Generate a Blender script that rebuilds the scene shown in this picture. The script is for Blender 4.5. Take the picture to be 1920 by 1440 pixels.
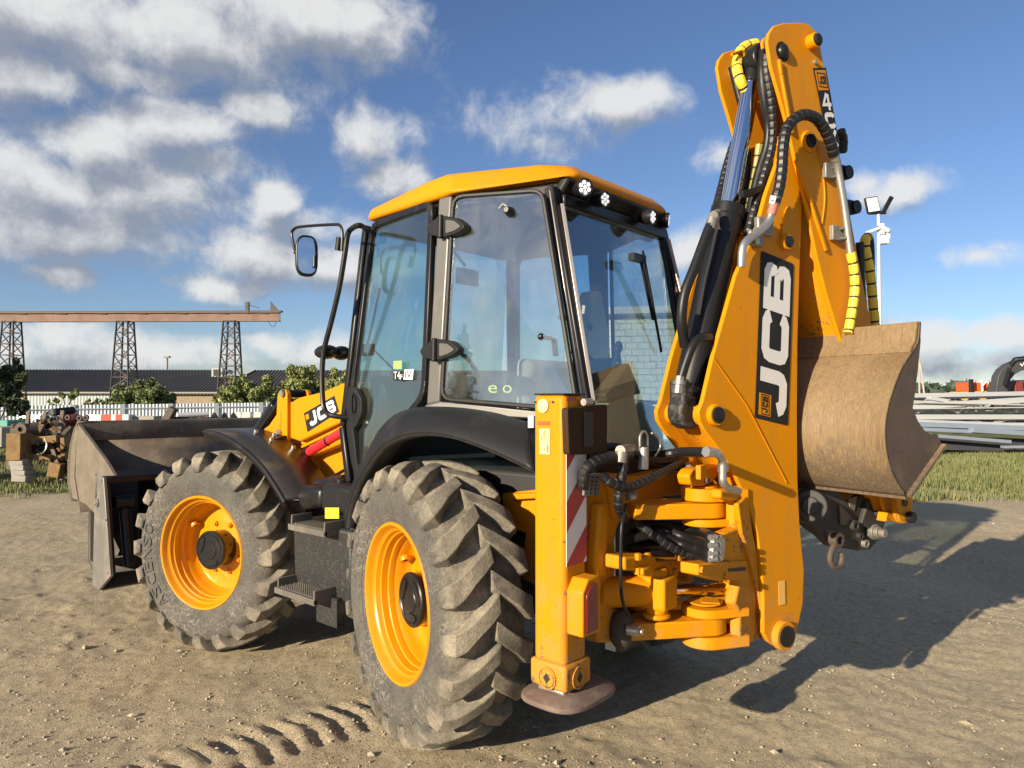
import bpy, math, random
import numpy as np
from mathutils import Vector, Matrix
random.seed(7); RNG = np.random.default_rng(11)
SC = bpy.context.scene
COL = SC.collection
for o in list(bpy.data.objects): bpy.data.objects.remove(o)
R_ = math.radians
# ------------------------------------------------------------------ camera
FPX = 1331.0                                   # focal length in photo pixels (1920 wide)
PITCH = math.atan(30.0 / FPX)
HEAD = math.atan2(.7466, .6654)
CAM = Vector((-3.307, -2.666, 1.68))
cd = bpy.data.cameras.new('camera'); cam = bpy.data.objects.new('camera', cd); COL.objects.link(cam)
cd.sensor_width = 36.0; cd.lens = 36.0 * FPX / 1920.0; cd.clip_start = .05; cd.clip_end = 3000
cam.location = CAM; cam.rotation_euler = (math.pi / 2 + PITCH, 0, -HEAD)
SC.camera = cam
FH = Vector((math.sin(HEAD), math.cos(HEAD), 0)); RT = Vector((math.cos(HEAD), -math.sin(HEAD), 0)); ZZ = Vector((0, 0, 1))
FW = FH * math.cos(PITCH) + ZZ * math.sin(PITCH); UP = ZZ * math.cos(PITCH) - FH * math.sin(PITCH)
def at(px, py, x=None, y=None, z=None, d=None):
    "point of the place seen at photo pixel (px, py) on the plane x=, y=, z= or at depth d"
    r = FW + RT * ((px - 960) / FPX) - UP * ((py - 720) / FPX)
    if d is None:
        d = (x - CAM.x) / r.x if x is not None else (y - CAM.y) / r.y if y is not None else (z - CAM.z) / r.z
    return CAM + r * d
# ------------------------------------------------------------------ light
SUN_EL = R_(17.2); SUN_B = -.05
sun_to = Vector((-1, -SUN_B, math.tan(SUN_EL) * math.hypot(1, SUN_B))).normalized()   # towards the sun
sd = bpy.data.lights.new('sun', 'SUN'); so = bpy.data.objects.new('sun', sd); COL.objects.link(so)
sd.energy = 5.0; sd.angle = R_(.5); sd.color = (1.0, .86, .65)
so.rotation_euler = sun_to.to_track_quat('Z', 'Y').to_euler(); so.location = (-20, -4, 12)
SC.view_settings.view_transform = 'Standard'; SC.view_settings.look = 'None'
SC.view_settings.gamma = 1.0; SC.view_settings.use_curve_mapping = False
SC.view_settings.exposure = 0.85
SKY_STRENGTH = .066; SKY_TINT = (1.10, 1.04, 1.12)
CLOUD_LIT = (.46, .46, .455); CLOUD_SHADE = (.165, .185, .225)
# ------------------------------------------------------------------ world: sky with clouds
def nd(nt, typ, **kw):
    n = nt.nodes.new(typ)
    for k, v in kw.items():
        if k == 'inp':
            for i, val in v.items(): n.inputs[i].default_value = val
        else: setattr(n, k, v)
    return n
def make_world():
    w = bpy.data.worlds.new('World'); SC.world = w; w.use_nodes = True
    nt = w.node_tree; nt.nodes.clear(); L = nt.links.new
    out = nd(nt, 'ShaderNodeOutputWorld'); bg = nd(nt, 'ShaderNodeBackground'); L(bg.outputs[0], out.inputs[0])
    sky = nd(nt, 'ShaderNodeTexSky', sky_type='NISHITA', sun_disc=False)
    sky.sun_elevation = SUN_EL; sky.sun_rotation = math.atan2(sun_to.x, sun_to.y)
    sky.air_density = 1.0; sky.dust_density = .25; sky.ozone_density = 4.0
    tc = nd(nt, 'ShaderNodeTexCoord'); sep = nd(nt, 'ShaderNodeSeparateXYZ'); L(tc.outputs['Generated'], sep.inputs[0])
    def M(op, a, b=None, c=None):
        n = nd(nt, 'ShaderNodeMath', operation=op)
        for i, v in enumerate((a, b, c)):
            if v is None: continue
            if isinstance(v, (int, float)): n.inputs[i].default_value = v
            else: L(v, n.inputs[i])
        return n.outputs[0]
    el = M('ARCSINE', sep.outputs[2])
    fx, fy = math.sin(HEAD), math.cos(HEAD)
    fwd = M('ADD', M('MULTIPLY', sep.outputs[0], fx), M('MULTIPLY', sep.outputs[1], fy))
    rgt = M('SUBTRACT', M('MULTIPLY', sep.outputs[0], fy), M('MULTIPLY', sep.outputs[1], fx))
    az = M('ARCTAN2', rgt, fwd)
    cmb = nd(nt, 'ShaderNodeCombineXYZ'); L(az, cmb.inputs[0]); L(el, cmb.inputs[1])
    def vm(op, a, b):
        n = nd(nt, 'ShaderNodeVectorMath', operation=op)
        for i, v in enumerate((a, b)):
            if isinstance(v, tuple): n.inputs[i].default_value = v
            else: L(v, n.inputs[i])
        return n
    # cloud masses in the sky: centre azimuth / elevation (degrees from the view axis), half sizes, weight
    B = []
    def cl(px, py, rx, ry, wgt=1.0):
        a = math.atan((px - 960) / FPX); e = math.atan((750 - py) / FPX * math.cos(a))
        B.append((a, e, rx / FPX * math.cos(a) ** 2, ry / FPX * math.cos(a), wgt))
    for c in [(190, 330, 330, 120, .50), (240, 80, 400, 100, .45), (60, 10, 330, 80), (330, 60, 300, 75), (560, 30, 220, 70), (40, 120, 150, 50), (250, 120, 200, 40, .8),
              (330, 225, 130, 55), (180, 260, 160, 60), (60, 330, 200, 75), (480, 205, 85, 45, .9), (250, 350, 210, 75), (120, 420, 240, 75),
              (300, 450, 110, 40, .55), (110, 505, 90, 30), (380, 300, 90, 45, .7), (510, 365, 55, 35), (690, 250, 70, 55, .85), (735, 330, 75, 45, .9),
              (780, 245, 30, 35, .45), (470, 470, 130, 55), (600, 500, 220, 50), (420, 530, 110, 30), (560, 420, 130, 40, .6),
              (100, 625, 100, 35, .8), (250, 660, 260, 45, .75), (500, 635, 60, 20, .6), (30, 660, 100, 30, .7), (600, 650, 120, 30, .6),
              (1165, 185, 95, 42, 1.0), (1070, 220, 110, 45, .5), (950, 225, 110, 45, .33), (1010, 265, 70, 30, .42), (1230, 170, 50, 35, .8),
              (1360, 290, 45, 28, .5), (1290, 470, 60, 42, .9), (1690, 345, 95, 30, 1.0), (1610, 335, 50, 25, .8), (1850, 480, 70, 26, .55), (1890, 460, 40, 20, .4),
              (1760, 640, 130, 42, .9), (1880, 625, 80, 35, .9), (1900, 680, 90, 30, .8), (1740, 690, 160, 30, .6), (1560, 560, 100, 30, .4), (1290, 560, 60, 30, .7)]:
        cl(*c)
    def density(vec):
        wn = nd(nt, 'ShaderNodeTexNoise', inp={'Scale': 9.0, 'Detail': 3.0}); L(vec, wn.inputs['Vector'])
        wv = vm('SUBTRACT', wn.outputs['Color'], (.5, .5, .5)); ws = vm('MULTIPLY', wv.outputs[0], (.07, .05, 0)); v2 = vm('ADD', vec, ws.outputs[0]).outputs[0]
        acc = None
        for a, e, rx, ry, wgt in B:
            m = nd(nt, 'ShaderNodeVectorMath', operation='MULTIPLY_ADD'); L(v2, m.inputs[0])
            m.inputs[1].default_value = (1 / rx, 1 / ry, 0); m.inputs[2].default_value = (-a / rx, -e / ry, 0)
            ln = nd(nt, 'ShaderNodeVectorMath', operation='LENGTH'); L(m.outputs[0], ln.inputs[0])
            t = M('MULTIPLY', M('SUBTRACT', 1.36, ln.outputs['Value']), wgt)
            acc = t if acc is None else M('SMOOTH_MAX', acc, t, .25)
        # elsewhere in the sky the same broken cloud goes on
        fz = nd(nt, 'ShaderNodeTexNoise', inp={'Scale': 4.2, 'Detail': 4.0}); L(tc.outputs['Generated'], fz.inputs['Vector'])
        far = M('MULTIPLY', M('SUBTRACT', fz.outputs['Fac'], .47), 5.0)
        outside = M('MAXIMUM', M('SUBTRACT', M('ABSOLUTE', az), .68), M('SUBTRACT', el, .52))
        om = nd(nt, 'ShaderNodeMapRange', inp={1: 0.0, 2: .15, 3: -3.0, 4: 0.0}); L(outside, om.inputs[0])
        acc = M('MAXIMUM', acc, M('ADD', far, om.outputs[0]))
        n1 = nd(nt, 'ShaderNodeTexNoise', inp={'Scale': 13.0, 'Detail': 12.0, 'Roughness': .66}); L(v2, n1.inputs['Vector'])
        return M('ADD', acc, M('MULTIPLY', M('SUBTRACT', n1.outputs['Fac'], .52), 1.95))
    D0 = density(cmb.outputs[0])
    D1 = density(vm('ADD', cmb.outputs[0], (-.014, .036, 0)).outputs[0])
    al = nd(nt, 'ShaderNodeMapRange', interpolation_type='SMOOTHSTEP', inp={1: -.10, 2: .85, 3: 0.0, 4: 1.0}); L(D0, al.inputs[0])
    lit = nd(nt, 'ShaderNodeMapRange', interpolation_type='SMOOTHSTEP', inp={1: -.55, 2: .6, 3: 0.0, 4: 1.0})
    L(M('SUBTRACT', M('SUBTRACT', D0, D1), M('MULTIPLY', M('MAXIMUM', M('SUBTRACT', D0, .55), 0.0), .42)), lit.inputs[0])
    cc = nd(nt, 'ShaderNodeMix', data_type='RGBA'); L(lit.outputs[0], cc.inputs['Factor'])
    cc.inputs[6].default_value = (*CLOUD_SHADE, 1); cc.inputs[7].default_value = (*CLOUD_LIT, 1)
    sk = nd(nt, 'ShaderNodeVectorMath', operation='MULTIPLY'); L(sky.outputs[0], sk.inputs[0]); sk.inputs[1].default_value = tuple(SKY_STRENGTH * k for k in SKY_TINT)
    hz = M('MULTIPLY', al.outputs[0], .93)
    mx = nd(nt, 'ShaderNodeMix', data_type='RGBA'); L(hz, mx.inputs['Factor']); L(sk.outputs[0], mx.inputs[6]); L(cc.outputs[2], mx.inputs[7])
    L(mx.outputs[2], bg.inputs[0]); bg.inputs[1].default_value = 1.0
    w.cycles.sampling_method = 'MANUAL'; w.cycles.sample_map_resolution = 512
make_world()
# ------------------------------------------------------------------ materials
MATS = {}
def mat(name, col, rough=.5, metal=0.0, var=.12, vs=6.0, dust=None, dusta=.5, ds=3.0, bump=0.0, bs=60.0, coat=0.0, emit=0.0, chips=0.0, spec=.5, streak=None, grime=0.0):
    m = bpy.data.materials.new(name); m.use_nodes = True; nt = m.node_tree; L = nt.links.new
    b = nt.nodes['Principled BSDF']; tc = nd(nt, 'ShaderNodeTexCoord'); vec = tc.outputs['Object']
    if streak:
        mp = nd(nt, 'ShaderNodeMapping'); mp.inputs['Scale'].default_value = streak; L(vec, mp.inputs[0]); svec = mp.outputs[0]
    else: svec = vec
    n1 = nd(nt, 'ShaderNodeTexNoise', inp={'Scale': vs, 'Detail': 6.0, 'Roughness': .6}); L(svec, n1.inputs['Vector'])
    hi = tuple(min(1, c * (1 + var)) for c in col); lo = tuple(c * (1 - var) for c in col)
    r1 = nd(nt, 'ShaderNodeMix', data_type='RGBA'); L(n1.outputs['Fac'], r1.inputs['Factor']); r1.inputs[6].default_value = (*lo, 1); r1.inputs[7].default_value = (*hi, 1)
    c = r1.outputs[2]
    if dust:
        n2 = nd(nt, 'ShaderNodeTexNoise', inp={'Scale': ds, 'Detail': 8.0, 'Roughness': .7}); L(vec, n2.inputs['Vector'])
        mr = nd(nt, 'ShaderNodeMapRange', inp={1: .62 - .35 * dusta, 2: .80 - .2 * dusta, 3: 0.0, 4: min(1.0, .35 + dusta * .6)}); L(n2.outputs['Fac'], mr.inputs[0])
        mx = nd(nt, 'ShaderNodeMix', data_type='RGBA'); L(mr.outputs[0], mx.inputs['Factor']); L(c, mx.inputs[6]); mx.inputs[7].default_value = (*dust, 1); c = mx.outputs[2]
        rr = nd(nt, 'ShaderNodeMapRange', inp={1: 0.0, 2: 1.0, 3: rough, 4: .9}); L(mr.outputs[0], rr.inputs[0]); L(rr.outputs[0], b.inputs['Roughness'])
    else: b.inputs['Roughness'].default_value = rough
    if chips:
        n3 = nd(nt, 'ShaderNodeTexNoise', inp={'Scale': 38.0, 'Detail': 5.0, 'Roughness': .7}); L(vec, n3.inputs['Vector'])
        n4 = nd(nt, 'ShaderNodeTexNoise', inp={'Scale': 3.1, 'Detail': 2.0}); L(vec, n4.inputs['Vector'])
        ad = nd(nt, 'ShaderNodeMath', operation='ADD'); L(n3.outputs['Fac'], ad.inputs[0]); L(n4.outputs['Fac'], ad.inputs[1])
        mr = nd(nt, 'ShaderNodeMapRange', inp={1: 1.42 - chips, 2: 1.45 - chips, 3: 0.0, 4: .8}); L(ad.outputs[0], mr.inputs[0])
        mx = nd(nt, 'ShaderNodeMix', data_type='RGBA'); L(mr.outputs[0], mx.inputs['Factor']); L(c, mx.inputs[6]); mx.inputs[7].default_value = (.09, .075, .055, 1); c = mx.outputs[2]
    if grime:
        gmp = nd(nt, 'ShaderNodeMapping'); gmp.inputs['Scale'].default_value = (7, 7, 1.1); L(vec, gmp.inputs[0])
        g1 = nd(nt, 'ShaderNodeTexNoise', inp={'Scale': 2.0, 'Detail': 9.0, 'Roughness': .72, 'Distortion': .4}); L(gmp.outputs[0], g1.inputs['Vector'])
        gr_ = nd(nt, 'ShaderNodeMapRange', inp={1: .46, 2: .74, 3: 0.0, 4: grime}); L(g1.outputs['Fac'], gr_.inputs[0])
        mx = nd(nt, 'ShaderNodeMix', data_type='RGBA'); L(gr_.outputs[0], mx.inputs['Factor']); L(c, mx.inputs[6]); mx.inputs[7].default_value = (.30, .17, .05, 1); c = mx.outputs[2]
    L(c, b.inputs['Base Color'])
    b.inputs['Metallic'].default_value = metal; b.inputs['Coat Weight'].default_value = coat; b.inputs['Coat Roughness'].default_value = .12
    b.inputs['Specular IOR Level'].default_value = spec
    if bump:
        n5 = nd(nt, 'ShaderNodeTexNoise', inp={'Scale': bs, 'Detail': 6.0, 'Roughness': .65}); L(svec, n5.inputs['Vector'])
        bp = nd(nt, 'ShaderNodeBump', inp={'Strength': min(1.0, bump), 'Distance': .01}); L(n5.outputs['Fac'], bp.inputs['Height']); L(bp.outputs[0], b.inputs['Normal'])
    if emit:
        b.inputs['Emission Color'].default_value = (1, .98, .95, 1); b.inputs['Emission Strength'].default_value = emit
    MATS[name] = m; return m
DUST = (.36, .29, .21)
YEL = mat('yellow_paint', (.60, .230, .0008), rough=.45, var=.05, vs=3.0, dust=(.42, .20, .02), dusta=.18, ds=2.2, coat=.0, chips=.10, spec=.16, grime=.28)
YELW = mat('worn_yellow_paint', (.59, .224, .001), rough=.48, var=.08, vs=3.0, dust=(.38, .19, .03), dusta=.28, ds=3.5, coat=.0, spec=.16, grime=.42, chips=.22, bump=.08, bs=30)
YELR = mat('rim_yellow_paint', (.60, .238, .0012), rough=.30, var=.04, vs=3.0, coat=.12, dust=(.36, .22, .07), dusta=.32, ds=7.0)
BLK = mat('black_paint', (.010, .010, .011), rough=.36, var=.3, vs=4.0, dust=(.06, .052, .042), dusta=.2, ds=5.0, spec=.35)
BLKM = mat('black_plastic', (.011, .011, .012), rough=.5, var=.25, vs=5.0, dust=(.06, .052, .044), dusta=.2, ds=3.0, bump=.06, bs=120, spec=.3)
BLKD = mat('dusty_black_plastic', (.020, .020, .020), rough=.5, var=.3, vs=9.0, dust=(.26, .24, .21), dusta=.22, ds=85.0, bump=.15, bs=60)
HOSE = mat('hose_rubber', (.010, .010, .011), rough=.42, var=.3, vs=12.0, dust=(.08, .07, .058), dusta=.2, ds=9.0, spec=.35)
YSL = mat('yellow_sleeve', (.80, .56, .04), rough=.5, var=.1, dust=(.30, .24, .12), dusta=.25, ds=12.0)
OSL = mat('olive_sleeve', (.26, .22, .04), rough=.5, var=.2)
CHR = mat('chrome', (.78, .80, .84), rough=.09, metal=1.0, var=.02)
STL = mat('zinc_steel', (.50, .49, .46), rough=.38, metal=.85, var=.15, vs=20, dust=(.28, .24, .18), dusta=.3, ds=9)
GRYP = mat('pillar_grey', (.15, .145, .135), rough=.42, metal=.35, var=.06, dust=(.28, .25, .21), dusta=.15)
ALU = mat('trim_aluminium', (.46, .41, .38), rough=.35, metal=.6, var=.05)
RUST = mat('bucket_rust', (.175, .110, .050), rough=.62, metal=.0, var=.45, vs=5.0, streak=(14, 14, 1.2), dust=(.235, .168, .083), dusta=.5, ds=5.0, bump=.3, bs=10, chips=.14)
def soil_on(m, z0, z1, col):
    nt = m.node_tree; L = nt.links.new; b = nt.nodes['Principled BSDF']; src = b.inputs['Base Color'].links[0].from_socket
    tc = nd(nt, 'ShaderNodeTexCoord'); sp = nd(nt, 'ShaderNodeSeparateXYZ'); L(tc.outputs['Object'], sp.inputs[0])
    zr_ = nd(nt, 'ShaderNodeMapRange', inp={1: z0, 2: z1, 3: .45, 4: -.25}); L(sp.outputs[2], zr_.inputs[0])
    n = nd(nt, 'ShaderNodeTexNoise', inp={'Scale': 11.0, 'Detail': 10.0, 'Roughness': .75}); L(tc.outputs['Object'], n.inputs['Vector'])
    ad = nd(nt, 'ShaderNodeMath', operation='ADD'); L(n.outputs['Fac'], ad.inputs[0]); L(zr_.outputs[0], ad.inputs[1])
    mr = nd(nt, 'ShaderNodeMapRange', inp={1: .62, 2: .86, 3: 0.0, 4: .8}); L(ad.outputs[0], mr.inputs[0])
    mx = nd(nt, 'ShaderNodeMix', data_type='RGBA'); L(mr.outputs[0], mx.inputs['Factor']); L(src, mx.inputs[6]); mx.inputs[7].default_value = (*col, 1)
    # fine scrapes running down the plate
    mp = nd(nt, 'ShaderNodeMapping'); mp.inputs['Scale'].default_value = (75, 75, 3.0); mp.inputs['Rotation'].default_value = (.10, .06, 0); L(tc.outputs['Object'], mp.inputs[0])
    n2 = nd(nt, 'ShaderNodeTexNoise', inp={'Scale': 1.6, 'Detail': 6.0, 'Roughness': .7}); L(mp.outputs[0], n2.inputs['Vector'])
    m2 = nd(nt, 'ShaderNodeMapRange', inp={1: .50, 2: .68, 3: 0.0, 4: .5}); L(n2.outputs['Fac'], m2.inputs[0])
    mx2 = nd(nt, 'ShaderNodeMix', data_type='RGBA'); L(m2.outputs[0], mx2.inputs['Factor']); L(mx.outputs[2], mx2.inputs[6]); mx2.inputs[7].default_value = (.30, .225, .12, 1)
    m3 = nd(nt, 'ShaderNodeMapRange', inp={1: .34, 2: .46, 3: .35, 4: 0.0}); L(n2.outputs['Fac'], m3.inputs[0])
    mx3 = nd(nt, 'ShaderNodeMix', data_type='RGBA'); L(m3.outputs[0], mx3.inputs['Factor']); L(mx2.outputs[2], mx3.inputs[6]); mx3.inputs[7].default_value = (.085, .045, .024, 1)
    L(mx3.outputs[2], b.inputs['Base Color'])
soil_on(RUST, 1.25, 1.85, (.085, .065, .048))
def worn_low(m, z0, z1, amount, mud):
    nt = m.node_tree; L = nt.links.new; b = nt.nodes['Principled BSDF']; src = b.inputs['Base Color'].links[0].from_socket
    tc = nd(nt, 'ShaderNodeTexCoord'); sp = nd(nt, 'ShaderNodeSeparateXYZ'); L(tc.outputs['Object'], sp.inputs[0])
    zr_ = nd(nt, 'ShaderNodeMapRange', inp={1: z0, 2: z1, 3: amount, 4: 0.0}); L(sp.outputs[2], zr_.inputs[0])
    n = nd(nt, 'ShaderNodeTexNoise', inp={'Scale': 6.0, 'Detail': 9.0, 'Roughness': .72}); L(tc.outputs['Object'], n.inputs['Vector'])
    ad = nd(nt, 'ShaderNodeMath', operation='ADD'); L(n.outputs['Fac'], ad.inputs[0]); L(zr_.outputs[0], ad.inputs[1])
    d1 = nd(nt, 'ShaderNodeMapRange', inp={1: .60, 2: .85, 3: 0.0, 4: .55}); L(ad.outputs[0], d1.inputs[0])
    mx = nd(nt, 'ShaderNodeMix', data_type='RGBA'); L(d1.outputs[0], mx.inputs['Factor']); L(src, mx.inputs[6]); mx.inputs[7].default_value = (*mud, 1)
    n2 = nd(nt, 'ShaderNodeTexNoise', inp={'Scale': 34.0, 'Detail': 7.0, 'Roughness': .7, 'Distortion': .5}); L(tc.outputs['Object'], n2.inputs['Vector'])
    a2 = nd(nt, 'ShaderNodeMath', operation='MULTIPLY_ADD'); L(zr_.outputs[0], a2.inputs[0]); a2.inputs[1].default_value = .55; L(n2.outputs['Fac'], a2.inputs[2])
    d2 = nd(nt, 'ShaderNodeMapRange', inp={1: .70, 2: .73, 3: 0.0, 4: .9}); L(a2.outputs[0], d2.inputs[0])
    m2 = nd(nt, 'ShaderNodeMix', data_type='RGBA'); L(d2.outputs[0], m2.inputs['Factor']); L(mx.outputs[2], m2.inputs[6]); m2.inputs[7].default_value = (.12, .105, .08, 1)
    # thin scratches
    mp = nd(nt, 'ShaderNodeMapping'); mp.inputs['Scale'].default_value = (9, 9, 90); mp.inputs['Rotation'].default_value = (.5, .35, .2); L(tc.outputs['Object'], mp.inputs[0])
    n3 = nd(nt, 'ShaderNodeTexNoise', inp={'Scale': 1.0, 'Detail': 4.0, 'Roughness': .6}); L(mp.outputs[0], n3.inputs['Vector'])
    d3 = nd(nt, 'ShaderNodeMapRange', inp={1: .715, 2: .73, 3: 0.0, 4: .5}); L(n3.outputs['Fac'], d3.inputs[0])
    m3 = nd(nt, 'ShaderNodeMix', data_type='RGBA'); L(d3.outputs[0], m3.inputs['Factor']); L(m2.outputs[2], m3.inputs[6]); m3.inputs[7].default_value = (.30, .17, .03, 1)
    L(m3.outputs[2], b.inputs['Base Color'])
worn_low(YELW, .45, 1.15, .34, (.30, .21, .10)); worn_low(YEL, .40, 1.0, .26, (.32, .22, .10))
RUSTD = mat('dark_rust', (.085, .060, .045), rough=.7, var=.4, vs=7.0, dust=(.20, .14, .09), dusta=.3, ds=5, bump=.2, bs=40)
SHOV = mat('shovel_steel', (.12, .092, .070), rough=.62, var=.25, vs=6.0, dust=(.30, .25, .18), dusta=.45, ds=4, bump=.2, bs=40)
SHOVL = mat('shovel_dusty_steel', (.13, .108, .08), rough=.8, var=.2, vs=9.0, dust=(.22, .18, .13), dusta=.5, ds=6, bump=.3, bs=30)
STEELW = mat('worn_steel', (.22, .215, .20), rough=.42, metal=.5, var=.2, vs=5.0, dust=DUST, dusta=.5, ds=3.5, bump=.1, bs=40)
REDC = mat('red_paint', (.55, .02, .025), rough=.4, var=.08)
REDL = mat('red_lens', (.16, .008, .010), rough=.12, var=.3, vs=25, coat=.5)
REFR = mat('red_reflective', (.42, .035, .045), rough=.35, var=.1)
REFW = mat('white_reflective', (.74, .70, .66), rough=.35, var=.08, dust=(.5, .42, .33), dusta=.2)
WHT = mat('white_print', (.70, .69, .67), rough=.4, var=.03, dust=(.55, .46, .36), dusta=.15)
DEC = mat('decal_dark', (.020, .022, .025), rough=.6, var=.1, spec=.12)
BRN = mat('dark_brown_plate', (.040, .022, .010), rough=.6, var=.15, dust=(.06, .04, .022), dusta=.25, spec=.15)
LED = mat('led_lens', (.85, .88, .9), rough=.1, emit=.42)
LENS = mat('lamp_glass', (.16, .165, .17), rough=.15, metal=.6)
PAD = mat('pad_muddy_steel', (.15, .10, .082), rough=.75, var=.45, vs=14, dust=(.24, .20, .14), dusta=.45, ds=16, bump=.35, bs=30)
STICK = mat('pale_sticker', (.80, .66, .28), rough=.5, var=.03)
STICKY = mat('yellow_sticker', (.85, .72, .03), rough=.5, var=.03)
STICKR = mat('orange_red_sticker', (.60, .09, .02), rough=.5, var=.05)
SEAT = mat('beige_trim', (.46, .45, .34), rough=.7, var=.08)
FUR = mat('grey_fleece', (.32, .30, .27), rough=.95, var=.3, vs=30, bump=.6, bs=80)
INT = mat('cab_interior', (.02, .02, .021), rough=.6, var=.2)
MIRR = mat('mirror_glass', (.85, .87, .9), rough=.02, metal=1.0, var=0)
DRED = mat('dark_red_paint', (.18, .035, .03), rough=.6, var=.3)
PLASTIC = mat('brown_film', (.13, .09, .065), rough=.25, var=.2, bump=.4, bs=14)
CONC = mat('concrete', (.31, .295, .26), rough=.9, var=.2, vs=8, bump=.3, bs=30, dust=(.25, .22, .17), dusta=.3)
def glass_mat(name, tint, smear=.0, refl=1.0):
    m = bpy.data.materials.new(name); m.use_nodes = True; nt = m.node_tree; L = nt.links.new; nt.nodes.clear()
    out = nd(nt, 'ShaderNodeOutputMaterial'); tr = nd(nt, 'ShaderNodeBsdfTransparent'); tr.inputs[0].default_value = (*tint, 1)
    gl = nd(nt, 'ShaderNodeBsdfGlossy'); gl.inputs['Roughness'].default_value = .008; gl.inputs[0].default_value = (.95, 1, 1, 1)
    fr = nd(nt, 'ShaderNodeFresnel'); gm_ = nd(nt, 'ShaderNodeNewGeometry'); ir = nd(nt, 'ShaderNodeMapRange', inp={1: 0.0, 2: 1.0, 3: 1.55, 4: 1 / 1.55}); L(gm_.outputs['Backfacing'], ir.inputs[0]); L(ir.outputs[0], fr.inputs[0]); fm = nd(nt, 'ShaderNodeMath', operation='MULTIPLY'); L(fr.outputs[0], fm.inputs[0]); fm.inputs[1].default_value = 1.5 * refl
    fm.use_clamp = True
    mx = nd(nt, 'ShaderNodeMixShader'); L(fm.outputs[0], mx.inputs[0]); L(tr.outputs[0], mx.inputs[1]); L(gl.outputs[0], mx.inputs[2])
    last = mx
    if smear:
        tc = nd(nt, 'ShaderNodeTexCoord'); mp = nd(nt, 'ShaderNodeMapping'); mp.inputs['Scale'].default_value = (2.2, 2.2, 1.5); L(tc.outputs['Object'], mp.inputs[0])
        n = nd(nt, 'ShaderNodeTexNoise', inp={'Scale': 2.2, 'Detail': 9.0, 'Roughness': .68, 'Distortion': .6}); L(mp.outputs[0], n.inputs['Vector'])
        mr = nd(nt, 'ShaderNodeMapRange', inp={1: .42, 2: .78, 3: .02, 4: smear}); L(n.outputs['Fac'], mr.inputs[0])
        df = nd(nt, 'ShaderNodeBsdfDiffuse'); df.inputs[0].default_value = (.48, .47, .43, 1)
        m2 = nd(nt, 'ShaderNodeMixShader'); L(mr.outputs[0], m2.inputs[0]); L(mx.outputs[0], m2.inputs[1]); L(df.outputs[0], m2.inputs[2]); last = m2
    L(last.outputs[0], out.inputs[0]); MATS[name] = m; return m
GLS = glass_mat('side_glass', (.84, .89, .87), smear=.12, refl=2.4)
GLD = glass_mat('door_glass', (.74, .88, .89), smear=.04, refl=1.4)
GLR = glass_mat('rear_glass', (.80, .88, .94), smear=.05, refl=1.2)
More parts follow.
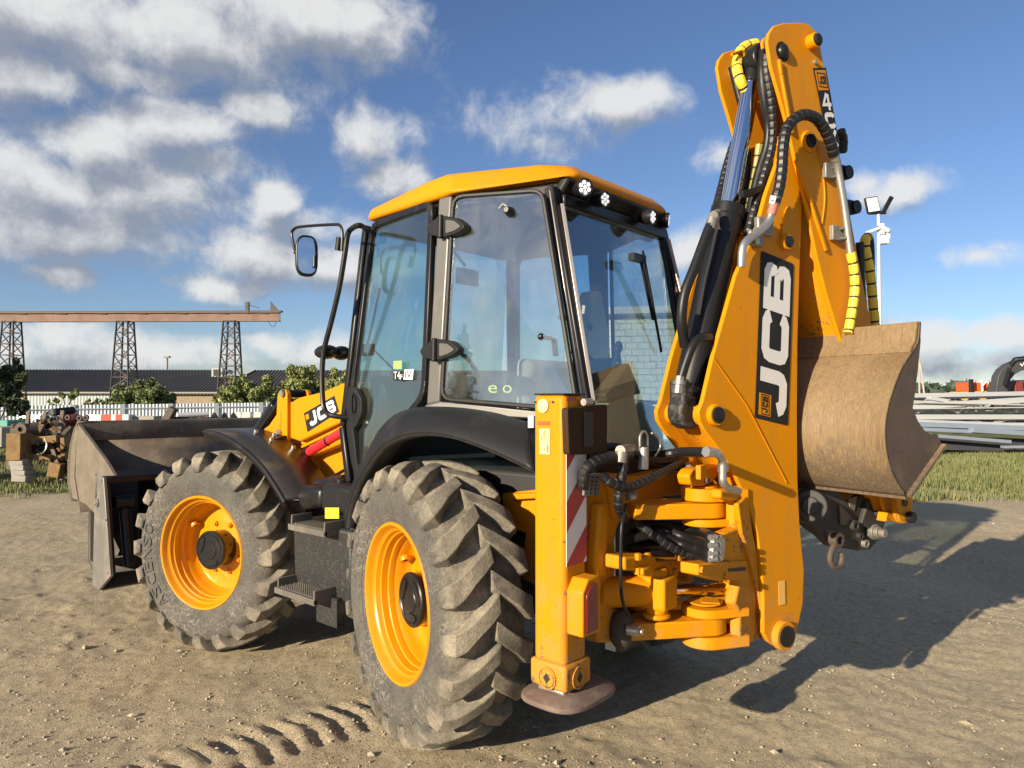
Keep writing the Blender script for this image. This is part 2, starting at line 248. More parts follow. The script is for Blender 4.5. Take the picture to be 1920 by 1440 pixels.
def tyre_mat():
    m = bpy.data.materials.new('dusty_tyre_rubber'); m.use_nodes = True; nt = m.node_tree; L = nt.links.new; b = nt.nodes['Principled BSDF']
    tc = nd(nt, 'ShaderNodeTexCoord'); vec = tc.outputs['Object']
    n1 = nd(nt, 'ShaderNodeTexNoise', inp={'Scale': 5.5, 'Detail': 8.0, 'Roughness': .65}); L(vec, n1.inputs['Vector'])
    n2 = nd(nt, 'ShaderNodeTexNoise', inp={'Scale': 60.0, 'Detail': 6.0, 'Roughness': .7}); L(vec, n2.inputs['Vector'])
    cr = nd(nt, 'ShaderNodeValToRGB'); L(n1.outputs['Fac'], cr.inputs[0]); e = cr.color_ramp.elements
    e[0].position = .34; e[0].color = (.10, .092, .078, 1); e[1].position = .68; e[1].color = (.36, .31, .235, 1)
    mid = e.new(.5); mid.color = (.215, .19, .148, 1)
    # dried mud lines on the sidewall
    wv = nd(nt, 'ShaderNodeTexNoise', inp={'Scale': 14.0, 'Detail': 3.0}); L(vec, wv.inputs['Vector'])
    va = nd(nt, 'ShaderNodeVectorMath', operation='MULTIPLY_ADD'); L(wv.outputs['Color'], va.inputs[0]); va.inputs[1].default_value = (.13, .13, .13); L(vec, va.inputs[2])
    vo = nd(nt, 'ShaderNodeTexVoronoi', feature='DISTANCE_TO_EDGE', inp={'Scale': 21.0}); L(va.outputs[0], vo.inputs['Vector'])
    ln = nd(nt, 'ShaderNodeMapRange', inp={1: .008, 2: .05, 3: .85, 4: 0.0}); L(vo.outputs['Distance'], ln.inputs[0])
    # only where radius is below the tread
    sp = nd(nt, 'ShaderNodeSeparateXYZ'); L(vec, sp.inputs[0])
    yz = nd(nt, 'ShaderNodeCombineXYZ'); L(sp.outputs[1], yz.inputs[0]); L(sp.outputs[2], yz.inputs[1])
    le = nd(nt, 'ShaderNodeVectorMath', operation='LENGTH'); L(yz.outputs[0], le.inputs[0])
    side = nd(nt, 'ShaderNodeMapRange', inp={1: .56, 2: .63, 3: 1.0, 4: 0.0}); L(le.outputs['Value'], side.inputs[0])
    n6 = nd(nt, 'ShaderNodeTexNoise', inp={'Scale': 3.0, 'Detail': 2.0}); L(vec, n6.inputs['Vector'])
    pt = nd(nt, 'ShaderNodeMapRange', inp={1: .40, 2: .55, 3: .15, 4: 1.0}); L(n6.outputs['Fac'], pt.inputs[0])
    mm = nd(nt, 'ShaderNodeMath', operation='MULTIPLY'); L(ln.outputs[0], mm.inputs[0]); L(side.outputs[0], mm.inputs[1])
    m3 = nd(nt, 'ShaderNodeMath', operation='MULTIPLY'); L(mm.outputs[0], m3.inputs[0]); L(pt.outputs[0], m3.inputs[1])
    sc = nd(nt, 'ShaderNodeMix', data_type='RGBA'); sf = nd(nt, 'ShaderNodeMath', operation='MULTIPLY'); L(side.outputs[0], sf.inputs[0]); sf.inputs[1].default_value = .8
    L(sf.outputs[0], sc.inputs['Factor']); L(cr.outputs[0], sc.inputs[6]); sc.inputs[7].default_value = (.075, .073, .070, 1)
    fx = nd(nt, 'ShaderNodeMix', data_type='RGBA'); L(m3.outputs[0], fx.inputs['Factor']); L(sc.outputs[2], fx.inputs[6]); fx.inputs[7].default_value = (.27, .245, .205, 1)
    gr = nd(nt, 'ShaderNodeMix', data_type='RGBA', blend_type='OVERLAY'); gr.inputs['Factor'].default_value = .7; L(fx.outputs[2], gr.inputs[6]); L(n2.outputs['Fac'], gr.inputs[7])
    L(gr.outputs[2], b.inputs['Base Color']); b.inputs['Roughness'].default_value = .85; b.inputs['Specular IOR Level'].default_value = .25
    n7 = nd(nt, 'ShaderNodeTexNoise', inp={'Scale': 170.0, 'Detail': 4.0, 'Roughness': .7}); L(vec, n7.inputs['Vector'])
    ad = nd(nt, 'ShaderNodeMath', operation='ADD'); L(n2.outputs['Fac'], ad.inputs[0]); L(n7.outputs['Fac'], ad.inputs[1])
    bp = nd(nt, 'ShaderNodeBump', inp={'Strength': .75, 'Distance': .008}); L(ad.outputs[0], bp.inputs['Height']); L(bp.outputs[0], b.inputs['Normal'])
    return m
TYRE = tyre_mat()
# ------------------------------------------------------------------ mesh helpers
def V(*a): return Vector(a)
def catmull(p, n=8):
    p = [Vector(q) for q in p]
    if len(p) < 3: return p
    out = []
    q = [p[0] * 2 - p[1]] + p + [p[-1] * 2 - p[-2]]
    for i in range(1, len(q) - 2):
        a, b, c, d = q[i - 1:i + 3]
        for k in range(n):
            t = k / n
            out.append(.5 * ((2 * b) + (c - a) * t + (2 * a - 5 * b + 4 * c - d) * t * t + (3 * b - a - 3 * c + d) * t ** 3))
    out.append(p[-1]); return out
def resample(p, step):
    L = [0.0]
    for i in range(1, len(p)): L.append(L[-1] + (p[i] - p[i - 1]).length)
    n = max(2, int(round(L[-1] / step))); out = []; j = 0
    for k in range(n + 1):
        s = L[-1] * k / n
        while j < len(p) - 2 and L[j + 1] < s: j += 1
        d = L[j + 1] - L[j]; t = 0 if d < 1e-9 else (s - L[j]) / d
        out.append(p[j].lerp(p[j + 1], t))
    return out
class MB:
    def __init__(s): s.v = []; s.f = []; s.m = []; s.mi = 0
    def add(s, vs, fs):
        o = len(s.v); s.v.extend(tuple(v) for v in vs); s.f.extend(tuple(i + o for i in f) for f in fs); s.m.extend([s.mi] * len(fs)); return s
    def poly(s, pts): return s.add(pts, [tuple(range(len(pts)))])
    def prism(s, pts, vec):
        vec = Vector(vec); n = len(pts); a = [Vector(p) for p in pts]; b = [p + vec for p in a]
        fs = [tuple(range(n)), tuple(range(2 * n - 1, n - 1, -1))] + [(i, i + n, (i + 1) % n + n, (i + 1) % n) for i in range(n)]
        return s.add(a + b, fs)
    def box(s, lo, hi):
        x0, y0, z0 = lo; x1, y1, z1 = hi
        return s.prism([(x0, y0, z0), (x1, y0, z0), (x1, y1, z0), (x0, y1, z0)], (0, 0, z1 - z0))
    def obox(s, c, ax, ay, az):
        c, ax, ay, az = (Vector(q) for q in (c, ax, ay, az))
        return s.prism([c - ax - ay - az, c + ax - ay - az, c + ax + ay - az, c - ax + ay - az], az * 2)
    def bar(s, p0, p1, w, h, up=(0, 0, 1)):
        p0, p1 = Vector(p0), Vector(p1); d = (p1 - p0).normalized(); u = Vector(up); sd_ = d.cross(u)
        if sd_.length < 1e-4: sd_ = d.cross(Vector((1, 0, 0)))
        sd_.normalize(); u = sd_.cross(d).normalized(); a = sd_ * w / 2; b = u * h / 2
        return s.prism([p0 - a - b, p0 + a - b, p0 + a + b, p0 - a + b], p1 - p0)
    def tube(s, path, r, n=10, step=None, ribs=None, cap=True, smooth=0, radii=None):
        p = [Vector(q) for q in path]
        if smooth: p = catmull(p, smooth)
        if ribs: p = resample(p, ribs / 6); pat = [1, 1.01, 1.01, 1.01, 1.0, .90]
        elif step: p = resample(p, step)
        t0 = (p[1] - p[0]).normalized(); u = t0.orthogonal().normalized(); vs = []; m = len(p)
        for i in range(m):
            t = (p[min(i + 1, m - 1)] - p[max(i - 1, 0)]).normalized()
            u = (u - t * u.dot(t)).normalized(); w = t.cross(u)
            rr = radii[i] if radii else r * (pat[i % 6] if ribs else 1)
            for k in range(n):
                a = 2 * math.pi * k / n; vs.append(p[i] + (u * math.cos(a) + w * math.sin(a)) * rr)
        fs = [(i * n + k, i * n + (k + 1) % n, (i + 1) * n + (k + 1) % n, (i + 1) * n + k) for i in range(m - 1) for k in range(n)]
        o_ = len(s.f)
        if cap: fs += [tuple(range(n - 1, -1, -1)), tuple((m - 1) * n + k for k in range(n))]
        s.add(vs, fs)
        if ribs:
            for i in range(5, m - 1, 6):
                for k in range(n): s.m[o_ + i * n + k] = 1
        return s
    def cyl(s, p0, p1, r0, r1=None, n=20):
        r1 = r0 if r1 is None else r1
        return s.tube([p0, p1], r0, n=n, radii=[r0, r1])
    def lathe(s, prof, o=(0, 0, 0), axis=(1, 0, 0), n=48, closed=False):
        o = Vector(o); a = Vector(axis).normalized(); u = Vector((0, 0, 1)) if abs(a.z) < .9 else Vector((1, 0, 0)); u = (u - a * u.dot(a)).normalized(); w = a.cross(u)
        m = len(prof); vs = []
        for r, t in prof:
            for k in range(n):
                g = 2 * math.pi * k / n; vs.append(o + a * t + (u * math.cos(g) + w * math.sin(g)) * r)
        fs = [(i * n + k, (i + 1) * n + k, (i + 1) * n + (k + 1) % n, i * n + (k + 1) % n) for i in range(m - 1) for k in range(n)]
        if closed: fs += [tuple(range(n)), tuple((m - 1) * n + k for k in range(n - 1, -1, -1))]
        return s.add(vs, fs)
    def ball(s, c, r, n=14, m=8):
        c = Vector(c); r = Vector(r) if not isinstance(r, (int, float)) else Vector((r, r, r)); vs = []; fs = []
        for i in range(m + 1):
            th = math.pi * i / m
            for k in range(n):
                a = 2 * math.pi * k / n; vs.append(c + Vector((math.sin(th) * math.cos(a) * r.x, math.sin(th) * math.sin(a) * r.y, math.cos(th) * r.z)))
        for i in range(m):
            for k in range(n): fs.append((i * n + k, (i + 1) * n + k, (i + 1) * n + (k + 1) % n, i * n + (k + 1) % n))
        return s.add(vs, fs)
    def strip(s, A, B_, thick=None):
        n = len(A); vs = [Vector(a) for a in A] + [Vector(b) for b in B_]
        return s.add(vs, [(i, i + 1, n + i + 1, n + i) for i in range(n - 1)])
XF = None                                      # set while a swung assembly is built in its own straight axes
def mesh_of(mb, name, mats, ang=32):
    me = bpy.data.meshes.new(name); me.from_pydata([XF @ Vector(v) for v in mb.v] if XF else mb.v, [], mb.f); me.validate()
    mats = mats if isinstance(mats, (list, tuple)) else [mats]
    for m in mats: me.materials.append(m)
    multi = len(mats) > 1
    if multi and len(me.polygons) == len(mb.m): me.polygons.foreach_set('material_index', mb.m)
    import bmesh
    bm = bmesh.new(); bm.from_mesh(me)
    if ang and ang > 45: bmesh.ops.remove_doubles(bm, verts=bm.verts, dist=1e-5)
    bmesh.ops.recalc_face_normals(bm, faces=bm.faces); bm.to_mesh(me); bm.free()
    if ang:
        me.polygons.foreach_set('use_smooth', [True] * len(me.polygons)); me.set_sharp_from_angle(angle=R_(ang))
    return me
def link(name, me, parent=None):
    o = bpy.data.objects.new(name, me); COL.objects.link(o)
    if parent is not None:
        o.parent = parent
        if parent.get('base') is not None: o.matrix_parent_inverse = Matrix.Translation(-Vector(parent['base']))
    return o
def part(name, parent, mb, m, bevel=0.0, ang=32, label=None, solid=0.0, seg=2, subsurf=0):
    o = link(name, mesh_of(mb, name, m, ang), parent)
    if solid:
        md = o.modifiers.new('solid', 'SOLIDIFY'); md.thickness = solid; md.offset = 0
    if bevel:
        md = o.modifiers.new('bevel', 'BEVEL'); md.width = bevel; md.segments = seg; md.limit_method = 'ANGLE'; md.angle_limit = R_(35); md.harden_normals = False
    if label: o['label'] = label
    return o
def tag(o, label, cat, group=None, kind=None):
    if label: o['label'] = label
    if cat: o['category'] = cat
    if group: o['group'] = group
    if kind: o['kind'] = kind
    return o
def thing(name, label, cat, loc=(0, 0, 0), group=None):
    e = bpy.data.objects.new(name, None); COL.objects.link(e); e.location = loc; e.empty_display_size = .3
    e['base'] = tuple(loc); return tag(e, label, cat, group)
def px(l, **k): return [at(a, b, **k) for a, b in l]
def xz(l, y): return [at(a, b, y=y) for a, b in l]
# lettering -----------------------------------------------------------
def ribbon(path, w):
    "flat mitred stroke in 2-D -> list of quads"
    p = [np.array(q, float) for q in path]; L_ = []; R2 = []
    for i in range(len(p)):
        d0 = p[i] - p[i - 1] if i else p[1] - p[0]; d1 = p[i + 1] - p[i] if i < len(p) - 1 else p[-1] - p[-2]
        d0 = d0 / np.linalg.norm(d0); d1 = d1 / np.linalg.norm(d1); t = d0 + d1; t = t / np.linalg.norm(t); nrm = np.array((-t[1], t[0])); k = w / 2 / max(.5, nrm @ np.array((-d0[1], d0[0])))
        L_.append(p[i] + nrm * k); R2.append(p[i] - nrm * k)
    return [(L_[i], L_[i + 1], R2[i + 1], R2[i]) for i in range(len(p) - 1)]
GLY = {
 'J': [([(.80, 1.0), (.80, .32), (.77, .21), (.68, .14), (.30, .14), (.20, .20), (.14, .34)], .29)],
 'C': [([(.97, .70), (.92, .80), (.82, .86), (.28, .86), (.18, .80), (.145, .68), (.145, .32), (.18, .20), (.28, .14), (.82, .14), (.92, .20), (.97, .30)], .28)],
 'B': [([(.145, 0), (.145, 1)], .29), ([(.29, .87), (.76, .87), (.84, .82), (.86, .74), (.84, .64), (.76, .60)], .26), ([(.29, .5), (.80, .5)], .22), ([(.76, .44), (.86, .36), (.88, .26), (.86, .17), (.77, .13), (.29, .13)], .26)],
 '4': [([(.62, 1.0), (.14, .34), (1.0, .34)], .20), ([(.72, 0), (.72, .96)], .22)],
 'X': [([(.08, 1.0), (.92, 0)], .26), ([(.92, 1.0), (.08, 0)], .26)],
 'O': [([(.30, .12), (.15, .28), (.15, .72), (.30, .88), (.70, .88), (.85, .72), (.85, .28), (.70, .12), (.30, .12)], .24)],
 'V': [([(.05, 1), (.5, .08), (.95, 1)], .26)],
 'L': [([(.16, 1), (.16, .12), (.95, .12)], .26)],
}
def letters(mb, text, frame, lift=.0015, gap=.12, adv=None):
    "frame(u, v) -> 3-D point, lift direction in frame.n"
    n = len(text); w = 1.0 / (n + gap * (n - 1)); k = 0
    for i, ch in enumerate(text):
        for path, sw in GLY[ch]:
            k += 1
            for q in ribbon([(x / 1.0, y) for x, y in path], sw):
                mb.poly([frame((i * (w + w * gap)) + a[0] * w, a[1]) + frame.n * (lift + .0003 * (k % 5)) for a in q])
class quadframe:
    "bilinear frame: corners bottom-left, bottom-right, top-right, top-left of the text"
    def __init__(s, bl, br, tr, tl, toward=None):
        s.c = [Vector(q) for q in (bl, br, tr, tl)]; s.n = (s.c[1] - s.c[0]).cross(s.c[3] - s.c[0]).normalized()
        if s.n.dot((toward if toward is not None else CAM) - s.c[0]) < 0: s.n = -s.n
    def __call__(s, u, v):
        a, b, c, d = s.c; return a * (1 - u) * (1 - v) + b * u * (1 - v) + c * u * v + d * (1 - u) * v
    def sub(s, u0, v0, u1, v1):
        q = quadframe(s(u0, v0), s(u1, v0), s(u1, v1), s(u0, v1)); q.n = s.n; return q
def text_mesh(txt, size=1.0, extrude=.0):
    cu = bpy.data.curves.new('t', 'FONT'); cu.body = txt; cu.size = size; cu.extrude = extrude; cu.resolution_u = 3
    o = bpy.data.objects.new('t', cu); COL.objects.link(o); me = bpy.data.meshes.new_from_object(o)
    vs = [v.co.copy() for v in me.vertices]; fs = [tuple(p.vertices) for p in me.polygons]
    bpy.data.objects.remove(o); bpy.data.meshes.remove(me); bpy.data.curves.remove(cu); return vs, fs
def font_on(mb, txt, frame, lift=.0015):
    vs, fs = text_mesh(txt); x0 = min(v.x for v in vs); x1 = max(v.x for v in vs); y0 = min(v.y for v in vs); y1 = max(v.y for v in vs)
    mb.add([frame((v.x - x0) / (x1 - x0), (v.y - y0) / (y1 - y0)) + frame.n * lift for v in vs], fs)
def plate_on(mb, fr, u0=0, v0=0, u1=1, v1=1, lift=.0008, th=.0012):
    q = [fr(u0, v0), fr(u1, v0), fr(u1, v1), fr(u0, v1)]
    mb.prism([p + fr.n * lift for p in q], fr.n * th)
# ================================================================== GROUND
def vnoise(x, y, seed=0):
    r = np.random.default_rng(seed); T = r.random((256, 256))
    xi = np.floor(x).astype(int); yi = np.floor(y).astype(int); fx = x - xi; fy = y - yi
    fx = fx * fx * (3 - 2 * fx); fy = fy * fy * (3 - 2 * fy)
    g = lambda a, b: T[a % 256, b % 256]
    return (g(xi, yi) * (1 - fx) + g(xi + 1, yi) * fx) * (1 - fy) + (g(xi, yi + 1) * (1 - fx) + g(xi + 1, yi + 1) * fx) * fy - .5
def fbm(x, y, f, octs, seed=0, gain=.5):
    a = 1.0; s = 0
    for k in range(octs): s = s + a * vnoise(x * f + 17.3 * k, y * f + 5.1 * k, seed + k); f *= 2.03; a *= gain
    return s
def sstep(a, b, x): t = np.clip((x - a) / (b - a), 0, 1); return t * t * (3 - 2 * t)
def depth_lat(x, y): return (x - CAM.x) * FH.x + (y - CAM.y) * FH.y, (x - CAM.x) * RT.x + (y - CAM.y) * RT.y
def base_h(x, y): return .021 - .062 * sstep(0.2, 2.3, y) * (1 - sstep(12, 30, y))
TR0 = at(380, 1432, z=0); TR1 = at(640, 1352, z=0)
def ground_h(x, y):
    x = np.asarray(x, float); y = np.asarray(y, float)
    fade = sstep(-4.4, -3.2, x) * (1 - sstep(8.5, 10.5, x)) * sstep(-4.4, -3.2, y) * (1 - sstep(9.5, 11.5, y))
    h = fbm(x, y, .7, 3, 1) * .040 + fbm(x, y, 3.2, 4, 9) * .016 + fbm(x, y, 15.0, 3, 23, .65) * .009
    # crumbled clods
    c = fbm(x, y, 8.5, 3, 41); h = h + np.maximum(c - .16, 0) * .035 * sstep(-.1, .25, fbm(x, y, .9, 2, 57))
    # worn tracks of vehicles
    for (ox, oy, dx, dy, w) in ((-2.4, 2.0, .80, .60, .25), (-1.9, -1.2, .93, -.36, .3), (1.0, -2.0, .97, .22, .28)):
        s = (x - ox) * dx + (y - oy) * dy; t = -(x - ox) * dy + (y - oy) * dx + .12 * np.sin(s * .9)
        m = np.exp(-(t / w) ** 4) * .55
        h = h - m * (.018 + .0025 * np.sin(s * 2 * math.pi / .13 + 6 * np.abs(t)))
    # fresh lug prints in front of the rear tyre
    ex, ey = TR1.x - TR0.x, TR1.y - TR0.y; ln = math.hypot(ex, ey); ex /= ln; ey /= ln
    s = (x - TR0.x) * ex + (y - TR0.y) * ey; t = -(x - TR0.x) * ey + (y - TR0.y) * ex
    m = (1 - sstep(.16, .26, np.abs(t))) * sstep(-.5, -.2, s) * (1 - sstep(ln + .1, ln + .5, s))
    h = h - m * .040 * sstep(.1, .7, np.sin(s * 2 * math.pi / .125 + np.abs(t) * 9)) * (.7 + fbm(x, y, 9, 2, 77))
    return h * fade + base_h(x, y) - .008
def ground_height(x, y): return float(ground_h(np.array([x]), np.array([y]))[0])
fx_ = np.arange(-4.5, 10.6, .028); fy_ = np.arange(-4.5, 11.6, .028)
far = np.array([13, 16, 20, 25, 32, 42, 60, 90, 150, 300, 600, 1500.0])
xs = np.concatenate([-far[::-1], np.array([-10, -8, -6, -5]), fx_, far]); ys = np.concatenate([-far[::-1], np.array([-10, -8, -6, -5]), fy_, far])
GX, GY = np.meshgrid(xs, ys, indexing='ij'); GZ = ground_h(GX, GY)
nx, ny = GX.shape
me = bpy.data.meshes.new('ground'); me.vertices.add(nx * ny); me.vertices.foreach_set('co', np.stack([GX, GY, GZ], -1).astype(np.float32).ravel())
I = np.arange(nx * ny).reshape(nx, ny); Q = np.stack([I[:-1, :-1], I[1:, :-1], I[1:, 1:], I[:-1, 1:]], -1).reshape(-1)
nq = (nx - 1) * (ny - 1); me.loops.add(nq * 4); me.polygons.add(nq); me.loops.foreach_set('vertex_index', Q.astype(np.int32)); me.polygons.foreach_set('loop_start', (np.arange(nq) * 4).astype(np.int32))
me.update(); me.validate(); me.polygons.foreach_set('use_smooth', [True] * nq)
def ground_mat():
    m = bpy.data.materials.new('sandy_yard'); m.use_nodes = True; nt = m.node_tree; L = nt.links.new; b = nt.nodes['Principled BSDF']
    geo = nd(nt, 'ShaderNodeNewGeometry'); vec = geo.outputs['Position']
    def N(s, d, r=.6):
        n = nd(nt, 'ShaderNodeTexNoise', inp={'Scale': s, 'Detail': d, 'Roughness': r}); L(vec, n.inputs['Vector']); return n.outputs['Fac']
    def ramp(v, *st):
        c = nd(nt, 'ShaderNodeValToRGB'); L(v, c.inputs[0]); e = c.color_ramp.elements
        e[0].position, e[0].color = st[0][0], (*st[0][1], 1); e[1].position, e[1].color = st[-1][0], (*st[-1][1], 1)
        for p_, q in st[1:-1]: k = e.new(p_); k.color = (*q, 1)
        return c.outputs[0]
    big = ramp(N(.35, 5), (.3, (.37, .305, .20)), (.5, (.45, .375, .255)), (.72, (.52, .44, .305)))
    fine = ramp(N(26, 8, .72), (.28, (.45, .44, .42)), (.5, (.92, .91, .90)), (.75, (1.30, 1.27, 1.2)))
    mul = nd(nt, 'ShaderNodeMix', data_type='RGBA', blend_type='MULTIPLY'); mul.inputs['Factor'].default_value = .8; L(big, mul.inputs[6]); L(fine, mul.inputs[7])
    vo = nd(nt, 'ShaderNodeTexVoronoi', inp={'Scale': 70.0, 'Randomness': 1.0}); L(vec, vo.inputs['Vector'])
    pb = nd(nt, 'ShaderNodeMapRange', inp={1: .12, 2: .30, 3: .55, 4: 0.0}); L(vo.outputs['Distance'], pb.inputs[0])
    mp = nd(nt, 'ShaderNodeMath', operation='MULTIPLY'); L(pb.outputs[0], mp.inputs[0]); L(N(3.0, 3), mp.inputs[1])
    peb = nd(nt, 'ShaderNodeMix', data_type='RGBA'); L(mp.outputs[0], peb.inputs['Factor']); L(mul.outputs[2], peb.inputs[6]); peb.inputs[7].default_value = (.55, .49, .40, 1)
    at_ = nd(nt, 'ShaderNodeAttribute', attribute_name='turf'); gcol = ramp(N(1.6, 6), (.3, (.085, .105, .028)), (.5, (.13, .14, .045)), (.7, (.24, .21, .10)))
    gm = nd(nt, 'ShaderNodeMapRange', inp={1: .35, 2: .65, 3: 0.0, 4: 1.0}); ga = nd(nt, 'ShaderNodeMath', operation='ADD'); L(at_.outputs['Fac'], ga.inputs[0])
    gs = nd(nt, 'ShaderNodeMath', operation='MULTIPLY_ADD'); L(N(.9, 7, .7), gs.inputs[0]); gs.inputs[1].default_value = .9; gs.inputs[2].default_value = -.45; L(gs.outputs[0], ga.inputs[1]); L(ga.outputs[0], gm.inputs[0])
    fin = nd(nt, 'ShaderNodeMix', data_type='RGBA'); L(gm.outputs[0], fin.inputs['Factor']); L(peb.outputs[2], fin.inputs[6]); L(gcol, fin.inputs[7])
    L(fin.outputs[2], b.inputs['Base Color']); b.inputs['Roughness'].default_value = .95; b.inputs['Specular IOR Level'].default_value = .15
    hs = nd(nt, 'ShaderNodeMath', operation='MULTIPLY_ADD'); L(N(95, 6, .7), hs.inputs[0]); hs.inputs[1].default_value = .6; L(pb.outputs[0], hs.inputs[2])
    bp = nd(nt, 'ShaderNodeBump', inp={'Strength': 1.0, 'Distance': .022}); L(hs.outputs[0], bp.inputs['Height']); L(bp.outputs[0], b.inputs['Normal'])
    return m
D_, L_ = depth_lat(GX, GY)
turf = sstep(11.6, 15.0, D_ + 1.6 * fbm(GX, GY, .8, 3, 5)) * np.clip(sstep(.33, .42, np.abs(L_ / np.maximum(D_, 1))) + sstep(22, 26, D_), 0, 1)
at_ = me.attributes.new('turf', 'FLOAT', 'POINT'); at_.data.foreach_set('value', turf.astype(np.float32).ravel())
me.materials.append(ground_mat()); gobj = link('ground', me); gobj['kind'] = 'structure'; gobj['label'] = 'sandy brown yard with tyre tracks, grassy further off'
# loose stones and clods
mb = MB(); octa = np.array([(1, 0, 0), (0, 1, 0), (-1, 0, 0), (0, -1, 0), (0, 0, 1), (0, 0, -1)], float); of = [(0, 1, 4), (1, 2, 4), (2, 3, 4), (3, 0, 4), (1, 0, 5), (2, 1, 5), (3, 2, 5), (0, 3, 5)]
n = 16000; dd = 3.0 + 8.5 * RNG.random(n) ** 1.8; tt = (RNG.random(n) * 1.7 - .85) * dd
sx = CAM.x + FH.x * dd + RT.x * tt; sy = CAM.y + FH.y * dd + RT.y * tt; keep = fbm(sx, sy, 1.1, 3, 88) + RNG.random(n) * .7 - .25 > 0
sx, sy = sx[keep], sy[keep]; sz = ground_h(sx, sy); n = len(sx); sr = .003 + .008 * RNG.random(n) ** 3.5 + .018 * (RNG.random(n) > .996)
jit = 1 + .5 * (RNG.random((n, 6, 3)) - .5); ang = RNG.random(n) * 6.28; ca, sa = np.cos(ang), np.sin(ang)
P_ = octa[None] * jit * sr[:, None, None] * np.array([1.25, .9, .65]); X = P_[..., 0] * ca[:, None] - P_[..., 1] * sa[:, None]; Y = P_[..., 0] * sa[:, None] + P_[..., 1] * ca[:, None]
vs = np.stack([X + sx[:, None], Y + sy[:, None], P_[..., 2] + sz[:, None] + sr[:, None] * .3], -1).reshape(-1, 3)
fs = (np.array(of)[None] + (np.arange(n) * 6)[:, None, None]).reshape(-1, 3)
me = bpy.data.meshes.new('gravel'); me.from_pydata(vs.tolist(), [], fs.tolist()); me.materials.append(mat('stone', (.40, .345, .25), rough=.9, var=.45, vs=2.5))
go = link('gravel', me); tag(go, 'loose small stones and clods scattered over the sandy yard', 'gravel', kind='stuff')
# grass blades beyond the yard
def blades(name, n, dr, lr, h, label, seed, thr=-.2):
    r = np.random.default_rng(seed); d = dr[0] + (dr[1] - dr[0]) * r.random(n) ** 1.3; l = (lr[0] + (lr[1] - lr[0]) * r.random(n)) * d
    x = CAM.x + FH.x * d + RT.x * l; y = CAM.y + FH.y * d + RT.y * l; k = fbm(x, y, 1.0, 3, seed) * .9 + .6 * r.random(n) - 1.05 * np.clip(1 - (d - dr[0]) / 3.6, 0, 1) > thr; x, y, d = x[k], y[k], d[k]; n = len(x)
    z = ground_h(x, y); hh = h * (.4 + .9 * r.random(n)) * (1 + .8 * fbm(x, y, .7, 2, seed + 3)); a = r.random(n) * 6.28; w = .008 + .012 * r.random(n); le = hh * .5 * (r.random((2, n)) - .5)
    A = np.stack([x - np.cos(a) * w, y - np.sin(a) * w, z - .02], -1); Bq = np.stack([x + np.cos(a) * w, y + np.sin(a) * w, z - .02], -1); T = np.stack([x + le[0], y + le[1], z + hh], -1)
    me = bpy.data.meshes.new(name); me.from_pydata(np.stack([A, Bq, T], 1).reshape(-1, 3).tolist(), [], np.arange(n * 3).reshape(-1, 3).tolist())
    me.materials.append(GRASS); o = link(name, me); tag(o, label, 'grass', kind='stuff')
GRASS = mat('grass_blades', (.125, .145, .045), rough=.7, var=.6, vs=1.2, dust=(.27, .22, .11), dusta=.5, ds=2.0)
blades('grass', 100000, (11.4, 30), (.38, 1.15), .11, 'tufty green grass in front of the stacked steel trusses', 3)
blades('grass', 52000, (11.6, 24), (-1.15, -.36), .10, 'short patchy grass around the rusty scrap behind the yard', 4)
# ================================================================== FAR SETTING
LEAF = mat('leaf_green', (.16, .19, .07), rough=.7, var=.6, vs=1.5)
LEAF2 = mat('leaf_olive', (.24, .27, .09), rough=.7, var=.6, vs=1.2)
LEAF3 = mat('leaf_dark', (.065, .085, .035), rough=.75, var=.5, vs=1.5)
LEAFF = mat('far_woods', (.050, .075, .055), rough=.9, var=.4, vs=.15)
BARK = mat('bark', (.08, .06, .045), rough=.9, var=.3, bump=.3)
def leaf_cloud(mb, clumps, per, size, seed):
    r = np.random.default_rng(seed)
    for c, rad in clumps:
        rad = np.array(rad if hasattr(rad, '__len__') else (rad,) * 3, float); k = int(per * (rad.mean() ** 1.2 + .2))
        for _ in range(k):
            v = r.normal(size=3); v /= np.linalg.norm(v); p = np.array(c) + v * rad * (r.random() ** .45); a = r.normal(size=3); a /= np.linalg.norm(a); b = np.cross(a, r.normal(size=3)); b /= np.linalg.norm(b); s = size * (.5 + .9 * r.random())
            mb.add([p - a * s, p + b * s * .45, p + a * s, p - b * s * .45], [(0, 1, 2, 3)])
def tree(name, label, cat, base, clumps, per, size, leaf, stems, group=None, seed=1):
    t = thing(name, label, cat, tuple(base), group)
    m = MB()
    for pth, r0 in stems: m.tube(pth, r0, n=6, smooth=3, radii=None)
    part('trunk', t, m, BARK); m = MB(); leaf_cloud(m, clumps, per, size, seed); part('crown', t, m, leaf, ang=0); return t
def gz(p): return ground_height(p.x, p.y)
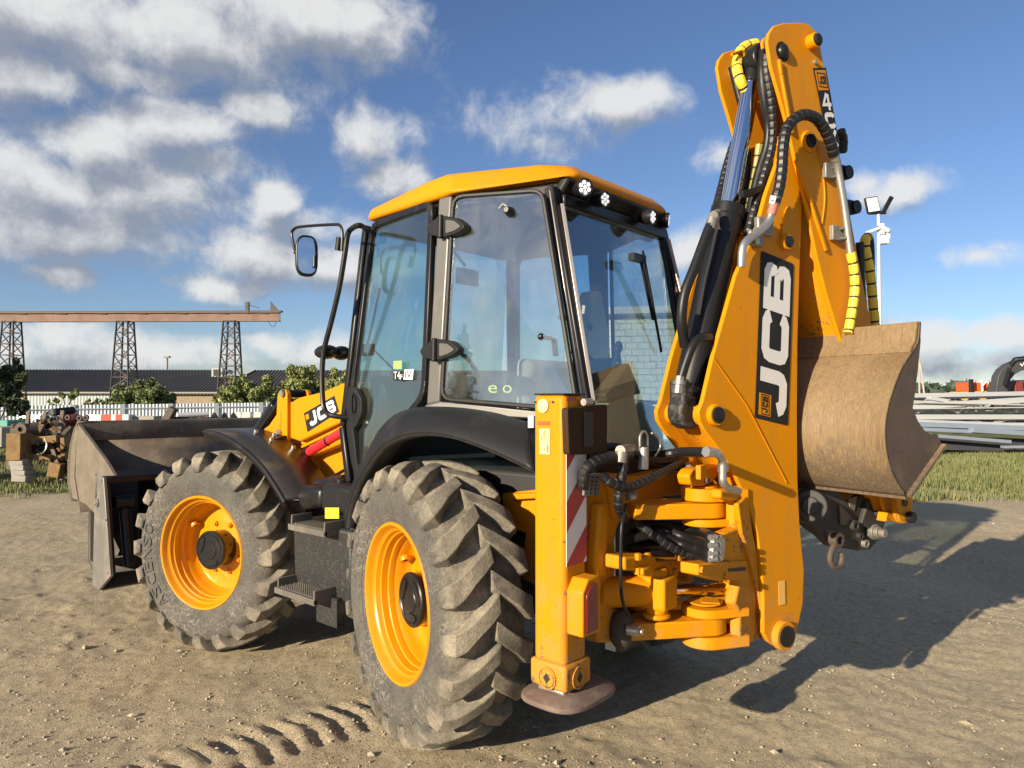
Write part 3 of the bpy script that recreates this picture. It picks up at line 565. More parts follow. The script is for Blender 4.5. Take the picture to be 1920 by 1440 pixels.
def shrub(name, label, cat, x0, x1, ytop, d, n, per, size, leaf, group=None, seed=1, ybase=None):
    r = random.Random(seed); a = at(x0, 750, d=d); b = at(x1, 750, d=d); zt = at(0, ytop, d=d).z; z0 = 0.0; w = (b - a).length; base = a.lerp(b, .5); base.z = z0; cl = []; st = []
    for i in range(n):
        u = r.random(); env = math.sin(math.pi * min(1, max(0, .12 + .76 * u))) ** .6; top = z0 + (zt - z0) * env * (.75 + .25 * r.random()); zc = z0 + (top - z0) * (.35 + .6 * r.random() ** .7)
        c = a.lerp(b, u) + FH * (r.random() - .5) * w * .5; c.z = zc; rr = w * (.07 + .09 * r.random()); cl.append((tuple(c), (rr, rr, rr * .85)))
        for _k in range(2): cl.append((tuple(c + Vector((r.uniform(-1, 1) * rr * 1.3, r.uniform(-1, 1) * rr * 1.3, r.uniform(.2, 1.5) * rr))), (rr * .3, rr * .3, rr * .5)))
        if i % 3 == 0: st.append(([base + Vector((r.random() * .2, r.random() * .2, 0)), base.lerp(c, .5) + Vector((0, 0, zc * .2)), c], .03))
    return tree(name, label, cat, base, cl, int(per * 2.0), size * .85, leaf, st, group, seed)
# far woods on the horizon
def woods(name, label, d, x0, x1, y0, y1, n, s, seed):
    r = np.random.default_rng(seed); m = MB(); cl = []
    for i in range(n):
        u = x0 + (x1 - x0) * (i + r.random()) / n; top = y0 + (y1 - y0) * .4 * r.random(); c = at(u, (top + 752) / 2, d=d + 30 * r.random()); h = max(1.5, at(u, top, d=d).z / 2 + .5); c.z = h * .9; cl.append((tuple(c), (s * (.7 + r.random()), s, h)))
    leaf_cloud(m, cl, 26, s * .5, seed); o = link(name, mesh_of(m, name, LEAFF, 0)); tag(o, label, 'woods', kind='stuff')
woods('distant_woods', 'dark strip of woods far off along the horizon', 320, 1560, 2050, 718, 745, 46, 5.0, 5)
woods('distant_woods', 'olive scrub slope beyond the stacked trusses', 150, 1775, 1900, 722, 745, 16, 3.0, 6)
woods('distant_woods', 'dark woods behind the long dark roof', 330, -200, 1200, 735, 748, 60, 6.0, 8)
# ---- long workshop with dark corrugated roof
ROOFM = mat('dark_roof_sheet', (.036, .037, .042), rough=.75, var=.35, vs=.5, streak=(1, 1, 3), dust=(.075, .07, .05), dusta=.35, ds=.3)
BRICKL = mat('yellow_brick', (.30, .235, .165), rough=.9, var=.25, vs=3, dust=(.30, .23, .16), dusta=.4, ds=1.0)
PANW = mat('pale_sheet', (.36, .40, .40), rough=.5, var=.08)
PANB = mat('beige_sheet', (.28, .24, .18), rough=.6, var=.15)
ux = (at(700, 750, d=76) - at(0, 750, d=74)).normalized(); ux.z = 0; ux.normalize(); uy = Vector((-ux.y, ux.x, 0)); 
if uy.dot(FH) < 0: uy = -uy
hb = at(0, 750, d=74); hb.z = 0
def HP(u, v, z): return hb + ux * u + uy * v + Vector((0, 0, z))
wk = thing('workshop', 'long low brick workshop with dark corrugated roof behind white fence', 'building', tuple(HP(10, 5, 0)))
ze, zr = 2.55, 5.15
m = MB(); m.prism([HP(-14, .3, -.3), HP(58, .3, -.3), HP(58, 13.5, -.3), HP(-14, 13.5, -.3)], (0, 0, ze + .25)); part('wall', wk, m, BRICKL)
m = MB()
A = []; Bv = []; k = 0; u = -15.0
while u < 59: A.append(HP(u, -.25, ze + (.05 if k % 2 else -.05))); Bv.append(HP(u, 6.9, zr + (.05 if k % 2 else -.05))); u += .18; k += 1
m.strip(A, Bv); m.strip([a + uy * 14.3 for a in A], Bv); rf = part('roof', wk, m, ROOFM, ang=0)
m = MB(); m.box((0, 0, 0), (0, 0, 0)) if 0 else None
c0 = HP(20.5, 5.2, 4.75); m.obox(c0, ux * .6, uy * .6, (0, 0, .55)); part('vent_box', rf, m, PANW, bevel=.02)
m = MB(); m.obox(c0 - uy * .62, ux * .38, uy * .03, (0, 0, .36)); part('opening', rf, m, INT)
m = MB(); m.prism([HP(21.3, 4.6, 4.42), HP(23.5, 4.6, 4.42), HP(24.2, 6.6, 5.17), HP(21.6, 6.6, 5.17)], (0, 0, .04)); part('pale_roof_sheet', rf, m, PANW)
m = MB(); m.bar(HP(-15, -.3, ze - .1), HP(59, -.3, ze - .1), .12, .16); part('eaves_board', wk, m, mat('weathered_board', (.30, .28, .26), rough=.8, var=.2))
for i, (u0, u1, mm) in enumerate(((2.4, 14.2, PANW), (24.5, 32, PANB), (38, 47, PANB))):
    m = MB(); A = []; Bv = []; u = u0; k = 0
    while u < u1: A.append(HP(u, .2 - .04 * (k % 2), -.2)); Bv.append(HP(u, .2 - .04 * (k % 2), ze - .2)); u += .16; k += 1
    m.strip(A, Bv); part('sheet_cladding', wk, m, mm, ang=0)
m = MB(); c0 = HP(14, 7, 5.2); m.cyl(c0, c0 + Vector((0, 0, 1.5)), .12, n=8); m.obox(c0 + Vector((0, 0, 1.45)), ux * .3, uy * .3, (0, 0, .1)); part('flue', wk, m, STEELW)
# ---- crane gantry
GAN = mat('gantry_brown', (.20, .125, .095), rough=.75, var=.3, vs=1.5, dust=(.12, .075, .06), dusta=.4, ds=.6)
GAD = mat('gantry_dark_steel', (.085, .070, .062), rough=.75, var=.3, vs=2)
g0 = at(20, 750, d=54.2); g1 = at(432, 750, d=53.8); gu = (g1 - g0); gu.z = 0; gl = gu.length; gu.normalize(); gv = Vector((-gu.y, gu.x, 0))
gan = thing('crane_gantry', 'rusty brown crane rail beam on three lattice steel towers', 'gantry', (g0.x, g0.y, 0))
def zat(py, p): return CAM.z + (750 - py) / FPX * (p - CAM).dot(FH)
zb0 = zat(603, g0); zt0 = zat(587, g0); e0 = g0 - gu * 9; e1 = g1 + gu * 3.75; zb1 = zat(604, e1); zt1 = zat(591, e1)
def gp(s, z0_, z1_): t = s / gl; return g0 + gu * s + Vector((0, 0, 0))
m = MB(); a = Vector((e0.x, e0.y, (zb0 + zt0) / 2)); b = Vector((e1.x, e1.y, (zb0 + zt0) / 2)); hgt = zt0 - zb0
m.bar(a, b, .1, hgt); m.bar(a + ZZ * hgt / 2, b + ZZ * hgt / 2, .42, .05); m.bar(a - ZZ * hgt / 2, b - ZZ * hgt / 2, .42, .05); part('beam', gan, m, GAN)
m = MB(); m.bar(a + ZZ * (hgt / 2 + .09), b + ZZ * (hgt / 2 + .09) - gu * .8, .12, .13); part('rail', gan, m, GAD)
s = 0
while s < (b - a).length - .5:
    m = MB(); p = a + gu * s; m.prism([p - gv * .06 + ZZ * hgt * .42, p - gv * .12 + gu * .9 + ZZ * hgt * .38, p - gv * .12 + gu * .9 + ZZ * hgt * .33, p - gv * .06 + ZZ * hgt * .36], gv * -.04); part('cable_clip', gan, m, GAD); s += 3.1
zb_ = zb0
for cx_ in (20, 234, 432):
    t = (cx_ - 20) / 412; p = g0.lerp(g1, t); p.z = 0; m = MB(); wt, wb = .42, .78
    cs = [(-1, -1), (1, -1), (1, 1), (-1, 1)]
    def C4(i, f): w = wb + (wt - wb) * f; return p + gu * cs[i][0] * w + gv * cs[i][1] * w + ZZ * (zb_ * f)
    for i in range(4): m.bar(C4(i, 0), C4(i, 1), .11, .11)
    N_ = 9
    for k in range(N_):
        for i in range(4):
            j = (i + 1) % 4; f0, f1 = k / N_, (k + 1) / N_
            m.bar(C4(i, f0) if k % 2 else C4(j, f0), C4(j, f1) if k % 2 else C4(i, f1), .06, .06); m.bar(C4(i, f1), C4(j, f1), .05, .05)
    part('lattice_tower', gan, m, GAD, ang=0)
m = MB(); q = b - gu * 2.5 + ZZ * (hgt / 2 + .35); m.obox(q, gu * .12, gv * .12, (0, 0, .45)); m.bar(q + ZZ * .25, q + gu * .9, .08, .08); m.obox(b - gu * .75 + ZZ * (hgt / 2 + .08), gu * .9, gv * .2, (0, 0, .06)); part('end_stop', gan, m, GAD)
m = MB(); q = b - gu * .75 + ZZ * hgt / 2; m.prism([q + ZZ * .1, q + gu * .65 + ZZ * .1, q + ZZ * .85], gv * .12); part('buffer', gan, m, GAD)
m = MB(); q = b - gu * .9 - ZZ * hgt / 2; m.tube([q, q - ZZ * .35 + gu * .2, q - ZZ * .35 + gu * .5, q + gu * .6], .02, n=6, smooth=6); part('cable_loop', gan, m, HOSE)
# ---- white corrugated fence
FEN = mat('white_fence_sheet', (.50, .54, .58), rough=.5, var=.06, vs=1.0)
fa = at(-60, 762, d=37.5); fb = at(930, 749.5, d=46.8); zt_a, zt_b = fa.z, fb.z; fa.z = 0; fb.z = 0; fu = (fb - fa); fl = fu.length; fu.normalize(); fv = Vector((-fu.y, fu.x, 0))
if fv.dot(FH) > 0: fv = -fv
fen = thing('corrugated_fence', 'white corrugated sheet fence with grey posts across the yard', 'fence', tuple(fa))
npan = 12; pl = fl / npan
def fz(s): return zt_a + (zt_b - zt_a) * s / fl
for i in range(npan):
    m = MB(); A = []; Bv = []; s0 = i * pl + .06; k = 0; step = .058
    while s0 < (i + 1) * pl - .06:
        off = fv * (.035 if (k // 2) % 2 else 0.0); A.append(fa + fu * s0 + off + ZZ * -.1); Bv.append(fa + fu * s0 + off + ZZ * fz(s0)); s0 += step if k % 2 else .03; k += 1
    m.strip(A, Bv); part('panel', fen, m, FEN, ang=0)
    m = MB(); q = fa + fu * i * pl + fv * .05; m.prism([q - fu * .12 - fv * .05, q + fu * .12 - fv * .05, q + fu * .12 + fv * .05, q - fu * .12 + fv * .05], ZZ * (fz(i * pl) + .02)); part('post', fen, m, mat('fence_post_grey', (.30, .33, .36), rough=.6) if i == 0 else MATS['fence_post_grey'])
m = MB(); m.bar(fa + fv * .07 + ZZ * (zt_a - .22), fb + fv * .07 + ZZ * (zt_b - .22), .05, .06); part('rail', fen, m, MATS['fence_post_grey'])
# ---- shrubs and trees on the left
shrub('bushy_tree', 'dense grey green tree at the left edge before the gantry', 'tree', -60, 44, 662, 33, 26, 420, .13, LEAF3, seed=3)
shrub('bush', 'dark leafy bush at the foot of the middle gantry tower', 'bush', 205, 322, 716, 47, 24, 300, .16, LEAF, seed=4)
shrub('bush', 'thin sapling bush between fence and pale sheet wall', 'bush', 104, 146, 722, 46, 9, 130, .13, LEAF2, seed=5)
shrub('bush', 'low scrub bush right of the pale sheet wall', 'bush', 148, 190, 740, 46, 9, 120, .12, LEAF2, seed=6)
shrub('bush', 'bright green rounded bush at the right gantry tower', 'bush', 405, 520, 708, 45, 26, 330, .15, LEAF2, seed=7)
shrub('bush', 'tall olive bush behind the yellow loader arm', 'bush', 505, 660, 690, 46, 30, 330, .16, LEAF2, seed=8)
# ---- brick store behind the cab
BRW = mat('white_brick', (.52, .50, .42), rough=.85, var=.18, vs=2.0, dust=(.40, .35, .28), dusta=.3, ds=.7, bump=.2, bs=20)
BRM = mat('brick_mortar', (.26, .25, .23), rough=.95, var=.2)
b0 = at(1060, 750, d=31); b1 = at(1420, 750, d=29.5); bu = (b1 - b0); bu.z = 0; bl = bu.length; bu.normalize(); bv = Vector((-bu.y, bu.x, 0))
if bv.dot(FH) > 0: bv = -bv
zt = zat(597, b0); b0.z = 0; b1.z = 0
st = thing('brick_store', 'pale brick store with flat roof edge seen through the cab rear window', 'building', tuple(b0))
m = MB(); m.prism([b0 + ZZ * -.2, b1 + ZZ * -.2, b1 - bv * 9 + ZZ * -.2, b0 - bv * 9 + ZZ * -.2], ZZ * (zt + .2)); part('wall', st, m, BRM)
rows = 19; rh = zt / rows; bw = .52; mp_ = None
bmesh_ = MB(); bmesh_.box((.012, 0, .012), (bw - .012, .05, rh - .012)); bme = mesh_of(bmesh_, 'brick', BRW, 0); bme2 = None
hm = MB(); hm.box((.012, 0, .012), (bw / 2 - .012, .05, rh - .012)); hme = mesh_of(hm, 'half_brick', BRW, 0)
rb = random.Random(2); rotb = Matrix(((bu.x, bv.x, 0, 0), (bu.y, bv.y, 0, 0), (0, 0, 1, 0), (0, 0, 0, 1)))
for r in range(rows):
    s = 0.0; 
    if r % 2: seq = [bw / 2]
    else: seq = []
    while s < bl - .02:
        w = seq.pop() if seq else bw
        if s + w > bl: w = bw / 2
        if s + w > bl + .01: break
        o = link('brick', bme if w == bw else hme, st); p = b0 + bu * s + bv * (rb.uniform(-.012, .006)) + ZZ * (r * rh + rb.uniform(-.006, .006))
        o.matrix_parent_inverse = Matrix.Translation(-b0); o.matrix_basis = Matrix.Translation(p) @ rotb; s += w
m = MB(); m.prism([b0 - bu * .3 + bv * .35 + ZZ * zt, b1 + bu * .3 + bv * .35 + ZZ * zt, b1 + bu * .3 - bv * 9.3 + ZZ * zt, b0 - bu * .3 - bv * 9.3 + ZZ * zt], ZZ * .12)
part('roof_slab', st, m, mat('dark_edge', (.05, .05, .05), rough=.8)); m = MB()
m.prism([b0 - bu * .2 + bv * .2 + ZZ * (zt + .12), b1 + bu * .2 + bv * .2 + ZZ * (zt + .12), b1 + bu * .2 - bv * 9 + ZZ * (zt + .12), b0 - bu * .2 - bv * 9 + ZZ * (zt + .12)], ZZ * .32); part('parapet', st, m, mat('grey_parapet', (.42, .42, .42), rough=.7))
# ---- lamp mast with floodlight and cameras
lp = at(1651, 750, d=28); lp.z = 0; ms = thing('camera_mast', 'slim white mast with floodlight and security cameras behind the backhoe bucket', 'lamp post', tuple(lp))
PW = mat('white_enamel', (.62, .64, .66), rough=.4, var=.04)
def mp(px_, py_, off=0.0): return at(px_, py_, d=28 + off)
m = MB(); m.cyl(lp, mp(1647, 402), .075, .055, n=12); part('pole', ms, m, PW)
a, b, c, d_ = mp(1622, 371), mp(1645, 367.5), mp(1652, 396), mp(1628, 400); m = MB(); m.prism([a, b, c, d_], FH * .12); fl_ = part('floodlight', ms, m, BLK, bevel=.01)
m = MB(); sh = lambda p: p.lerp((a + b + c + d_) / 4, .14) - FH * .012; m.prism([sh(a), sh(b), sh(c), sh(d_)], FH * .008); part('lamp_glass', fl_, m, mat('flood_glass', (.85, .84, .78), rough=.3))
m = MB(); m.bar(mp(1628, 400), mp(1661, 399), .08, .1); m.bar(mp(1656, 398), mp(1672, 369), .09, .16); part('bracket', ms, m, BLK, bevel=.01)
for (x0, y0, x1, y1, r) in ((1626, 437, 1648, 428, .07), (1650, 425, 1666, 433, .10)):
    m = MB(); m.cyl(mp(x0, y0, -.1), mp(x1, y1, -.1), r, n=12); m.ball(mp(x0, y0, -.1), r * 1.05, 10, 6); cmr = part('camera', ms, m, PW)
    m = MB(); m.cyl(mp(x0 - 2, y0 + 1, -.1), mp(x0 - 4, y0 + 2, -.1), r * .7, n=10); part('lens', cmr, m, BLK)
m = MB(); m.obox(mp(1652, 430), RT * .09, FH * .1, ZZ * .22); m.obox(mp(1657, 450), RT * .16, FH * .12, ZZ * .16); m.obox(mp(1664, 440), RT * .06, FH * .1, ZZ * .2); part('junction_box', ms, m, PW, bevel=.01)
m = MB(); m.ball(mp(1628, 441, -.12), .06, 10, 6); part('dome_camera', ms, m, BLK)
# ---- utility pole
for k, (xa, xb, ya) in enumerate(((1724, 1724, 676), (1725, 1737, 680))):
    pass
up_ = at(1724, 750, d=120); up_.z = 0; pt_ = thing('utility_pole', 'wooden utility pole with a leaning stay pole far beyond the trusses', 'utility pole', tuple(up_))
POLEM = mat('pole_wood', (.36, .33, .28), rough=.9)
m = MB(); m.cyl(up_, at(1723.5, 672, d=120), .17, .13, n=8); part('pole', pt_, m, POLEM); q = at(1737, 750, d=118); q.z = 0
m = MB(); m.cyl(q, at(1725, 680, d=120), .17, .13, n=8); part('stay', pt_, m, POLEM); m = MB(); m.bar(at(1718, 674, d=120), at(1730, 675, d=120), .12, .12); part('crossarm', pt_, m, POLEM)
# ---- stack of steel trusses
TRW = mat('galvanised_pale', (.42, .43, .43), rough=.5, metal=.2, var=.1, vs=1.0, dust=(.36, .30, .24), dusta=.2, ds=1.0)
TRB = mat('blue_grey_steel', (.25, .30, .37), rough=.45, metal=.3, var=.15, vs=1.0, dust=(.22, .17, .13), dusta=.25)
TRD = mat('dark_steel_and_backing', (.045, .045, .05), rough=.6, var=.3)
stk = thing('truss_stack', 'low stack of galvanised steel roof trusses lying on the grass', 'steel stack', tuple(at(1900, 848, z=0)))
def bm_(pts_, w, d0, mtl, name, slope=0.0, h=None):
    m = MB(); (xa, ya), (xb, yb) = pts_; a = at(xa, ya, d=d0); b = at(xb, yb, d=d0 + slope); m.bar(a, b, .22, w); part(name, stk, m, mtl, bevel=.006)
# chords: (left px, right px), thickness m, depth
for (pa, pb, w, d0, mtl) in [((1690, 742), (2010, 736), .14, 23.4, TRW), ((1690, 764), (2010, 744), .17, 22.3, TRW), ((1690, 774), (2010, 770), .15, 22.6, TRW), ((1690, 781), (2010, 781), .13, 22.2, TRW),
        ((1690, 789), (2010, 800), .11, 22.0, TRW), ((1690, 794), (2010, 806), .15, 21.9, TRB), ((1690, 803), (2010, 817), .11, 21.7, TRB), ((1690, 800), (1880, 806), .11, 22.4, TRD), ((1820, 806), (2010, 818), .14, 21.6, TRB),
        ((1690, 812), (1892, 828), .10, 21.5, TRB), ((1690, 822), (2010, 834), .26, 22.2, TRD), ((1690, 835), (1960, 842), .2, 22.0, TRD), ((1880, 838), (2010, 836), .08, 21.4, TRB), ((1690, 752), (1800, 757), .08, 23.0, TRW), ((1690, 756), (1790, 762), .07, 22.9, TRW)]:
    bm_((pa, pb), w, d0, mtl, 'chord')
for (xa, ya, xb, yb, dq, gap_) in ((1690, 757, 2010, 748, 23.2, 15), (1690, 770, 2010, 763, 22.9, 13), (1690, 783, 2010, 789, 22.5, 12), (1690, 748, 2010, 741, 23.9, 12)):
    bm_(((xa, ya), (xb, yb)), .075, dq, TRW, 'chord'); bm_(((xa, ya + gap_), (xb, yb + gap_)), .075, dq, TRW, 'chord'); k = 0; x_ = xa
    while x_ < xb - 16:
        t0 = (x_ - xa) / (xb - xa); t1 = (x_ + 17 - xa) / (xb - xa); y0_, y1_ = ya + (yb - ya) * t0, ya + (yb - ya) * t1
        bm_(((x_, y0_ + (gap_ if k % 2 else 0)), (x_ + 17, y1_ + (0 if k % 2 else gap_))), .05, dq + .05, TRW, 'web_member'); x_ += 17; k += 1
bm_(((1690, 768), (2010, 762)), .55, 24.6, TRD, 'dark_gap_backing'); bm_(((1690, 795), (2010, 798)), .40, 24.2, TRD, 'dark_gap_backing')  # dark backing added behind the chords to put shade into the gaps
rt = random.Random(5)
for k in range(16):
    y_ = rt.uniform(741, 832); m_ = TRW if y_ < 796 else rt.choice((TRB, TRD, TRB)); bm_(((1690, y_ + rt.uniform(-6, 6)), (2010, y_ + rt.uniform(-8, 8))), rt.uniform(.03, .06), rt.uniform(22.0, 23.6), m_, 'thin_rail')
for (pa, pb) in [((1765, 763), (1795, 772)), ((1757, 760), (1757, 771)), ((1806, 771), (1822, 757)), ((1822, 759), (1840, 768)), ((1868, 770), (1878, 752)), ((1878, 754), (1900, 763)), ((1885, 752), (1915, 763)), ((1880, 766), (1895, 752)), ((1806, 780), (1836, 793)), ((1860, 792), (1905, 780)), ((1740, 746), (1775, 752)), ((1900, 770), (1930, 752)), ((1716, 772), (1742, 764))]:
    bm_((pa, pb), .11, 22.35, TRW, 'web_member')
# ---- dark excavator, orange skip trailer, yellow machine beyond the stack
EXC = mat('excavator_grey', (.055, .055, .055), rough=.5, var=.2)
ORG = mat('orange_paint', (.58, .10, .025), rough=.5, var=.12)
ex = thing('excavator', 'dark grey excavator with arched boom at the right edge', 'excavator', tuple(at(1960, 795, z=0)))
def pr(l, d, th): m = MB(); m.prism([at(a, b, d=d) for a, b in l], FH * th); return m
b_ = part('boom', ex, pr([(1868, 734), (1872, 705), (1880, 692), (1893, 682), (1912, 674), (1935, 668), (1990, 664), (1990, 690), (1945, 690), (1915, 695), (1903, 702), (1895, 712), (1890, 734)], 47, .7), EXC, bevel=.03)
m = MB(); fr = quadframe(at(1912, 688, d=46.9), at(1921, 685.5, d=46.9), at(1920, 679.5, d=46.9), at(1912, 682, d=46.9)); letters(m, 'V', fr, .02); fr = quadframe(at(1922, 685, d=46.9), at(1931, 682, d=46.9), at(1930, 676, d=46.9), at(1921, 679, d=46.9)); letters(m, 'O', fr, .02); part('lettering', b_, m, WHT, ang=0)
part('stick', ex, pr([(1866, 742), (1869, 725), (1884, 722), (1890, 742)], 46.8, .5), EXC, bevel=.02)
m = MB(); m.tube([at(1893, 683, d=46.6), at(1902, 672, d=46.6), at(1915, 670, d=46.6), at(1940, 664, d=46.6)], .06, n=6, smooth=4); part('hydraulic_pipe', ex, m, HOSE)
m = MB(); m.cyl(at(1893, 690, d=46.5), at(1884, 722, d=46.5), .13, n=8); part('boom_ram', ex, m, BLK)
m = MB(); m.prism([at(1895, 736, d=48), at(1900, 715, d=48), at(1925, 712, d=48), at(1990, 712, d=48), at(1990, 770, d=48), at(1895, 770, d=48)], FH * 2.5); part('upper_body', ex, m, EXC, bevel=.05)
m = MB(); m.prism([at(1894, 770, d=47.6), at(2000, 770, d=47.6), at(2000, 785, d=47.6), at(1900, 785, d=47.6)], FH * 3.0); part('track', ex, m, INT, bevel=.05)
part('engine_cover', ex, pr([(1903, 736), (1904, 716), (1918, 714), (1921, 736)], 47.7, .3), DRED, bevel=.04)
tr = thing('skip_trailer', 'orange open skip trailer standing beside the excavator boom', 'trailer', tuple(at(1848, 790, z=0)))
part('hopper', tr, pr([(1827, 733), (1827, 716), (1836, 718), (1867, 717), (1867, 734)], 52, 2.2), ORG, bevel=.03)
part('chassis', tr, pr([(1812, 741), (1818, 734), (1870, 733), (1872, 772), (1812, 772)], 51.5, 2.4), mat('machine_yellow', (.62, .36, .04), rough=.5, var=.15), bevel=.04)
m = MB(); m.cyl(at(1821, 740, d=51.4), at(1820.5, 711, d=51.4), .16, n=10); part('exhaust', tr, m, BLK); m = MB(); m.cyl(at(1842, 734, d=51.4), at(1841, 712, d=51.4), .08, n=8); m.tube([at(1842, 724, d=51.3), at(1850, 716, d=51.3), at(1855, 722, d=51.3), at(1856, 734, d=51.3)], .05, n=6, smooth=4); part('hand_rail', tr, m, WHT)
m = MB()
for wx in (1822, 1858): m.cyl(at(wx, 776, d=51.2), at(wx, 776, d=51.9), .55, n=16)
part('wheels', tr, m, INT)
# ================================================================== SCRAP ON THE LEFT
SCY = mat('rusty_yellow', (.24, .145, .045), rough=.75, var=.3, vs=4, dust=(.13, .07, .035), dusta=.75, ds=6, bump=.3, bs=20)
ax = thing('scrap_axle', 'rusty yellow machine axle frame propped on concrete blocks', 'scrap', tuple(at(50, 900, z=0)))
def ob(px_, py_, w, h, t, d, mtl, name, parent, rot=0.0, bev=.01):
    c = at(px_, py_, d=d); q = Matrix.Rotation(rot, 3, FH); m = MB(); m.obox(c, (q @ RT) * (w / 2 * d / FPX), FH * t / 2, (q @ ZZ) * (h / 2 * d / FPX)); return part(name, parent, m, mtl, bevel=bev)
Dq = 14.2
ob(36, 837, 27, 50, .35, Dq, SCY, 'end_plate', ax); ob(56, 838, 18, 44, .3, Dq + .4, SCY, 'bracket', ax); ob(82, 840, 60, 34, .5, Dq + .5, RUSTD, 'casing', ax); ob(92, 824, 62, 14, .6, Dq + .4, SCY, 'top_plate', ax, -.08)
ob(86, 855, 46, 10, .5, Dq + .3, SCY, 'lower_plate', ax, .05); ob(54, 853, 12, 12, .3, Dq + .1, SCY, 'lug', ax)
m = MB(); m.cyl(at(25, 815, d=Dq + .5), at(118, 806, d=Dq + 1.2), .22, n=18); m.ball(at(112, 815, d=Dq + .9), .2); part('axle_tube', ax, m, RUSTD)
m = MB(); m.lathe([(.05, 0), (.12, 0), (.14, .04), (.12, .08), (.05, .08)], at(38, 805, d=Dq), FW, 20); part('hub', ax, m, RUSTD)
for q in (((54, 772), (51, 800)), ((86, 772), (80, 800)), ((72, 812), (86, 788)), ((118, 770), (112, 812)), ((18, 820), (17, 880)), ((98, 838), (110, 875)), ((102, 862), (118, 900)), ((132, 800), (118, 815))):
    m = MB(); m.bar(at(*q[0], d=Dq + .2), at(*q[1], d=Dq + .1), .07, .05, up=FH); part('strut', ax, m, RUSTD)
rq = random.Random(12)
for k in range(34):
    x_, y_ = rq.uniform(22, 132), rq.uniform(796, 884); a_ = rq.uniform(-1.2, 1.2); l_ = rq.uniform(8, 24); m = MB(); q0_ = at(x_, y_, d=Dq + rq.uniform(-.1, .6)); q1_ = at(x_ + l_ * math.sin(a_), y_ - l_ * math.cos(a_) * .8, d=Dq + rq.uniform(-.1, .6)); m.bar(q0_, q1_, rq.uniform(.03, .14), rq.uniform(.02, .06), up=FH); part('scrap_piece', ax, m, rq.choice((RUSTD, RUSTD, SCY, BLK)))
m = MB(); m.tube([at(84, 822, d=Dq), at(88, 835, d=Dq - .1), at(82, 848, d=Dq - .1), at(70, 852, d=Dq)], .015, n=6, smooth=5); part('hose', ax, m, STL)
ob(112, 880, 22, 26, .4, Dq + .2, SCY, 'foot', ax, .2); ob(110, 838, 12, 60, .3, Dq + .4, BLK, 'plate', ax); ob(126, 840, 9, 40, .3, Dq + .3, SCY, 'side_plate', ax, -.1)
for i, (x_, y_, w, h, lab) in enumerate(((39, 866, 26, 11, 'cracked grey concrete block directly under the rusty yellow axle'), (41, 876, 25, 10, 'grey concrete block second from the top under the axle'), (43, 885.5, 26, 9, 'thin grey concrete block second from the bottom under the axle'), (44, 896, 27, 12, 'pale concrete block lowest in the pile under the axle'))):
    o = ob(x_, y_, w, h, .3, Dq, CONC, 'concrete_block', None, .02 * (i - 1), .012); tag(o, lab, 'concrete block', 'concrete blocks propping the scrap axle')
en = thing('scrap_engine', 'black and red scrap engine parts heaped behind the shovel', 'scrap', tuple(at(115, 870, z=0)))
m = MB(); m.cyl(at(101, 773, d=16), at(138, 769, d=16.4), .085, n=18); part('filter_canister', en, m, BLKM, bevel=.01); m = MB(); m.cyl(at(96, 774, d=15.95), at(101, 773.2, d=16), .09, n=18); part('filter_cap', en, m, STEELW)
m = MB(); m.ball(at(132, 787, d=16.3), (.27, .3, .15), 14, 8); part('red_casting', en, m, DRED); ob(140, 786, 34, 8, .4, 16.4, DRED, 'rocker_cover', en); ob(116, 806, 66, 40, .6, 16.6, RUSTD, 'engine_block', en)
for q in ((104, 785), (126, 783), (148, 784), (160, 783)):
    m = MB(); m.lathe([(.03, 0), (.06, 0), (.07, .03), (.06, .06), (.03, .06)], at(*q, d=15.9), FW, 14); part('lifting_eye', en, m, RUSTD)
sl = ob(4, 818, 44, 36, .9, 19, CONC, 'concrete_slab', None); tag(sl, 'grey concrete slab leaning at the far left edge', 'concrete slab')
te = ob(10, 793, 42, 11, .8, 22, mat('teal_paint', (.10, .32, .27), rough=.6), 'teal_crate', None); tag(te, 'teal painted steel crate left of the scrap axle', 'crate')
wht = thing('wire_bundle', 'bundle of pale crumpled wire on top of the scrap', 'scrap', tuple(at(42, 785, d=15)))
m = MB(); rr = random.Random(3)
for k in range(7): c = at(34 + k * 3, 785 - rr.random() * 5, d=14.6); m.tube([c, c + RT * .1 + ZZ * .06 * rr.random(), c + RT * .2 - ZZ * .03, c + RT * .28 + ZZ * .05], .012, n=5, smooth=4)
part('wire', wht, m, STL)
# barriers and junk along the fence, above the shovel edge
RB = thing('striped_barrier', 'concrete barrier painted in red and white blocks behind the shovel', 'barrier', tuple(at(208, 800, d=26)))
x0 = 169
for i, w in enumerate((20, 8, 18, 9, 12, 12)):
    ob(x0 + w / 2, 788, w - .3, 22, .5, 26, (WHT, WHT, MATS.get('barrier_red') or mat('barrier_red', (.50, .085, .05), rough=.8, var=.3, vs=6), WHT, MATS['barrier_red'] if 'barrier_red' in MATS else REDC, WHT)[i], 'painted_block', RB, 0, .01); x0 += w
o = ob(272, 788, 48, 16, .6, 26.3, CONC, 'concrete_beam', None); tag(o, 'grey concrete beam right of the striped barrier', 'concrete beam')
o = ob(318, 778, 13, 30, .3, 25, RUSTD, 'bucket_tooth', None, .5); tag(o, 'rusty bucket tooth sticking up behind the shovel edge', 'scrap')
m = MB(); m.cyl(at(332, 779, d=26), at(392, 776, d=26.5), .10, n=16); o = part('gas_tank', None, m, mat('tank_silver', (.55, .56, .56), rough=.4, metal=.3), bevel=.02); tag(o, 'silver cylinder tank lying behind the shovel edge', 'tank')
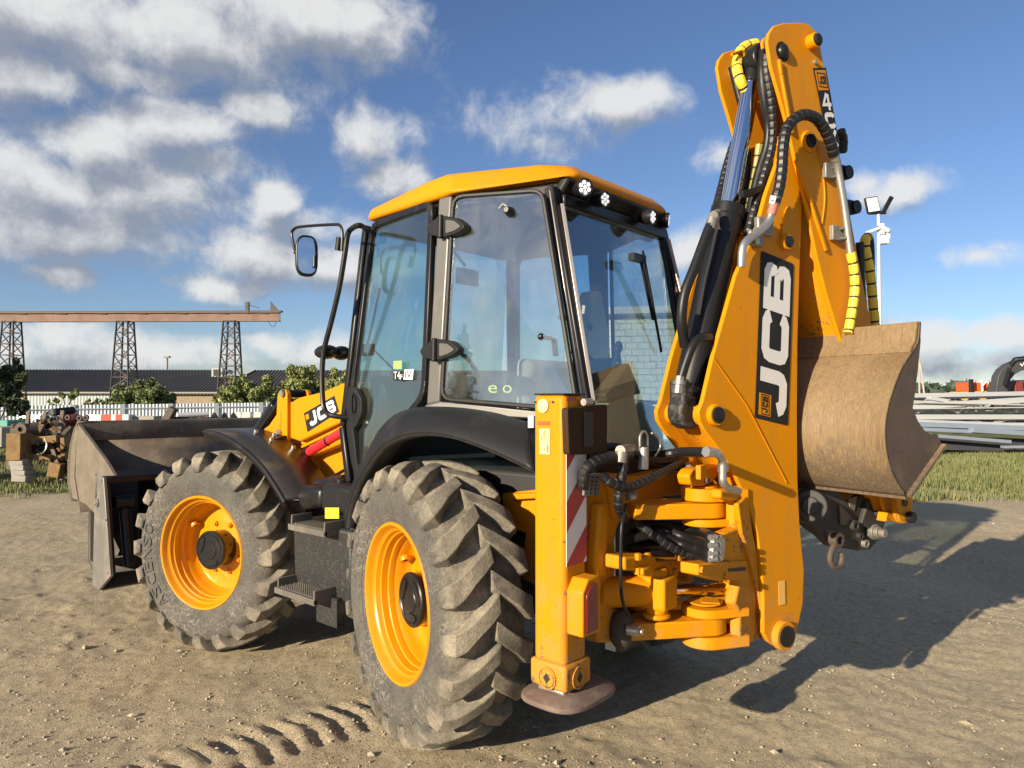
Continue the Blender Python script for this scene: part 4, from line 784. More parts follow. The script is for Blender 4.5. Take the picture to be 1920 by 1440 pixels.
o = ob(348, 786, 40, 9, .5, 25.5, BLK, 'black_box', None); tag(o, 'low black box under the silver tank', 'box'); o = ob(388, 786, 26, 8, .5, 25.4, DRED, 'red_beam', None); tag(o, 'dark red steel beam end behind the shovel', 'beam')
for i, (x_, w, lab) in enumerate(((448, 20, 'white concrete kerb block, first left of the pale sacks'), (466, 18, 'white bulging sack beside the loader ram'), (487, 16, 'dirty white sack nearest the loader ram'))):
    o = ob(x_, 780, w, 15, .5, 27, mat('sack_white', (.55, .53, .48), rough=.9, var=.2) if i == 0 else MATS['sack_white'], 'white_sack', None, .05 * (i - 1), .05); tag(o, lab, 'sack', 'white sacks behind the shovel')
for i, (x_, lab) in enumerate(((401, 'first dark rusty hook plate on the far junk row'), (420, 'second dark rusty hook plate on the far junk row'), (437, 'third dark rusty hook plate on the far junk row'))):
    p = [at(x_ - 5, 790, d=25), at(x_ - 4, 778, d=25), at(x_ - 1, 773, d=25), at(x_ + 6, 783, d=25), at(x_ + 8, 790, d=25)]; m = MB(); m.prism(p, FH * .15); o = part('hook_plate', None, m, RUSTD, bevel=.01); tag(o, lab, 'scrap', 'hook plates on the junk row')
# ---- conifers and a shed beside the yard (seen in the cab glass)
LEAFC = mat('conifer_green', (.045, .075, .028), rough=.8, var=.5, vs=1)
for i, (aa, dd_, hh, lab) in enumerate(((128, 37, 14.0, 'tall spruce beyond the yard, nearest the shed'), (134, 40, 10.5, 'short spruce left of the tall one'), (140, 36, 15.0, 'broad tall spruce at the corner of the yard'), (146, 39, 11.5, 'slender spruce beside the broad one'), (151, 36, 14.0, 'tall spruce standing right of the slender one'), (156, 39, 10.0, 'low spruce at the end of the row'))):
    bx, by = -.8 + math.cos(R_(aa)) * dd_, .3 + math.sin(R_(aa)) * dd_; cl = []
    for k in range(11):
        f = k / 11; rad = ((1 - f) * 1.9 + .2) * hh / 10; cl.append(((bx, by, .8 + f * (hh - 1)), (rad, rad, .55)))
    tree('spruce', lab, 'tree', (bx, by, 0), cl, 220, .22, LEAFC, [([(bx, by, 0), (bx, by, hh * .5), (bx, by, hh)], .12)], 'spruces beside the yard', 20 + i)
shd = thing('shed', 'pale timber shed with a pitched roof beside the yard', 'shed', (-31, 11, 0)); m = MB(); m.box((-34, 9, -.1), (-29, 15, 2.4)); part('wall', shd, m, PANB)
m = MB(); m.prism([(-28.6, 8.7, 2.3), (-28.6, 15.3, 2.3), (-31.5, 15.3, 4.0), (-31.5, 8.7, 4.0)], (0, 0, .08)); m.prism([(-34.4, 8.7, 2.3), (-34.4, 15.3, 2.3), (-31.5, 15.3, 4.0), (-31.5, 8.7, 4.0)], (0, 0, .08)); part('roof', shd, m, PANW)
# ================================================================== BACKHOE LOADER
BL = thing('backhoe_loader', 'yellow and black backhoe loader with folded digging arm at the rear, standing in the yard', 'backhoe loader', (0, 0, 0))
YH = Vector((0, 1, 0)); XH = Vector((1, 0, 0))
# ------------------------------------------------------------------ wheels
def lug(mb, side, a0):
    # stations: (w, r, turn) ; w measured from the outer rim plane inwards, tyre middle at .20
    st = [(.205, .690, .0), (.15, .694, -.06), (.085, .692, -.125), (.028, .683, -.19), (-.018, .662, -.222), (-.046, .615, -.232), (-.048, .560, -.236)]
    nr = [(0, 1), (0, 1), (0, 1), (-.25, .97), (-.75, .66), (-1, .1), (-1, 0)]
    hb = [.062, .059, .058, .064, .070, .068, .062]; ht = [.041, .043, .043, .050, .054, .046, .030]; dp = [.055, .06, .065, .075, .08, .055, .03]
    vs = []
    for (w, r, t), (nw, n_r), b, tp, d in zip(st, nr, hb, ht, dp):
        a = a0 - t
        ww = w if side > 0 else .38 - w; nn = nw if side > 0 else -nw
        for (off, lift) in ((-b, -d), (-tp, 0), (tp, 0), (b, -d)):
            rr = r + n_r * lift; wv = ww + nn * lift; ang = a + off / .69
            vs.append((wv, rr * math.cos(ang), rr * math.sin(ang)))
    k = len(st); fs = []
    for i in range(k - 1):
        for j in range(3): fs.append((i * 4 + j, i * 4 + j + 1, (i + 1) * 4 + j + 1, (i + 1) * 4 + j))
    fs += [(0, 1, 2, 3), tuple((k - 1) * 4 + j for j in (3, 2, 1, 0))]
    mb.add(vs, fs)
def tyre_mesh():
    m = MB()
    half = [(.372, .012), (.385, .000), (.41, -.012), (.455, -.030), (.50, -.038), (.535, -.036), (.562, -.028), (.590, -.010), (.614, .026), (.632, .085), (.641, .15)]
    prof = half + [(.643, .19)] + [(r, .38 - w) for r, w in reversed(half)]
    m.lathe(prof, n=80)
    for ring in (.425,): m.lathe([(ring - .006, -.0175 if ring < .5 else -.0365), (ring, -.0215 if ring < .5 else -.0405), (ring + .006, -.020 if ring < .5 else -.0365)], n=80)
    N_ = 20
    for i in range(N_):
        lug(m, 1, i * 2 * math.pi / N_); lug(m, -1, (i + .5) * 2 * math.pi / N_)
    return mesh_of(m, 'tyre', TYRE, 30)
TYM = tyre_mesh()
m = MB(); m.lathe([(.345, .055), (.372, .02), (.384, .006), (.388, -.004), (.383, -.011), (.372, -.009), (.364, .004), (.360, .018), (.352, .030), (.343, .036), (.339, .052), (.336, .058), (.330, .062), (.327, .095), (.320, .100), (.316, .118), (.317, .132), (.311, .140), (.306, .172), (.300, .195), (.286, .212), (.262, .214), (.215, .200), (.16, .190), (.10, .190)], n=96)
RIMM = mesh_of(m, 'rim', YELR, 28)
m = MB(); m.lathe([(.128, .20), (.128, .098)], n=48); HOUSM = mesh_of(m, 'hub_housing', mat('gloss_black', (.012, .011, .010), rough=.16, coat=.6, dust=(.10, .08, .05), dusta=.1), 30)
m = MB(); m.lathe([(.128, .098), (.134, .094), (.134, .080), (.128, .074), (.118, .0735), (.112, .079), (.062, .079), (.056, .0735), (.0, .0725)], n=48)
for k in range(3):
    a = k * 2.094 + .3; m.prism([Vector((.0775, math.cos(a + u) * r, math.sin(a + u) * r)) for u, r in ((-.62, .108), (-.3, .112), (.3, .112), (.62, .108), (.62, .088), (.2, .068), (-.2, .068), (-.62, .088))], (-.0045, 0, 0))
HUBM = mesh_of(m, 'hub_cap', BLK, 30)
m = MB()
m.cyl((.205, 0, 0), (.178, 0, 0), .019, n=6); m.cyl((.18, 0, 0), (.168, 0, 0), .011, n=8); m.cyl((.206, 0, 0), (.198, 0, 0), .026, n=14)
NUTM = mesh_of(m, 'wheel_nut', YELR, 30)
m = MB(); m.lathe([(.012, -.012), (.026, -.012), (.028, 0), (.026, .012), (.012, .012)], n=14, axis=(0, 1, 0)); m.obox((.02, 0, 0), (.03, 0, 0), (0, .006, 0), (0, 0, .012)); VALM = mesh_of(m, 'valve_guard', YELR, 30)
def lettering_mesh(txt, a0, a1, r0, r1):
    m = MB(); n = len(txt)
    for i, ch in enumerate(txt):
        vs, fs = text_mesh(ch, 1.0, .0); x0 = min(v.x for v in vs); x1 = max(v.x for v in vs); da = (a1 - a0) / n; w = .80
        def fmap(x, y, lift):
            a = a0 + da * (i + (x - x0) / (x1 - x0) * w); r = r0 + (r1 - r0) * max(0, min(1, y / .73)); wl = -.030 - .0085 * min(1, max(0, (r - .455) / .05)); return (wl - lift, r * math.cos(a), r * math.sin(a))
        m.add([fmap(v.x, v.y, .0055) for v in vs], fs)
    return m
TXTM = mesh_of(lettering_mesh('ASCENSO', R_(-52), R_(22), .452, .535), 'sidewall_lettering', mat('dark_rubber', (.055, .053, .050), rough=.7, var=.3, dust=(.12, .11, .09), dusta=.4, ds=9), 0)
def wheel(x, y, z, steer, roll, side, lab):
    w = bpy.data.objects.new('wheel', None); COL.objects.link(w); w.parent = BL; w.location = (x, y, z); w['label'] = lab; z -= .008; w.location.z = z
    w.rotation_euler = (0, 0, steer if side < 0 else steer + math.pi)
    def add(n, me, rot=0.0, loc=None, rx=None):
        o = bpy.data.objects.new(n, me); COL.objects.link(o); o.parent = w; o.rotation_euler = (rot, 0, 0)
        if loc: o.location = loc
        return o
    ty_ = add('tyre', TYM, roll); bv_ = ty_.modifiers.new('bevel', 'BEVEL'); bv_.width = .007; bv_.segments = 2; bv_.limit_method = 'ANGLE'; bv_.angle_limit = R_(38); ty_.scale = (.935, .986, .986); add('rim', RIMM); add('hub_housing', HOUSM); add('hub_cap', HUBM, roll)
    for k in range(8):
        a = k * math.pi / 4 + .35 + roll; add('wheel_nut', NUTM, a, (0, math.cos(a) * .175, math.sin(a) * .175))
    add('valve_guard', VALM, 2.2 - math.pi / 2 + .3, (.16, math.cos(.55) * .285, math.sin(.55) * .285)); 
    if 'front' in lab: add('sidewall_lettering', TXTM)
    return w
SF, SR = R_(16.7), R_(-15.5)
wheel(-1.08, 2.17, .645, SF, .06, -1, 'front wheel turned towards the camera'); wheel(-1.08, .08, .70, SR, .13, -1, 'dusty rear wheel')
wheel(1.08, 2.28, .645, SF, .2, 1, 'far front wheel'); wheel(1.08, -.04, .70, SR, .4, 1, 'far rear wheel')
# axles, chassis and belly
m = MB(); m.cyl((-.85, 0, .70), (.85, 0, .70), .13, n=16); m.box((-.30, -.22, .50), (.30, .22, .92)); part('rear_axle', BL, m, BLK, bevel=.02)
m = MB(); m.cyl((-.85, 2.22, .645), (.85, 2.22, .645), .12, n=16); m.box((-.25, 2.02, .46), (.25, 2.42, .85)); part('front_axle', BL, m, BLK, bevel=.02)
m = MB(); m.box((-.45, -.88, .72), (-.33, 3.3, 1.02)); m.box((.33, -.88, .72), (.45, 3.3, 1.02)); m.box((-.33, -.5, .62), (.33, 2.9, .98)); part('chassis', BL, m, mat('chassis_black', (.02, .018, .015), rough=.6, dust=(.16, .13, .09), dusta=.4), bevel=.02)
m = MB(); m.box((-.34, 1.05, 1.0), (.34, 3.0, 1.40)); part('bonnet', BL, m, YEL, bevel=.06, seg=3)
m = MB(); m.box((-.33, 3.002, .95), (.33, 3.05, 1.38)); part('grille', BL, m, BLK, bevel=.02)
# ------------------------------------------------------------------ front fender
fo = [at(385, 806, x=-.98), at(412, 812, x=-.98), at(440, 826, x=-.98), at(468, 847, x=-.98), at(494, 873, x=-.98), at(516, 905, x=-.98), at(536, 938, x=-.98)]
fo = catmull(fo, 4); fi = [Vector((-.62, p.y, p.z + .0)) for p in fo]
m = MB(); m.strip(fo, fi); fend = part('front_fender', BL, m, mat('fender_black', (.020, .018, .016), rough=.38, var=.2, dust=(.13, .085, .035), dusta=.35, ds=2.5), solid=.012, ang=60)
m = MB(); m.tube([p + Vector((-.004, 0, -.012)) for p in fo], .014, n=8); m.strip([p + Vector((-.006, 0, 0)) for p in fo], [p + Vector((-.010, -.01, -.045)) for p in fo]); part('lip', fend, m, BLKM, ang=60, solid=.006)
for (a, b) in ((484, 813), (497, 807), (513, 853), (535, 851)):
    m = MB(); p = at(a, b, x=-.72); 
    q = min(fo, key=lambda c: abs((c - p).y) + abs((c - p).z) * .5); p = Vector((-.74 if a in (484, 513) else -.66, q.y, q.z + .012)); m.cyl(p - ZZ * .01, p + ZZ * .012, .014, n=6); part('bolt', fend, m, STL)
m = MB(); m.bar((-.70, 1.55, 1.0), (-.62, 1.60, 1.25), .06, .1); m.bar((-.5, 1.9, .8), (-.66, 1.9, 1.42), .05, .08); part('fender_bracket', BL, m, BLK)
# ------------------------------------------------------------------ rear fender (left) and its mirror twin
edge = [(651, 1000), (652, 968), (660, 935), (674, 900), (693, 868), (717, 838), (745, 822), (780, 814), (820, 815), (860, 824), (910, 842), (955, 862), (1003, 885)]
eo = [at(a, b, x=-1.06 + .12 * max(0, (1 - (a - 651) / 90))) for a, b in edge]
top = [(655, 985), (658, 955), (668, 918), (685, 880), (703, 846), (722, 808), (750, 783), (785, 770), (825, 767), (870, 768), (920, 774), (960, 784), (1003, 797)]
ei = [at(a, b, x=-.80 + .0 * i) for i, (a, b) in enumerate(top)]
eo = catmull(eo, 3); ei = catmull(ei, 3)
m = MB(); rows_ = []
for f in (0, .04, .12, .25, .4, .55, .7, .85, 1):
    rows_.append([a.lerp(b, f) + Vector((-.03 * math.sin(math.pi * f), 0, .055 * math.sin(math.pi * min(1, f * 1.05)) ** .7 * (.3 if i < 10 else .3 + .7 * min(1, (i - 10) / 8)))) for i, (a, b) in enumerate(zip(eo, ei))])
for a, b in zip(rows_[:-1], rows_[1:]): m.strip(a, b)
rfd = part('rear_fender', BL, m, BLKM, ang=75, solid=.010)
m = MB(); m.strip(eo, [p + Vector((.05, .0, -.012)) for p in eo]); m.strip([p + Vector((.05, 0, -.012)) for p in eo], [Vector((-.62, p.y, p.z + .10)) for p in eo]); part('inner_arch', rfd, m, BLKD, ang=70, solid=.006)
m = MB(); m.strip([Vector((-p.x, p.y, p.z)) for p in eo], [Vector((-p.x, p.y, p.z)) for p in ei]); part('rear_fender', BL, m, BLKM, ang=75, solid=.01)
# body panel between fender and cab floor, dark
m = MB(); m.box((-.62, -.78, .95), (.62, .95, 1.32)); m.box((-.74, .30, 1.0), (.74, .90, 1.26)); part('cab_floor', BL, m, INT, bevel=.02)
# yellow frame plate behind the rear wheel
m = MB(); m.prism([at(940, 925, x=-.66), at(1006, 918, x=-.66), at(1006, 1100, x=-.66), at(975, 1080, x=-.66), at(985, 1000, x=-.66), at(945, 985, x=-.66)], (.06, 0, 0)); m.prism([at(955, 925, x=-.7), at(1010, 925, x=-.7), at(1010, 935, x=-.7), at(955, 938, x=-.7)], (.5, 0, 0)); part('rear_frame_plate', BL, m, YELW, bevel=.008)
m = MB(); m.box((-.60, -.90, .55), (.95, -.82, 1.30)); part('rear_bulkhead', BL, m, INT)
# ------------------------------------------------------------------ steps, tank
m = MB(); m.prism([(-.97, .60, .55), (-.97, 1.17, .55), (-.97, 1.20, .96), (-.97, .60, .96)], (.42, 0, 0)); stp = part('fuel_tank', BL, m, BLKD, bevel=.02)
m = MB(); m.prism([(-.92, .56, 1.02), (-.92, .98, 1.02), (-.92, .98, 1.19), (-.92, .56, 1.19)], (.5, 0, 0)); bx = part('battery_box', BL, m, BLKM, bevel=.03)
m = MB(); m.prism([(-.90, 1.00, 1.04), (-.90, 1.22, 1.0), (-.90, 1.28, 1.06), (-.90, 1.26, 1.15), (-.90, 1.0, 1.16)], (.4, 0, 0)); part('side_guard', BL, m, BLK, bevel=.03)
fr = quadframe(at(610, 972, x=-.925), at(636, 972, x=-.925), at(636, 952, x=-.925), at(610, 952, x=-.925))
m = MB(); plate_on(m, fr); dc = part('warning_sticker', bx, m, STICKY)
def step(px0, px1, pyt, dx, zt):
    pass
def make_step(x0, x1, y0, y1, z, nm):
    m = MB(); m.box((x0, y0, z - .035), (x0 + .02, y1, z)); m.box((x0, y0, z - .03), (x1, y0 + .012, z + .05)); m.box((x0 + .02, y1 - .012, z - .03), (x1, y1, z + .05)); s_ = part(nm, BL, m, mat('step_edge_' + nm, (.10, .092, .08), rough=.8, var=.2, dust=(.24, .21, .16), dusta=.4), bevel=.004)
    m = MB(); n = 6
    for i in range(n):
        xx = x0 + .025 + (x1 - x0 - .05) * i / (n - 1); m.box((xx, y0 + .015, z - .02), (xx + .007, y1 - .015, z))
        k = int((y1 - y0 - .03) / .022)
        for j in range(k):
            yy = y0 + .02 + j * .022; m.prism([(xx, yy, z), (xx, yy + .013, z), (xx, yy + .0065, z + .013)], (.007, 0, 0))
    part('serrated_tread', s_, m, STEELW if 0 else MATS['step_edge_' + nm], ang=0); return s_
make_step(-1.06, -.90, .72, 1.10, .955, 'upper_step'); make_step(-1.11, -.92, .74, 1.16, .585, 'lower_step')
m = MB(); m.bar((-.98, .78, .58), (-.98, .78, .42), .2, .05); part('step_bracket', BL, m, BLKD)
m = MB(); a = at(641, 938, x=-.80); m.cyl(a, a + ZZ * .11, .038, n=16); m.cyl(a + ZZ * .055, a + ZZ * .072, .048, n=16); m.lathe([(.03, 0), (.045, .0), (.045, .03), (.03, .03)], a + ZZ * .10, (0, 0, 1), 16); part('tank_filler', BL, m, BLK, bevel=.004)
m = MB(); m.cyl(at(597, 915, x=-.70), at(652, 906, x=-.70), .06, n=18); part('hydraulic_filter', BL, m, BLK, bevel=.01)
# ------------------------------------------------------------------ loader arm (left, with its far twin) 
AX = -.58
arm_main = px([(541, 757), (558, 746), (603, 735), (640, 719), (672, 716), (676, 790), (644, 790), (562, 828), (545, 822), (538, 830)], x=AX)
m = MB(); m.prism(arm_main, (.10, 0, 0)); arm = part('loader_arm', BL, m, YEL, bevel=.012)
lugp = px([(520, 742), (523, 733), (528, 730), (535, 731), (538, 738), (538, 828), (530, 826), (508, 811), (517, 794)], x=AX - .03)
m = MB(); m.prism(lugp, (.035, 0, 0)); m.prism([p + Vector((.17, 0, 0)) for p in lugp], (.035, 0, 0)); part('pivot_plate', arm, m, YEL, bevel=.006)
m = MB(); a = at(529, 738, x=AX - .04); m.cyl(a, a + XH * .26, .028, n=16); part('pivot_pin', arm, m, BLK, bevel=.004); m = MB(); m.cyl(a, a - XH * .012, .024, n=16); part('pin_cap', arm, m, STL)
m = MB(); a = at(524, 811, x=AX - .035); m.cyl(a, a - XH * .015, .026, n=6); part('bolt', arm, m, STL)
m = MB(); m.cyl(at(521, 757, x=AX + .08), at(470, 835, x=AX + .08), .055, n=18); part('loader_ram', BL, m, BLK, bevel=.01)
m = MB(); m.tube([at(524, 752, x=AX), at(512, 772, x=AX), at(498, 792, x=AX), at(488, 806, x=AX)], .016, n=8, smooth=4); part('hose', BL, m, HOSE)
# twin arm
m = MB(); m.prism([Vector((-p.x, p.y, p.z)) for p in arm_main], (-.10, 0, 0)); part('loader_arm', BL, m, YEL, bevel=.012)
# lower body of the arm tower behind the strut
tow = px([(538, 830), (562, 829), (650, 785), (672, 780), (672, 925), (585, 925), (560, 880), (545, 862)], x=AX + .08)
m = MB(); m.prism(tow, (.06, 0, 0)); part('arm_tower', BL, m, YELW, bevel=.01)
m = MB(); m.bar(at(560, 862, x=AX), at(660, 818, x=AX), .03, .025); m.bar(at(568, 838, x=AX), at(655, 796, x=AX), .03, .02); m.bar(at(563, 864, x=AX + .03), at(660, 824, x=AX + .03), .08, .02); part('strut_channel', BL, m, YEL, bevel=.004)
m = MB(); m.cyl(at(563, 858, x=AX - .01), at(652, 805, x=AX - .01), .034, n=18); ss = part('safety_strut', BL, m, REDC, bevel=.006); m = MB(); m.lathe([(.030, -.01), (.041, -.01), (.041, .012), (.030, .012)], at(579, 848, x=AX - .01), at(652, 805, x=AX) - at(563, 858, x=AX), 18); m.lathe([(.03, -.01), (.037, -.01), (.037, .006), (.03, .006)], at(617, 826, x=AX - .01), at(652, 805, x=AX) - at(563, 858, x=AX), 18); part('clamp', ss, m, BLK)
for q in (((585, 925), (620, 905), (660, 885)), ((590, 905), (625, 893), (665, 870)), ((600, 930), (640, 918), (670, 900))):
    m = MB(); m.tube([at(a, b, x=AX) for a, b in q], .012, n=8, smooth=4); part('hose', BL, m, HOSE)
# arm towards the shovel
m = MB(); m.prism([Vector((-.62, 1.95, 1.62)), Vector((-.62, 2.1, 1.5)), Vector((-.62, 2.9, 1.15)), Vector((-.62, 3.5, .55)), Vector((-.62, 3.4, .35)), Vector((-.62, 2.8, .85)), Vector((-.62, 1.95, 1.30))], (.09, 0, 0)); part('loader_arm_front', BL, m, YELW, bevel=.01); m = MB(); m.prism([Vector((.53, 1.95, 1.62)), Vector((.53, 2.1, 1.5)), Vector((.53, 2.9, 1.15)), Vector((.53, 3.5, .55)), Vector((.53, 3.4, .35)), Vector((.53, 2.8, .85)), Vector((.53, 1.95, 1.30))], (.09, 0, 0)); part('loader_arm_front', BL, m, YELW, bevel=.01)
fr = quadframe(at(577, 810, x=AX - .001), at(636, 772, x=AX - .001), at(627, 742, x=AX - .001), at(570, 775, x=AX - .001))
m = MB(); plate_on(m, fr); dc = part('logo_decal', arm, m, DEC)
m = MB(); letters(m, 'JCB', fr.sub(.12, .14, .95, .86), .003); part('letters', dc, m, WHT, ang=0)
m = MB(); plate_on(m, fr.sub(.04, .60, .14, .86), lift=.0025, th=.001); part('logo_square', dc, m, YEL)
# ------------------------------------------------------------------ front shovel
sx0, sx1 = -1.17, 1.17
def SP(l): return px(l, x=sx0)
shv = bpy.data.objects.new('front_shovel', None); COL.objects.link(shv); shv.parent = BL
clam = SP([(145, 793), (140, 806), (134, 832), (131, 865), (131, 900), (136, 934), (160, 945), (176, 962), (182, 930), (184, 893), (214, 892), (196, 862), (178, 838), (148, 798)])
m = MB(); m.prism(clam, (.03, 0, 0)); part('side_plate', shv, m, SHOVL, bevel=.004)
m = MB(); m.prism([p + XH * (sx1 - sx0 - .03) for p in clam], (.03, 0, 0)); part('side_plate', shv, m, SHOVL, bevel=.004)
tp, bt = at(146, 794, x=sx0), at(212, 890, x=sx0); tp = Vector((sx0, tp.y, tp.z)); bt = Vector((sx0, bt.y, bt.z)); n_ = (bt - tp).cross(XH).normalized()
if n_.y < 0: n_ = -n_
mid = tp.lerp(bt, .5) + n_ * .16; b2 = bt + n_ * .05
W_ = XH * (sx1 - sx0)
a, b = tp + Vector((0, .0, 0)), Vector((sx0, tp.y + .015, 1.315)); c, d_, d2 = Vector((sx0, tp.y + .035, 1.315)), Vector((sx0, tp.y + .06, 1.0)), Vector((sx0, tp.y - .10, .70)); n_ = Vector((0, 1, 0))
m = MB(); m.strip([a, b], [a + W_, b + W_]); part('cutting_edge', shv, m, SHOV, solid=.03, bevel=.004)
m = MB(); m.strip([c, d_, d2], [c + W_, d_ + W_, d2 + W_]); part('back_sheet', shv, m, SHOV, solid=.02, ang=60)
m = MB(); m.tube([tp + n_ * .01, tp + n_ * .01 + W_], .022, n=8); part('top_edge', shv, m, SHOV)
for k in range(9):
    m = MB(); q = a.lerp(b, .62) + XH * (.14 + k * .255) - n_ * .012; m.cyl(q, q - n_ * .028, .020, n=8); part('edge_bolt', shv, m, SHOV)
m = MB(); cv = [at(x_, y_, x=sx0 - .004) for x_, y_ in ((146, 791), (138, 806), (131, 835), (127, 870), (127, 905), (134, 940))]; m.strip(cv, [p + XH * .12 for p in cv]); part('side_cutter', shv, m, SHOVL, solid=.012)
eb = at(179, 881, x=sx0); et = [(179, 881), (194, 896), (207, 1080), (185, 1107), (173, 1096), (176, 990)]
m = MB(); m.prism(SP(et), (.025, 0, 0)); mp2 = part('wear_plate', shv, m, STEELW, bevel=.003); m = MB(); q = at(183, 943, x=sx0); m.cyl(q, q - XH * .014, .035, n=16); m.cyl(q, q - XH * .022, .018, n=8); part('pivot_bolt', mp2, m, STEELW, bevel=.002)
for x_, y_ in ((180, 890), (191, 902), (199, 975), (203, 1074)): m = MB(); q = at(x_, y_, x=sx0); m.cyl(q, q - XH * .006, .008, n=8); part('bolt', mp2, m, STEELW)
p0 = at(180, 884, x=sx0); p1 = at(194, 896, x=sx0); q0 = at(207, 1080, x=sx0); q1 = at(185, 1107, x=sx0)
m = MB(); m.prism([p0 + XH * .026, p1 + XH * .026, p1 + XH * .026 - ZZ * .05, p0 + XH * .026 - ZZ * .05], W_ - XH * .05); part('top_beam', shv, m, BLK, bevel=.006)
m = MB(); bk = [Vector((sx0 + .026, p1.y + .42, p1.z - .05)), Vector((sx0 + .026, p1.y + .40, .30)), Vector((sx0 + .026, q1.y, q1.z))]; m.strip(bk, [p + W_ - XH * .05 for p in bk]); part('mouldboard', shv, m, mat('shovel_black', (.022, .018, .014), rough=.6, var=.4, dust=(.10, .07, .04), dusta=.3), solid=.02)
for xx in (sx0 + .03, sx0 + .42, .5, sx1 - .06):
    m = MB(); m.prism([Vector((xx, p1.y + .02, p1.z - .05)), Vector((xx, p1.y + .40, p1.z - .05)), Vector((xx, p1.y + .38, .30)), Vector((xx, q0.y + .05, q0.z))], (.03, 0, 0)); part('rib', shv, m, BLK, bevel=.004)
for xx in (sx0 + .17, sx1 - .17):
    a = Vector((xx, q0.y + .22, p1.z - .22)); b = Vector((xx, q0.y + .08, q0.z + .04)); m = MB(); m.cyl(a.lerp(b, .12), b, .040, n=16); cr = part('clam_ram', shv, m, BLK, bevel=.006)
    m = MB(); m.cyl(a + XH * -.07, a + XH * .07, .055, n=14); m.cyl(a, a.lerp(b, .12), .024, n=12); part('ram_eye', cr, m, BLK); m = MB(); m.tube([a.lerp(b, .12) - YH * .05 + XH * .03, a.lerp(b, .95) - YH * .045 + XH * .03], .008, n=6); part('pipe', cr, m, BLK)
m = MB(); m.box((sx0 + .45, q0.y + .02, .72), (sx1 - .45, q0.y + .10, .93)); part('cross_member', shv, m, YELW, bevel=.01)
m = MB(); m.box((sx0 + .40, q0.y + .06, .36), (-.45, q0.y + .12, .62)); m.box((.45, q0.y + .06, .36), (sx1 - .40, q0.y + .12, .62)); part('hitch_plate', shv, m, YELW, bevel=.01)
# ------------------------------------------------------------------ cab
def mir(p): return Vector((-p.x, p.y, p.z))
# key points on the left
dTL = at(700, 424, x=-.66); dTR = at(812, 382, x=-.735); dBR = at(797, 742, x=-.80); dB2 = at(757, 790, x=-.79); dB3 = at(712, 842, x=-.79); dB4 = at(668, 885, x=-.78); dBL = at(655, 792, x=-.765)
wTL = at(851, 369, x=-.735); wTR = at(1017, 357, x=-.603); wBL = at(829, 748, x=-.80); wBR = at(1083, 769, x=-.658)
rTL = at(1052, 386, x=-.50); rBL = at(1113, 757, x=-.55); rBLow = Vector((-.56, -.70, 1.30)); rTR = mir(rTL); rBR = mir(rBLow)
def frame_bar(nm, pts_, w, t, mtl, parent=BL, closed=True, bev=.006):
    m = MB(); P2 = list(pts_); n = len(P2)
    for i in range(n if closed else n - 1):
        a, b = P2[i], P2[(i + 1) % n]; nn = (P2[1] - P2[0]).cross(P2[-1] - P2[0]).normalized(); m.bar(a - (b - a).normalized() * w * .3, b + (b - a).normalized() * w * .3, w, t, up=nn)
    return part(nm, parent, m, mtl, bevel=bev)
def pane(nm, pts_, mtl, parent):
    m = MB(); m.prism(pts_, ((pts_[1] - pts_[0]).cross(pts_[-1] - pts_[0])).normalized() * .005); return part(nm, parent, m, mtl, ang=0)
def rounded(pts_, r, n=4):
    out = []; k = len(pts_)
    for i in range(k):
        a, b, c = pts_[i - 1], pts_[i], pts_[(i + 1) % k]; d0 = (a - b).normalized(); d1 = (c - b).normalized(); rr = min(r, (a - b).length * .4, (c - b).length * .4); s, e = b + d0 * rr, b + d1 * rr
        for j in range(n + 1): t = j / n; out.append(s * (1 - t) ** 2 + b * 2 * t * (1 - t) + e * t * t)
    return out
